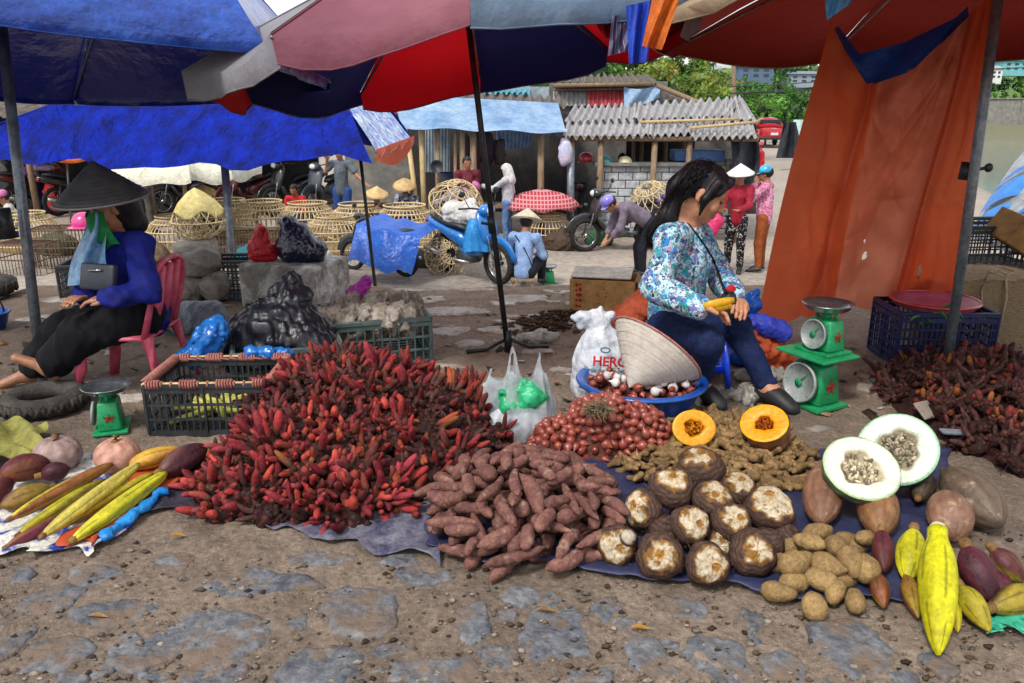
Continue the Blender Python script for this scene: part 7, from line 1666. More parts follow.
p = D(766, 326, 3.25); lump('folded_raincoat', 'violet blue folded raincoat on the orange tarpaulin end', 'raincoat', [(p + Vector((-.06, 0, .02)), p + Vector((.06, 0, -.01)), .035, .03), (p + Vector((-.02, 0, .0)), p + Vector((.07, -.02, -.03)), .035, .025)], mat('violet_cloth', '1f2a9c', '3446bc', 8, .55, bump=.5, var=0), .008, 36, 6, .03, .006)
p = D(770, 348, 3.25); lump('tarpaulin_end', 'bunched orange tarpaulin end lying under the violet raincoat', 'tarpaulin', [(p + Vector((-.09, 0, .06)), p + Vector((-.03, 0, -.01)), .03, .035), (p + Vector((-.04, 0, .0)), p + Vector((.05, 0, -.02)), .04, .035), (Vector((p.x, p.y + .04, .05)), Vector((p.x + .06, p.y + .04, .05)), .05, .05)], m_oran, .01, 34, 7, .03, .007)
for k, (u_, v_, sx, sy, lb) in enumerate(((690, 398, .08, .05, 'crumpled clear plastic by the blue stool'), (745, 395, .07, .05, 'crumpled grey plastic beside the leg of the woman'), (760, 376, .09, .05, 'crumpled clear plastic behind the leg of the woman'), (538, 338, .09, .03, 'flat crumpled film on the stony ground behind the parasol pole'), (700, 368, .06, .04, 'whitish crumpled film under the blue stool'))):
    p = G(u_, v_, .02); lump('plastic_litter', lb, 'plastic', [(p + Vector((-sx, 0, 0)), p + Vector((sx, 0, .01)), .02, .02), (p + Vector((0, -sy, 0)), p + Vector((.02, sy, .01)), .025, .02)], mat('litter_plastic', '77736c', 'a8a49c', 9, .4, bump=.6), .009, 60, k, .03, .006)
for k, (u_, v_) in enumerate(((552, 322), (566, 318), (542, 328))):
    mb = MB(); r = random.Random(k); p = G(u_, v_, .0)
    for q in range(160): a = r.uniform(0, 6.3); d = .16 * r.random() ** .6; mb.blob((p.x + d * math.cos(a) * 1.5, p.y + d * math.sin(a), .005 + .05 * max(0, 1 - d / .14) * r.random()), (.014, .012, .006), 5, 4, .3, q, 2)
    if k == 0: pass
    tag(mb.build('leaf_litter', mat('dry_leaf_litter', '3a2a20', '5e4634', 9, .9)), 'small heap of dark dry peelings on the ground beside the cardboard box', 'litter', kind='stuff')
# pink chair of the old woman
pc = G(133, 388); chx = D(133, 360, 3.02)
ch_ = thing('plastic_chair', 'low pink plastic chair under the old woman in the black hat', 'chair', (D(134, 370, 3.08).x, 3.08, 0), math.radians(90))
# chair faces local +Y (turned to -X in the world); seat 0.25 high
mb = MB(); mb.box((0, .0, .25), (.3, .3, .016)); mb.box((0, .15, .243), (.3, .012, .03)); mb.build('seat', m_pch, ch_, bevel=.006)
for sx in (-1, 1):
    mb = MB(); mb.tube([(sx * .16, .17, 0), (sx * .14, .14, .12), (sx * .135, .135, .25)], [(.022, .012), (.026, .016), (.034, .02)], 8); mb.build('leg', m_pch, ch_)
    mb = MB(); mb.tube([(sx * .16, -.2, 0), (sx * .14, -.16, .14), (sx * .135, -.135, .25)], [(.02, .012), (.024, .016), (.03, .02)], 8); mb.build('leg', m_pch, ch_)
    mb = MB(); mb.tube([(sx * .138, -.13, .25), (sx * .142, -.165, .36), (sx * .14, -.19, .45), (sx * .12, -.2, .52), (sx * .06, -.205, .545), (0, -.206, .55)], [(.018, .014), (.016, .012), (.015, .011), (.015, .011), (.015, .011), (.015, .011)], 8); mb.build('back_frame', m_pch, ch_)
mb = MB()
for k in (-.07, 0, .07): mb.tube([(k, -.14, .26), (k, -.18, .4), (k, -.203, .53)], [(.02, .006)] * 3, 8)
mb.build('backrest', m_pch, ch_)
# woven mat basket at the right edge
q = G(992, 358); bkx = thing('cane_hamper', 'big pale cane hamper tied with cord at the right behind the navy crate', 'hamper', (q.x + .04, q.y + .35, 0), .05)
mh = mat('cane_weave', '6c5c48', '9a8668', 40, .85, bump=.7, bsc=60, stretch=(1, 1, 5), var=0)
mb = MB(); mb.grid(lambda s_, t: Vector(((.3 + .015 * t) * math.copysign(abs(math.cos(2 * PI * s_)) ** .45, math.cos(2 * PI * s_)), .2 * math.copysign(abs(math.sin(2 * PI * s_)) ** .45, math.sin(2 * PI * s_)), .34 * t + .006 * math.sin(2 * PI * s_ * 30))), 120, 20, wrap=True); mb.build('woven_wall', mh, bkx)
mb = MB(); mb.grid(lambda s_, t: Vector((.31 * t * math.copysign(abs(math.cos(2 * PI * s_)) ** .45, math.cos(2 * PI * s_)), .205 * t * math.copysign(abs(math.sin(2 * PI * s_)) ** .45, math.sin(2 * PI * s_)), .355 - .02 * t)), 80, 6, wrap=True); mb.build('lid', mh, bkx)
mb = MB(); mb.tube([(-.06, -.215, .2), (-.08, -.22, .3), (-.05, -.2, .37), (.0, -.19, .39), (.04, -.2, .37), (.05, -.22, .26), (.05, -.21, .1)], .006, 6); mb.tube([(-.05, -.2, .38), (.02, -.17, .4), (.08, -.2, .38), (.02, -.23, .36)], .005, 6, closed=True); mb.build('cord', mat('hemp_cord', '8d7f68', 'a89a82', 20, .8), bkx)
mb = MB(); mb.box((0, 0, 0), (.3, .2, .16), Euler((.2, .5, .2)).to_matrix()); o = mb.build('carton', mat('brown_carton', '7a5a34', '9c7848', 5, .8), smooth=False, bevel=.006); o.location = D(1022, 236, 4.3); tag(o, 'brown carton wedged under the foil sheet at the right edge', 'carton')
p0 = G(975, 392, .03); MB().tube([p0 + Vector((-.1, -.02, -.02)), p0, p0 + Vector((.5, .35, .02))], .006, 5).build('green_stick', mat('green_stem', '3c6a3a', '55854c', 9, .6)); tag(bpy.data.objects['green_stick'], 'thin green stick lying across the shaded rhizome heap', 'stick')
for k, (u_, v_, w2, h2, a_, lb, hx) in enumerate(((926, 410, .09, .07, .6, 'pale slab of broken board beside the rear melon half', '8f867a'), (955, 432, .1, .03, .1, 'flat grey scrap of card on the shaded rhizome heap', '6f7480'), (890, 382, .16, .03, .0, 'flat dark board at the foot of the rusty pole', '4f5258'))):
    mb = MB(); mb.box((0, 0, 0), (w2, h2, .008)); o = mb.build('board_scrap', mat('scrap' + hx, hx, None, 9, .8, bump=.4), smooth=False, bevel=.002); o.location = G(u_, v_, .07 if k < 2 else .02); o.rotation_euler = (.7 if k == 0 else .15, .1, a_); tag(o, lb, 'board')
mb = MB()
for k in range(7): mb.tube([(p0.x - .02, p0.y + .42, .24), (p0.x - .02 + .09 * math.cos(k * .5 - .4), p0.y + .36, .26 + .05 * math.sin(k)), (p0.x - .02 + .13 * math.cos(k * .5 - .4), p0.y + .33, .235)], [.004, .006, .001], 5)
tag(mb.build('green_leaves', mat('green_stem', '3c6a3a')), 'few green leaves lying on the rim of the navy crate', 'leaves')
# scattered crumbs on the front ground
mb = MB(); r = random.Random(31)
for k in range(1900):
    u_, v_ = r.uniform(-30, 1054), 520 + 175 * r.random() ** .8
    if v_ < 560 and 190 < u_ < 900: continue
    p = G(u_, v_, .006); p.z = float(gh(p.x, p.y)) + .004; s_ = r.choice([.0015, .002, .002, .003, .003, .004, .007]) ; mb.blob(p, (s_ * r.uniform(1, 1.8), s_, s_ * .7), 5, 4, .3, k, 2, col=tuple(np.array(lin(r.choice(['5a4a3c', '7a6a5a', '94887a', '6b6660', '3c3028']))) * r.uniform(.7, 1.2)))
tag(mb.build('gravel', m_attr), 'small grit and crumbs scattered over the stony ground', 'gravel', kind='stuff')
for k, (u_, v_, lb) in enumerate(((178, 537, 'yellow fallen leaf on the ground beside the dark mat'), (98, 618, 'curled brown leaf on the stones at the front left'), (640, 630, 'dry straw twig on the front stones'), (545, 612, 'small dry leaf on the ground before the sweet potatoes'))):
    p = G(u_, v_, .008); a = RND.uniform(0, 6); mb = MB(); mb.grid(lambda s_, t: Vector(p) + Vector((.022 * (s_ - .5) * 2, .008 * (t - .5) * 2 * math.sin(PI * max(.05, min(.95, s_))), .004 + .005 * abs(t - .5) + .004 * math.sin(s_ * 4))), 8, 5); tag(mb.build('fallen_leaf', mat('fallen_leaf_%d' % (k % 2), ['a87c1c', '6c4a26'][k % 2], ['8a5c1a', '8a6a40'][k % 2], 30, .6)), lb, 'leaf')
mb = MB(); r = random.Random(77)
for k in range(420):
    u_, v_ = r.uniform(-20, 1044), r.uniform(288, 420)
    p = G(u_, v_); p.z = float(gh(p.x, p.y)) + .006
    if p.y > 4.9: continue
    a = r.uniform(0, 6.3); l = r.uniform(.008, .03); w_ = l * r.uniform(.3, .9); x = Vector((math.cos(a), math.sin(a), r.uniform(-.2, .3))) * l; y = Vector((-math.sin(a), math.cos(a), r.uniform(-.3, .3))) * w_
    col = np.array(lin(r.choice(['5a4432', '3c3024', '8a7458', '4e5230', 'b0a89c', '7c5c3c', '2c2620', 'a8a098'])))
    mb.add([p - x - y, p + x - y * .6, p + x * .8 + y + Vector((0, 0, l * .3)), p - x * .7 + y], [(0, 1, 2, 3)], tuple(col))
tag(mb.build('litter', m_attr, solid=.001), 'scraps of leaves, husks and paper strewn over the ground behind the stall', 'litter', kind='stuff')
# ------------------------------------------------------------------ people
m_skin = mat('skin', '808080', None, 14, .5, bump=.06, bsc=120, attr=True, var=0, lo=.05, hi=.4)
def V3(*a): return Vector(a)
def headframe(J):
    F = Vector(J['F']).normalized(); U = Vector(J['U']); U = (U - F * U.dot(F)).normalized(); R = F.cross(U)
    return F, U, R
def loc_(P, c, fr, s):
    M_ = np.array([fr[2][:], fr[0][:], fr[1][:]], np.float32)
    return (P - np.array(c[:], np.float32)) @ M_.T / s
def head_sdf(P, c, fr, s, fine):
    q = loc_(P, c, fr, s)
    d = ellip(q, (0, -.012, .028), (.074, .092, .084)); d = smin(d, ellip(q, (0, .022, -.038), (.057, .064, .072)), .03)
    d = smin(d, rcone(q, (0, .06, -.092), (0, .03, -.07), .018, .04), .02)
    if fine:
        for x in (-.03, .03): d = -smin(-d, ellip(q, (x, .098, .0), (.022, .022, .015)) , .012)
        for x in (-.03, .03): d = smin(d, ellip(q, (x, .072, -.001), (.014, .013, .010)), .004)
        d = smin(d, rcone(q, (-.042, .068, .022), (.042, .068, .022), .014, .014), .014)
        for x in (-.038, .038): d = smin(d, ellip(q, (x, .058, -.035), (.022, .022, .022)), .02)
    d = smin(d, rcone(q, (0, .082, .0), (0, .1, -.034), .008, .0105), .012)
    if fine:
        d = smin(d, rcone(q, (-.013, .09, -.037), (.013, .09, -.037), .007, .007), .008)
        d = smin(d, rcone(q, (-.017, .081, -.059), (.017, .081, -.059), .0075, .0075), .006); d = smin(d, rcone(q, (-.013, .08, -.07), (.013, .08, -.07), .008, .008), .006)
    for x in (-1, 1): d = smin(d, ellip(q, (x * .074, -.008, -.012), (.011, .021, .032)), .008)
    return d * s
def hand_prims(w, d, n, s, curl=.5, spread=1., left=False):
    w, d, n = Vector(w), Vector(d).normalized(), Vector(n); n = (n - d * n.dot(d)).normalized(); sd_ = d.cross(n) * (1 if left else -1); o = []
    L_ = [.062, .072, .067, .052]
    for i in range(4):
        x = (i - 1.5) * .0195 * s; k = w + d * .082 * s + sd_ * x
        o.append((w + d * .012 * s + sd_ * x * .6, k, .0145 * s, .0125 * s))
        dd = (d + sd_ * x * 2 * spread / s * .25 - n * curl * .5).normalized(); m_ = k + dd * L_[i] * .5 * s; de = (d - n * curl * 1.6).normalized(); e = m_ + de * L_[i] * .5 * s
        o.append((k, m_, .0098 * s, .0088 * s)); o.append((m_, e, .0088 * s, .0072 * s))
    t0 = w + d * .022 * s - sd_ * .028 * s; t1_ = t0 + (d * .7 - sd_ * .6 - n * .3 * curl).normalized() * .036 * s; t2_ = t1_ + (d * .9 - sd_ * .15 - n * .4 * curl).normalized() * .028 * s
    o += [(t0, t1_, .014 * s, .011 * s), (t1_, t2_, .011 * s, .0085 * s)]
    return o
def figure(root, J, s, skin, shirt, trous, res, sleeve=1.0, fine=False, skirt=False, puff=.016, hem=.06, amp=.005, seed=0, legw=.014, shoes=None, eyes=True, cuff=.9, cr=.007):
    J = {k: Vector(v) for k, v in J.items()}
    fr = headframe(J); hc = J['head']; hb_ = hc - fr[1] * .07 * s - fr[0] * .02 * s
    arms = []; 
    for q in 'lr': arms.append((J[q + 's'], J[q + 'e'], J[q + 'w']))
    body = [(J['pelvis'], J['chest'], .095 * s, .1 * s), (J['chest'], J['neck'], .09 * s, .055 * s), (J['ls'], J['rs'], .05 * s, .05 * s), (J['neck'], hb_, .046 * s, .044 * s)]
    hp_ = []
    for q, (a, b, c) in zip('lr', arms):
        body += [(a, b, .044 * s, .035 * s), (b, c, .035 * s, .023 * s)]
        h = hand_prims(c, J.get(q + 'hd', c - b), J.get(q + 'hn', V3(0, 0, -1) if abs((c - b).normalized().z) < .8 else V3(0, 1, 0)), s * (1. if fine else 1.1), J.get(q + 'hc', V3(.6, 0, 0)).x, 1., q == 'l'); hp_ += h
    for q in 'lr': body += [(J[q + 'h'], J[q + 'k'], .07 * s, .05 * s), (J[q + 'k'], J[q + 'a'], .05 * s, .031 * s), (J[q + 'a'], J[q + 't'], .033 * s, .024 * s), (J[q + 'a'] + V3(0, 0, -.01) * s, J[q + 'a'] - (J[q + 't'] - J[q + 'a']).normalized() * .035 * s + V3(0, 0, -.03) * s, .03 * s, .026 * s)]
    def bfn(P):
        d = ucones(P, body, .03 * s); d = smin(d, ucones(P, hp_, (.0022 if fine else .006) * s), .010 * s)
        return smin(d, head_sdf(P, hc, fr, s, fine), .02 * s)
    pts = [p for q in body + hp_ for p in q[:2]] + [hc + V3(.1, .1, .12) * s, hc - V3(.1, .1, .1) * s]
    sk = np.array(lin(skin))
    def cfn(V):
        q = loc_(V.astype(np.float32), hc, fr, s); C = np.tile(sk, (len(V), 1))
        lip = (np.abs(q[:, 0]) < .026) & (q[:, 1] > .07) & (np.abs(q[:, 2] + .064) < .012); C[lip] = sk * .6 + np.array(lin('a03838')) * .4
        ax = np.abs(q[:, 0])
        brow = (ax > .012) & (ax < .05) & (q[:, 1] > .05) & (np.abs(q[:, 2] - .022 + .1 * (ax - .03) ** 2 * 20) < .0045); C[brow] = np.array(lin('1c1412'))
        eye = (ax > .016) & (ax < .045) & (q[:, 1] > .055) & (np.abs(q[:, 2] + .004) < .0035); C[eye] = np.array(lin('140e0c'))
        return C
    body_o = sdf_obj('body', bfn, pts, .06 * s, res * (.78 if fine else 1), m_skin, root, cfn)
    sh = [(J['pelvis'] + (J['pelvis'] - J['chest']).normalized() * hem * s * .5, J['chest'], (.105 + puff) * s, (.105 + puff) * s), (J['chest'], J['neck'] - (J['neck'] - J['chest']) * .12, (.095 + puff) * s, (.05 + puff) * s), (J['ls'], J['rs'], (.052 + puff * .7) * s, (.052 + puff * .7) * s)]
    for a, b, c in arms:
        if sleeve > .5: sh += [(a, b, (.046 + puff) * s, (.04 + puff) * s), (b, b.lerp(c, min(1.02 if fine else .94, (sleeve - .5) * 2.1)), (.04 + puff) * s, (.034 + puff * (1.7 if fine else 1.2)) * s)]
        else: sh += [(a, a.lerp(b, sleeve * 2), (.046 + puff) * s, (.048 + puff) * s)]
    def sfn(P): return ucones(P, sh, .035 * s) + amp * folds(P, 34 / s, seed + 3) + (cr * creases(P, 30 / s, seed + 5) if fine else 0)
    so__ = sdf_obj('shirt', sfn, [p for q in sh for p in q[:2]], (.14 + puff) * s, res, shirt, root)
    lg = [(J['pelvis'], J['pelvis'] + V3(0, 0, .04) * s, .112 * s, .1 * s)]
    for q in 'lr':
        lg += [(J[q + 'h'], J[q + 'k'], (.076 + legw) * s, (.053 + legw) * s), (J[q + 'k'], J[q + 'k'].lerp(J[q + 'a'], cuff), (.053 + legw) * s, (.036 + legw * 1.3) * s)]
    if skirt: lg += [(J['pelvis'].lerp(J['lk'], .5), J['pelvis'].lerp(J['rk'], .5), .08 * s, .08 * s), (J['lk'], J['rk'], .05 * s, .05 * s)]
    def tfn(P): return ucones(P, lg, .03 * s) + amp * .8 * folds(P, 28 / s, seed + 7) + (cr * creases(P, 26 / s, seed + 9) if fine else 0)
    to_ = sdf_obj('trousers', tfn, [p for q in lg for p in q[:2]], .13 * s, res, trous, root)
    if shoes:
        for q in 'lr':
            a, t = J[q + 'a'], J[q + 't']; d = (t - a).normalized(); mb = MB(); mb.tube([a - d * .05 * s + V3(0, 0, -.02) * s, a + V3(0, 0, -.015) * s, a.lerp(t, .6), t + d * .03 * s, t + d * .05 * s], [(.036 * s, .038 * s), (.044 * s, .044 * s), (.044 * s, .036 * s), (.036 * s, .027 * s), (.016 * s, .012 * s)], 12); mb.build('shoe', shoes, root, world=True)
    return body_o, so__, to_, fr
def hair_obj(root, c, fr, s, m, res, extra=(), face=(.048, .062), big=(.084, .104, .096), amp=.0025, name='hair'):
    def fn(P):
        q = loc_(P, c, fr, s)
        d = ellip(q, (0, -.014, .03), big)
        cut = np.minimum(np.minimum(q[:, 1] - face[0] + .0 * q[:, 2], face[1] - q[:, 2]), .3)      # >0 in the face window
        d = np.maximum(d, cut) if True else d
        low = -.055 - q[:, 2]; d = np.maximum(d, np.where(q[:, 1] > -.02, low + (q[:, 1] + .02) * .8, low))
        d = d * s
        if extra: d = smin(d, ucones(P, extra, .03 * s), .03 * s)
        st_ = np.sin(q[:, 0] * 230 + 3 * np.sin(q[:, 2] * 14 + q[:, 1] * 11)) * .5 + np.sin(q[:, 1] * 150 + q[:, 0] * 170 + 2 * np.sin(q[:, 2] * 10)) * .5
        return d + amp * st_
    pts = [c + V3(.12, .12, .14) * s, c - V3(.12, .12, .12) * s] + [p for q in extra for p in q[:2]]
    return sdf_obj(name, fn, pts, .07 * s, res, m, root)
def cone_hat(root, c, ax, R_, h, m, name='conical_hat', rimm=None):
    ax = Vector(ax).normalized(); mb = MB(); c = Vector(c)
    mb.lathe([(R_ * (1 - t), h * t ** .93) for t in [i / 12 for i in range(13)]], 40, c, ax); mb.lathe([(R_ * .985 * (1 - t), h * t ** .93 - .004) for t in [i / 6 for i in range(7)]][::-1], 40, c, ax)
    o = mb.build(name, m, root, world=True)
    x, y, z = basis(ax); MB().tube([c + x * R_ * math.cos(a) + y * R_ * math.sin(a) for a in [2 * PI * i / 40 for i in range(40)]], .005, 6, closed=True).build('rim_binding', rimm or m, o, world=True)
    if not rimm or R_ < .17:
        mb = MB()
        for k in range(1, 12 if R_ < .17 else 2):
            t = k / 12; q = R_ * (1 - t) + .0008; mb.tube([c + x * q * math.cos(a) + y * q * math.sin(a) + z * (h * t ** .93) for a in [2 * PI * i / 40 for i in range(40)]], .0012, 4, closed=True)
        mb.build('weave_ring', m, o, world=True)
    return o
m_hairb = mat('black_hair', '0a080c', '171119', 40, .5, bump=.3, bsc=160, stretch=(1, 1, .15), var=0, spec=.35)
m_jean = mat('dark_denim', '0e1838', '1c2c58', 60, .8, bump=.25, bsc=220, var=0); m_blackc = mat('black_trousers', '07070e', '101018', 8, .85, bump=.2, var=0)
# floral print
m_flor = mat('floral_print', 'b8c4cc', None, 9, .75, bump=.25, bsc=30, var=0)
nt = m_flor.node_tree; N = nt.nodes; K = nt.links
tc = N.new('ShaderNodeTexCoord'); prev = None
for k, (sc_, thr, cols) in enumerate(((34, .30, ['2c8fb0', '6a6fa8', '3a78b8', 'b8c8d0', '1f8f96']), (62, .26, ['3c3448', 'a8748c', '2f7fb8', 'c4d0d4', '4a9a8a', '5a4468']), (90, .22, ['1f7f9c', '35304a', '8fc4d0', '8a6478']))):
    dn = N.new('ShaderNodeTexNoise'); dn.inputs['Scale'].default_value = sc_ * .8; K.new(tc.outputs['Object'], dn.inputs['Vector'])
    md = N.new('ShaderNodeMix'); md.data_type = 'RGBA'; md.blend_type = 'LINEAR_LIGHT'; md.inputs['Factor'].default_value = .022; K.new(tc.outputs['Object'], md.inputs['A']); K.new(dn.outputs['Color'], md.inputs['B'])
    vo = N.new('ShaderNodeTexVoronoi'); vo.inputs['Scale'].default_value = sc_; K.new(md.outputs['Result'], vo.inputs['Vector'])
    sp = N.new('ShaderNodeSeparateColor'); K.new(vo.outputs['Color'], sp.inputs[0])
    rp = N.new('ShaderNodeValToRGB'); rp.color_ramp.interpolation = 'CONSTANT'
    for i, h in enumerate(cols):
        e = rp.color_ramp.elements[i] if i < 2 else rp.color_ramp.elements.new(i / len(cols)); e.position = i / len(cols); e.color = (*lin(h), 1)
    K.new(sp.outputs[0], rp.inputs['Fac'])
    lt = N.new('ShaderNodeMath'); lt.operation = 'LESS_THAN'; K.new(vo.outputs['Distance'], lt.inputs[0]); lt.inputs[1].default_value = thr * 1.9
    g2 = N.new('ShaderNodeMath'); g2.operation = 'GREATER_THAN'; K.new(sp.outputs[1], g2.inputs[0]); g2.inputs[1].default_value = .12
    ml = N.new('ShaderNodeMath'); ml.operation = 'MULTIPLY'; K.new(lt.outputs[0], ml.inputs[0]); K.new(g2.outputs[0], ml.inputs[1])
    mx = N.new('ShaderNodeMix'); mx.data_type = 'RGBA'; K.new(ml.outputs[0], mx.inputs['Factor']); K.new(rp.outputs[0], mx.inputs['B'])
    if prev is None: mx.inputs['A'].default_value = (*lin('a8c8d8'), 1)
    else: K.new(prev, mx.inputs['A'])
    prev = mx.outputs['Result']
K.new(prev, N['Principled BSDF'].inputs['Base Color'])
# ---- the woman in the floral jacket
wo = thing('person', 'young woman with long dark hair, floral jacket and jeans seated on the blue stool', 'person', (D(684, 395, 3.05).x, 3.05, 0))
JW = dict(pelvis=D(674, 320, 3.08), chest=D(682, 258, 3.0), neck=D(687, 226, 2.98), head=D(704, 192, 2.94), F=(.88, -.20, -.46), U=(.44, -.05, .89),
          rs=D(670, 240, 2.87), ls=D(700, 240, 3.11), re=D(654, 287, 2.80), rw=D(696, 306, 2.70), le=D(722, 280, 3.08), lw=D(733, 293, 2.94),
          rh=D(668, 325, 3.0), lh=D(684, 322, 3.14), rk=D(708, 343, 2.74), lk=D(734, 326, 2.98), ra=D(700, 394, 2.92), la=D(768, 400, 2.88), rt=D(716, 404, 2.84), lt=D(788, 408, 2.80),
          rhd=(.16, -.02, -.03), rhn=(.1, .35, .9), rhc=(.9, 0, 0), lhd=(.02, -.3, -.1), lhn=(.3, .1, .9), lhc=(.8, 0, 0))
for k_ in ('ra', 'la'): JW[k_].z = max(JW[k_].z, .065)
for k_ in ('rt', 'lt'): JW[k_].z = .028
bo, jo, to_, frW = figure(wo, JW, .93, 'b07a5c', m_flor, m_jean, .0068, fine=True, puff=.010, hem=.1, amp=.006, seed=4, legw=.004, shoes=mat('dark_shoe', '1a1a1e', '2c2c30', 9, .6))
hc = JW['head']; F_, U_, R_ = frW
def hp(x, y, z): return hc + (R_ * x + F_ * y + U_ * z) * .93
ex = [(hp(0, -.07, .04), hp(.0, -.10, -.03), .048, .042), (hp(0, -.085, -.03), D(668, 216, 2.96), .040, .032), (D(666, 218, 2.96), D(654, 236, 2.97), .036, .026), (D(654, 236, 2.97), D(652, 242, 2.99), .024, .01),
      (hp(.074, .03, .06), hp(.08, .012, -.02), .014, .011), (hp(.08, .012, -.02), hp(.074, .026, -.09), .010, .005), (hp(.03, .075, .085), hp(.07, .052, .02), .012, .008), (hp(-.03, .075, .085), hp(-.07, .05, .02), .012, .008)]
hair_obj(wo, hc, frW, .93, m_hairb, .006, ex, face=(.03, .064), big=(.078, .095, .089))
# loose strands over the hair mass
mb = MB(); r = np.random.RandomState(6)
for k in range(520):
    an = r.choice([-1, 1]) * r.uniform(1.0, 2.6); el = r.uniform(.05, .95); top = hp(.082 * math.sin(an * .6) * el, .085 * math.cos(an) * el - .02, .118 - .05 * el * el)
    mid = hp(.082 * math.copysign(min(1, abs(an) / 1.4), an), -.07 + .03 * r.normal() * .5, .0 + .03 * r.normal())
    j = Vector(r.normal(size=3)); P = [top, top.lerp(mid, .5) + (top.lerp(mid, .5) - hp(0, -.01, .02)).normalized() * .022, mid, hp(.04 * math.copysign(1, an) * r.uniform(.2, 1), -.105, -.06) + j * .006, D(667, 219, 2.96) + j * .015, D(656, 232, 2.96) + j * .013, D(653 + r.normal() * 3, 238 + r.uniform(0, 10), 2.99) + j * .01]
    Q = []
    for i in range(len(P) - 1):
        p0, p1, p2, p3 = P[max(i - 1, 0)], P[i], P[i + 1], P[min(i + 2, len(P) - 1)]
        for t_ in (0, .33, .66): Q.append(p1 * 1.0 + ((p2 - p0) * t_ + (p0 * 2 - p1 * 5 + p2 * 4 - p3) * t_ * t_ + (p1 * 3 - p0 - p2 * 3 + p3) * t_ ** 3) * .5)
    mb.tube(Q + [P[-1]], [.0014] * len(Q) + [.0004], 3)
for k in range(9):
    a = hp(.08, .014 + r.normal() * .006, .03 + r.normal() * .01); b = a + (R_ * r.uniform(-.004, .006) + F_ * r.uniform(-.01, .012) - U_ * r.uniform(.07, .12)); mb.tube([a, a.lerp(b, .5) + R_ * .008, b], [.0012, .001, .0003], 3)
mb.build('hair_strands', m_hairb, wo, world=True)
# jacket hood collar and shoulder strap laid on the jacket
jb = BVHTree.FromPolygons([jo.matrix_basis @ v.co + Vector(wo.location) for v in jo.data.vertices], [tuple(p.vertices) for p in jo.data.polygons])
tb = BVHTree.FromPolygons([v.co + Vector(wo.location) for v in to_.data.vertices], [tuple(p.vertices) for p in to_.data.polygons])
CAMV = Vector((0, 0, CAM_H))
def on(u, v, *trees, lift=.004):
    d = ray(u, v).normalized(); best = None
    for t in trees:
        h = t.ray_cast(CAMV, d)
        if h[0] is not None and (best is None or h[3] < best[1]): best = (h[0] - d * lift, h[3])
    return best[0] if best else None
sb_ = thing('shoulder_bag', 'small black shoulder bag with thin strap across the floral jacket', 'bag', (D(726, 305, 2.86).x, 2.86, .3))
path = [on(687 + (722 - 687) * t + 5 * math.sin(PI * t), 222 + 62 * t, jb) for t in [i / 14 for i in range(15)]]
path = [p for p in path if p is not None]
mb = MB(); mb.tube(path + [D(726, 292, 2.84)], [(.006, .003)] * (len(path) + 1), 6); mb.build('strap', m_black, sb_, world=True)
mb = MB(); mb.blob(D(728, 306, 2.87), (.035, .03, .06), 16, 12, .06, 2); mb.build('pouch', mat('black_bag', '12131a', '22242e', 9, .5, bump=.3), sb_, world=True)
mb = MB(); mb.blob(D(731, 290, 2.9), (.02, .012, .02), 10, 8, .1, 1); mb.build('red_tag', mat('red_cloth', 'a4121c'), sb_, world=True)
kn = thing('comb', 'yellow plastic comb held in the hand of the young woman', 'comb', D(716, 303, 2.62)); a, b = D(704, 306, 2.655), D(734, 300, 2.66)
m_yel = mat('yellow_plastic', 'c88f10', 'dca820', 6, .35, var=0); mb = MB(); mb.tube([a, a.lerp(b, .3), a.lerp(b, .7), b], [(.008, .012), (.009, .016), (.009, .016), (.006, .01)], 10); mb.build('handle', m_yel, kn, world=True)
mb = MB(); dn_ = V3(0, -.25, -1).normalized()
for k in range(12): p = a.lerp(b, .35 + k * .05); mb.bar(p, p + dn_ * .028, .003, .004)
mb.build('teeth', m_yel, kn, world=True)
# ---- the old woman
ow = thing('person', 'barefoot old woman in blue blouse with green face cloth, seated on the pink chair', 'person', (D(134, 372, 3.08).x, 3.08, 0))
JO = dict(pelvis=D(143, 304, 3.08), chest=D(126, 262, 3.04), neck=D(117, 230, 3.01), head=D(109, 207, 2.97), F=(-.72, -.62, -.28), U=(-.2, -.1, .95),
          ls=D(139, 247, 2.95), rs=D(102, 242, 3.14), le=D(149, 290, 2.89), lw=D(112, 299, 2.80), re=D(86, 282, 3.14), rw=D(88, 296, 2.96),
          lh=D(140, 316, 3.02), rh=D(136, 314, 3.15), lk=D(80, 334, 2.94), rk=D(62, 330, 3.10), la=D(48, 368, 2.94), ra=D(28, 374, 3.1), lt=D(16, 358, 2.92), rt=D(-6, 388, 3.04),
          lhd=(-.3, -.05, .0), rhd=(-.1, -.3, .02), lhn=(0, 0, 1), rhn=(0, 0, 1))
m_blouse = mat('blue_blouse', '0a1358', '101d78', 9, .75, bump=.3, bsc=30, var=0)
ob, osh, otr, frO = figure(ow, JO, .77, '8f6248', m_blouse, m_blackc, .0085, fine=True, puff=.012, hem=.12, amp=.008, seed=14, legw=.036, skirt=False, cuff=.74, cr=.011)
hco = JO['head']; hair_obj(ow, hco, frO, .85, m_hairb, .009, [(hco - frO[0] * .04, hco - frO[0] * .06 - frO[1] * .085, .07, .05)], face=(-.02, .075))
m_hatd = mat('black_hat', '1b191b', '302d30', 24, .6, bump=.2, var=0)
cone_hat(ow, hco + V3(-.014, -.016, .032), (-.06, -.12, 1), .165, .145, m_hatd, rimm=mat('hat_rim', '6a6266', None, 9, .6))
F_, U_, R_ = frO
def ho(x, y, z): return hco + (R_ * x + F_ * y + U_ * z) * .85
mb = MB()
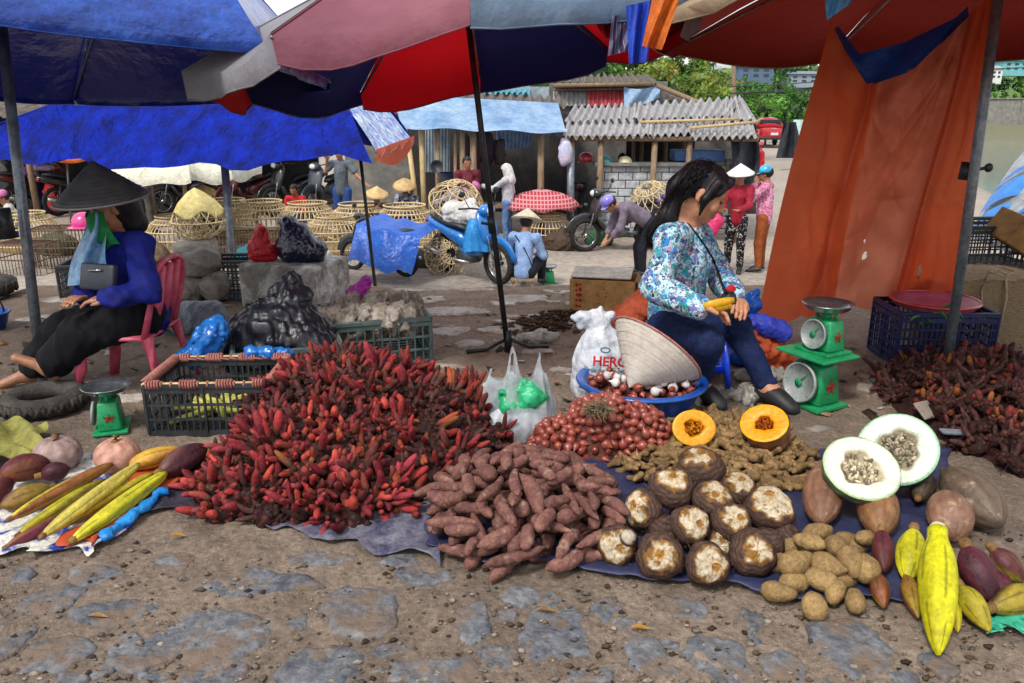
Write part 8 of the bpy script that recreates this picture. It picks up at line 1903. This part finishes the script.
mb.grid(lambda s_, t: ho((.078 - .02 * t) * math.sin((s_ - .5) * 2.6), (.112 - .02 * t + .02 * math.sin(PI * t)) * math.cos((s_ - .5) * 2.2) - .005, .0 - .16 * t + .01 * math.sin(s_ * 9)), 20, 14); mb.build('face_cloth', mat('green_cloth', '0f5a2c', '1c7a40', 12, .75, bump=.4), ow, world=True)
p = ho(-.08, 0, -.02)
cl = MB(); cl.grid(lambda s_, t: D(88 + 14 * s_ + t * (-22 + 30 * s_) + 2 * math.sin(t * 7), 212 + 74 * t - 4 * s_ * t, 2.94 - .05 * s_ + .03 * math.sin(s_ * 8 + t * 3)), 18, 22)
tag(cl.build('pale_blue_bag', mat('pale_blue_plastic', '5f92c4', 'a4c2dc', 14, .45, bump=.5, trans=.3, lo=.4, hi=.6, var=0)), 'pale blue printed plastic bag hanging in front of the old woman in the black hat', 'bag')
bxo = thing('black_case', 'flat black case held on the lap of the old woman', 'case', D(98, 292, 2.88), -.35)
c_ = D(99, 277, 2.84); rt_ = Euler((-.25, .0, -.35)).to_matrix()
MB().box(c_, (.16, .03, .1), rt_).build('shell', mat('black_case_skin', '141a24', '232c38', 9, .4), bxo, world=True, bevel=.008)
MB().tube([c_ + rt_ @ V3(-.03, -.02, .02), c_ + rt_ @ V3(.03, -.02, .026)], .004, 6).build('clasp', m_chr, bxo, world=True)
# ---- background people
def rot(v, a): return Vector((v[0] * math.cos(a) - v[1] * math.sin(a), v[0] * math.sin(a) + v[1] * math.cos(a), v[2]))
STAND = dict(pelvis=(0, 0, .88), chest=(0, .01, 1.2), neck=(0, .0, 1.38), head=(0, .03, 1.52), F=(0, 1, -.1), U=(0, 0, 1), ls=(-.165, 0, 1.33), rs=(.165, 0, 1.33), le=(-.21, -.02, 1.06), re=(.21, -.02, 1.06), lw=(-.2, .1, .84), rw=(.2, .1, .84),
             lh=(-.085, 0, .85), rh=(.085, 0, .85), lk=(-.09, .03, .46), rk=(.1, .02, .46), la=(-.1, 0, .08), ra=(.11, 0, .08), lt=(-.12, .14, .03), rt=(.13, .14, .03))
SIT = dict(STAND, pelvis=(0, 0, .26), chest=(0, .06, .56), neck=(0, .1, .74), head=(0, .14, .87), ls=(-.165, .08, .69), rs=(.165, .08, .69), le=(-.23, .16, .45), re=(.23, .16, .45), lw=(-.1, .34, .42), rw=(.1, .34, .42), lh=(-.09, .02, .24), rh=(.09, .02, .24), lk=(-.16, .36, .42), rk=(.16, .36, .42), la=(-.14, .36, .08), ra=(.14, .36, .08), lt=(-.15, .5, .03), rt=(.15, .5, .03), F=(0, 1, -.25))
BEND = dict(STAND, pelvis=(0, -.1, .8), chest=(0, .22, .98), neck=(0, .38, 1.04), head=(0, .5, 1.06), F=(0, .75, -.65), U=(0, .6, .75), ls=(-.165, .33, 1.0), rs=(.165, .33, 1.0), le=(-.2, .4, .74), re=(.2, .4, .74), lw=(-.08, .52, .55), rw=(.08, .52, .55), lh=(-.085, -.1, .78), rh=(.085, -.1, .78), lk=(-.1, .02, .42), rk=(.1, .02, .42))
m_st = mat('straw_hat', 'a98c58', 'cbb083', 14, .7, bump=.2); m_wht = mat('white_cloth', 'b8b6b4', 'd8d6d4', 9, .75, bump=.3); m_pnk = mat('pink_cloth', 'b0588c', 'c47aa4', 9, .7); m_lil = mat('lilac_helmet', '6a5cb8', '8c80d0', 5, .3, coat=.4)
m_shoe = mat('dark_shoe', '1a1a1e')
m_spot = mat('spotted_cloth', '141418', 'c8c4c0', 40, .8, lo=.55, hi=.6); m_plaid = mat('patterned_shirt', '2a2e4c', 'b4b6c4', 22, .8, lo=.45, hi=.6); m_pjack = mat('pink_print_jacket', 'b0587c', 'd4a4bc', 30, .75, lo=.45, hi=.58, bump=.3)
def bgp(label, base, rz, J, s, shirt, trous, sleeve=1., hat=None, hatm=None, bag=None, skin='8f6248', over=None, seed=0, res=.017, shoes=True):
    base = Vector(base); J = dict(J); J.update(over or {}); W = {}
    for k, v in J.items():
        W[k] = rot(v, rz) * 1. if k in ('F', 'U', 'lhd', 'rhd', 'lhn', 'rhn') else base + rot(Vector(v) * s, rz)
    t = thing('person', label, 'person', base)
    b_, s_, t_, fr = figure(t, W, s, skin, shirt, trous, res * s, sleeve=sleeve, amp=.006, seed=seed, shoes=m_shoe if shoes else None)
    hc = W['head']
    hair_obj(t, hc, fr, s, m_hairb, res * s * .9, face=(.03, .055), amp=0)
    if hat == 'cone': cone_hat(t, hc + fr[1] * .05 * s, fr[1] * 1 + fr[0] * .1, .21 * s, .16 * s, hatm or m_st)
    elif hat == 'cap':
        mb = MB(); mb.lathe([(.098, 0), (.104, .03), (.095, .075), (.06, .11), (0, .122)], 20, hc + fr[1] * .025 * s, fr[1]); mb.v = [tuple(hc + (Vector(v) - hc) * s) for v in mb.v]
        q = hc + fr[1] * .03 * s; mb.grid(lambda a, r_: q + (fr[0] * math.cos((a - .5) * 2) + fr[2] * math.sin((a - .5) * 2)) * (.095 + .05 * r_) * s - fr[1] * .01 * r_ * s, 10, 3); mb.build('cap', hatm, t, world=True)
    elif hat == 'scarf':
        q = [(hc + fr[1] * .03 * s, hc - fr[0] * .02 * s, .112 * s, .105 * s), (hc - fr[0] * .03 * s, hc - fr[0] * .06 * s - fr[1] * .2 * s, .1 * s, .12 * s)]
        def hf(P):
            z = loc_(P, hc, fr, s); return np.maximum(ucones(P, q, .04 * s), np.minimum(z[:, 1] - .06, .05 - np.abs(z[:, 2] + .02))) + .004 * folds(P, 30, 2)
        sdf_obj('head_scarf', hf, [p for w_ in q for p in w_[:2]], .15 * s, .014, hatm, t)
    return t, W, fr
ARM_F = dict(lw=(-.12, .42, 1.05), rw=(.12, .42, 1.05), le=(-.2, .16, 1.08), re=(.2, .16, 1.08))
def M2(n, a, b=None, sc=14): return mat(n, a, b, sc, .75, bump=.25, var=0)
t, W, fr = bgp('standing woman in a mauve striped shirt and blue jeans with a purple bag, reaching right', L(40, 214), math.radians(-80), STAND, .92, M2('mauve_shirt', '7c6c84', '9c8ca4'), M2('blue_jeans', '16285a', '223874'), over=ARM_F, seed=1)
c = W['pelvis'].lerp(W['chest'], .4) + V3(-.16, -.1, .0); sbx = MB(); sbx.blob(c, (.11, .07, .1), 14, 9, .08, 2); tag(sbx.build('shoulder_bag', M2('purple_bag', '7a4a8c', '9a6aac')), 'purple shoulder bag at the hip of the woman in the mauve striped shirt', 'bag')
p = L(56, 212); q = D(52, 188, p.y - .3); lump('red_bundle', 'red cloth bundle handled by the woman in the mauve striped shirt', 'bundle', [(q + V3(-.05, 0, -.1), q + V3(.05, 0, .1), .13, .13), (q + V3(0, 0, -.2), q + V3(0, 0, -.4), .13, .15)], m_rdb, .02, 14, 3, .06, .025)
bgp('woman in a purple hooded jacket seen from behind with one arm stretched right', L(148, 234), math.radians(-10), STAND, .95, M2('purple_jacket', '5a34a0', '7248bc'), M2('grey_trousers', '4c4844', '5e5a55'), hat='scarf', hatm=M2('purple_jacket', '5a34a0'), over=dict(re=(.44, .05, 1.28), rw=(.7, .1, 1.24), rs=(.17, 0, 1.33)), seed=2)
bgp('child in a red jacket and face mask sitting behind the poultry baskets', LL(300, 232), math.radians(170), SIT, .9, M2('red_jacket', '9c1420', 'b82430'), M2('blue_shorts', '24407c', '30508c'), seed=3)
bgp('man in a grey T-shirt and blue shorts standing with arms spread behind the poultry baskets', LL(345, 238), math.radians(172), STAND, .98, M2('grey_tee', '4c525a', '626a74'), M2('blue_shorts', '24407c', '30508c'), sleeve=.3, over=dict(re=(.26, .02, 1.2), rw=(.2, .12, 1.42), le=(-.32, .05, 1.12), lw=(-.5, .15, 1.0)), seed=4)
bgp('vendor in a yellow straw conical hat and patterned shirt squatting behind a poultry basket', LL(410, 234), math.radians(160), SIT, 1.0, m_plaid, M2('blue_jeans', '16285a'), hat='cone', seed=5, over=dict(F=(-.4, 1, -.4)))
bgp('stooping vendor in a pink cap and lilac grey shirt beside the hanging basket', LL(448, 246), math.radians(-75), BEND, .92, M2('lilac_shirt', '6c6478', '8c849a'), M2('black_trousers_b', '14141c', '20202c'), hat='cap', hatm=m_pnk, seed=6)
bgp('vendor wrapped in a white head cloth and white flowered smock under the awning shed', LL(508, 244), math.radians(70), STAND, .84, M2('white_smock', '9c9ca4', 'c4c4cc', 8), M2('blue_smock_trousers', '3c5a8c', '6a84ac'), hat='scarf', hatm=m_wht, over=dict(lw=(-.15, .5, 1.2), le=(-.2, .25, 1.15)), seed=7)
p = LY(523, 10.25); p8 = bgp('vendor in light blue shirt and pale conical hat on a stool, back turned', (p.x, p.y, p.z + .0), math.radians(-20), SIT, 1.0, M2('light_blue_shirt', '6f8cba', '8ea8cf'), M2('black_trousers_b', '14141c'), hat='cone', hatm=mat('pale_hat', 'b0a48f', 'cfc4b0', 14, .7), seed=8)
w8 = thing('wooden_stool', 'low wooden stool under the vendor in the light blue shirt', 'stool', p); MB().box((0, -.02, .15), (.32, .26, .03)).build('seat', m_wood, w8, smooth=False, bevel=.005)
for sx in (-1, 1):
    for sy in (-1, 1): MB().bar((sx * .13, sy * .1 - .02, 0), (sx * .12, sy * .09 - .02, .14), .035).build('leg', m_wood, w8, smooth=False)
mb = MB(); mb.tube([W_ for W_ in (p8[1]['ls'] + V3(0, -.04, .06), p8[1]['chest'] + V3(0, -.135, 0), p8[1]['pelvis'] + V3(.12, -.06, .08))], .008, 5); tag(mb.build('bag_strap', m_black), 'dark bag strap across the back of the vendor in the light blue shirt', 'strap')
bgp('vendor in a lilac helmet and grey shirt stooping over a white bag', LL(640, 276), math.radians(100), BEND, 1.0, M2('grey_mauve_shirt', '5c5260', '7a6e7e'), M2('black_trousers_b', '14141c'), sleeve=.75, hat='cap', hatm=m_lil, seed=9)
p = D(622, 268, 9.9); p.z = float(gh(p.x, p.y)) + .12; lump('white_bag', 'whitish plastic bag with black bottom under the hands of the stooping vendor', 'bag', [(p + V3(-.08, 0, 0), p + V3(.08, 0, 0), .13, .13), (p + V3(0, 0, .1), p + V3(0, 0, .2), .08, .03)], mat('white_plastic', 'b4bcc4'), .015, 20, 3, .05, .018)
bgp('woman in dark red top, spotted trousers and white conical hat', L(733, 272), math.radians(150), STAND, .95, M2('dark_red_top', '7c1424', '982436'), m_spot, hat='cone', hatm=m_wht, over=ARM_F, seed=10)
q = D(712, 228, 11.4); lump('pink_bag', 'bright pink bag carried by the woman in the spotted trousers', 'bag', [(q + V3(-.06, 0, -.1), q + V3(.06, 0, .1), .1, .1)], m_mag if False else mat('hot_pink', 'c01858', 'd83a78', 9, .5, trans=.2), .01, 20, 3, .04, .018)
bgp('woman in pink printed jacket, bright blue helmet and brown trousers beside the orange curtain', L(759, 272), math.radians(60), STAND, .98, m_pjack, M2('brown_trousers', '7c3c1c', '98522c'), hat='cap', hatm=mat('cyan_helmet', '1f90b8', '3aaad0', 5, .3, coat=.4), over=dict(lw=(-.1, .16, 1.36), le=(-.22, .2, 1.12), rw=(.1, .16, 1.38), re=(.22, .2, 1.12)), seed=11)
bgp('passer-by in a red cap and red jacket farther back beside the dark drape', L(757, 196), math.radians(90), STAND, .95, M2('red_jacket', '9c1420'), M2('black_trousers_b', '14141c'), hat='cap', hatm=mat('red_cap', '8c1c2c', 'a42c3c', 5, .5), seed=12)
bgp('dark haired person standing behind the block counter of the wavy roofed shed', LY(618, 16.0), math.radians(190), STAND, .93, M2('dark_tee', '2c2c34', '3c3c46'), M2('black_trousers_b', '14141c'), seed=13)
for lb, u_, Y, rz_, J_, sh_, tr_, ht, hm in (('vendor in brown shirt and straw hat crouching left of the bamboo posts', 378, 13.6, 200, SIT, M2('brown_shirt', '6a4a34', '84604a'), M2('black_trousers_b', '14141c'), 'cone', m_st),
    ('vendor in a white shirt crouching beside the cane cages behind the old woman', 22, 13.0, 120, SIT, M2('white_shirt', 'a8a8a4', 'c8c8c4'), M2('blue_jeans', '16285a'), 'cap', m_pnk),
    ('vendor in a green jacket and straw conical hat crouching below the cream parasol', 212, 13.4, 190, SIT, M2('green_jacket', '2c5a3c', '3c704e'), M2('grey_trousers', '4c4844'), 'cone', m_st),
    ('shopper in a dark blue coat walking past the parked motorbikes', 112, 15.0, 80, STAND, M2('navy_coat', '1c2440', '2c3656'), M2('black_trousers_b', '14141c'), None, None),
    ('shopper in a maroon shirt standing near the timber posts of the awning shed', 468, 13.6, 200, STAND, M2('maroon_shirt', '5a1c28', '702c38'), M2('grey_trousers', '4c4844'), None, None)):
    bgp(lb, LY(u_, Y), math.radians(rz_), J_, .93, sh_, tr_, hat=ht, hatm=hm, seed=int(u_))
for k, (u_, Y, lb) in enumerate(((336, 12.4, 'round bamboo poultry basket half behind the dark navy bag'), (120, 12.0, 'round bamboo poultry basket behind the hat of the old woman'), (180, 12.2, 'round bamboo poultry basket behind the yellow cloth basket'), (30, 12.6, 'round bamboo poultry basket at the far left beside the slanting pole'), (432, 12.2, 'round bamboo poultry basket behind the handlebar of the blue motorbike'))): dup(dr0, LY(u_, Y), k * .9, lb, G0, s=1.2)
for k, (u_, Y, hx, sz, lb) in enumerate(((288, 11.8, 'a02028', .16, 'red cloth sack between the poultry baskets'), (318, 11.6, 'b8b4ac', .14, 'white crumpled sack on the ground by the poultry baskets'), (60, 12.2, '3c4a3a', .2, 'dark green sack by the cane cages'), (150, 11.6, '6a5a48', .18, 'brown sack below the cream parasol'), (248, 11.4, '2c6a78', .13, 'teal bag beside the dark crate'), (600, 14.0, '2c5c3a', .17, 'green net sack at the foot of the block wall'), (420, 11.5, '5a5048', .14, 'grey sack beside the blue sheet'), (560, 13.4, '4c3c30', .2, 'brown sack at the foot of the shed posts'))):
    p = LY(u_, Y, sz * .6); lump('sack', lb, 'sack', [(p + V3(-sz * .5, 0, 0), p + V3(sz * .5, 0, 0), sz, sz * .9), (p + V3(0, 0, sz * .5), p + V3(.02, 0, sz * 1.1), sz * .6, sz * .25)], mat('sackc' + hx, hx, None, 7, .7, bump=.4), .02, 16, k, .06, .022)
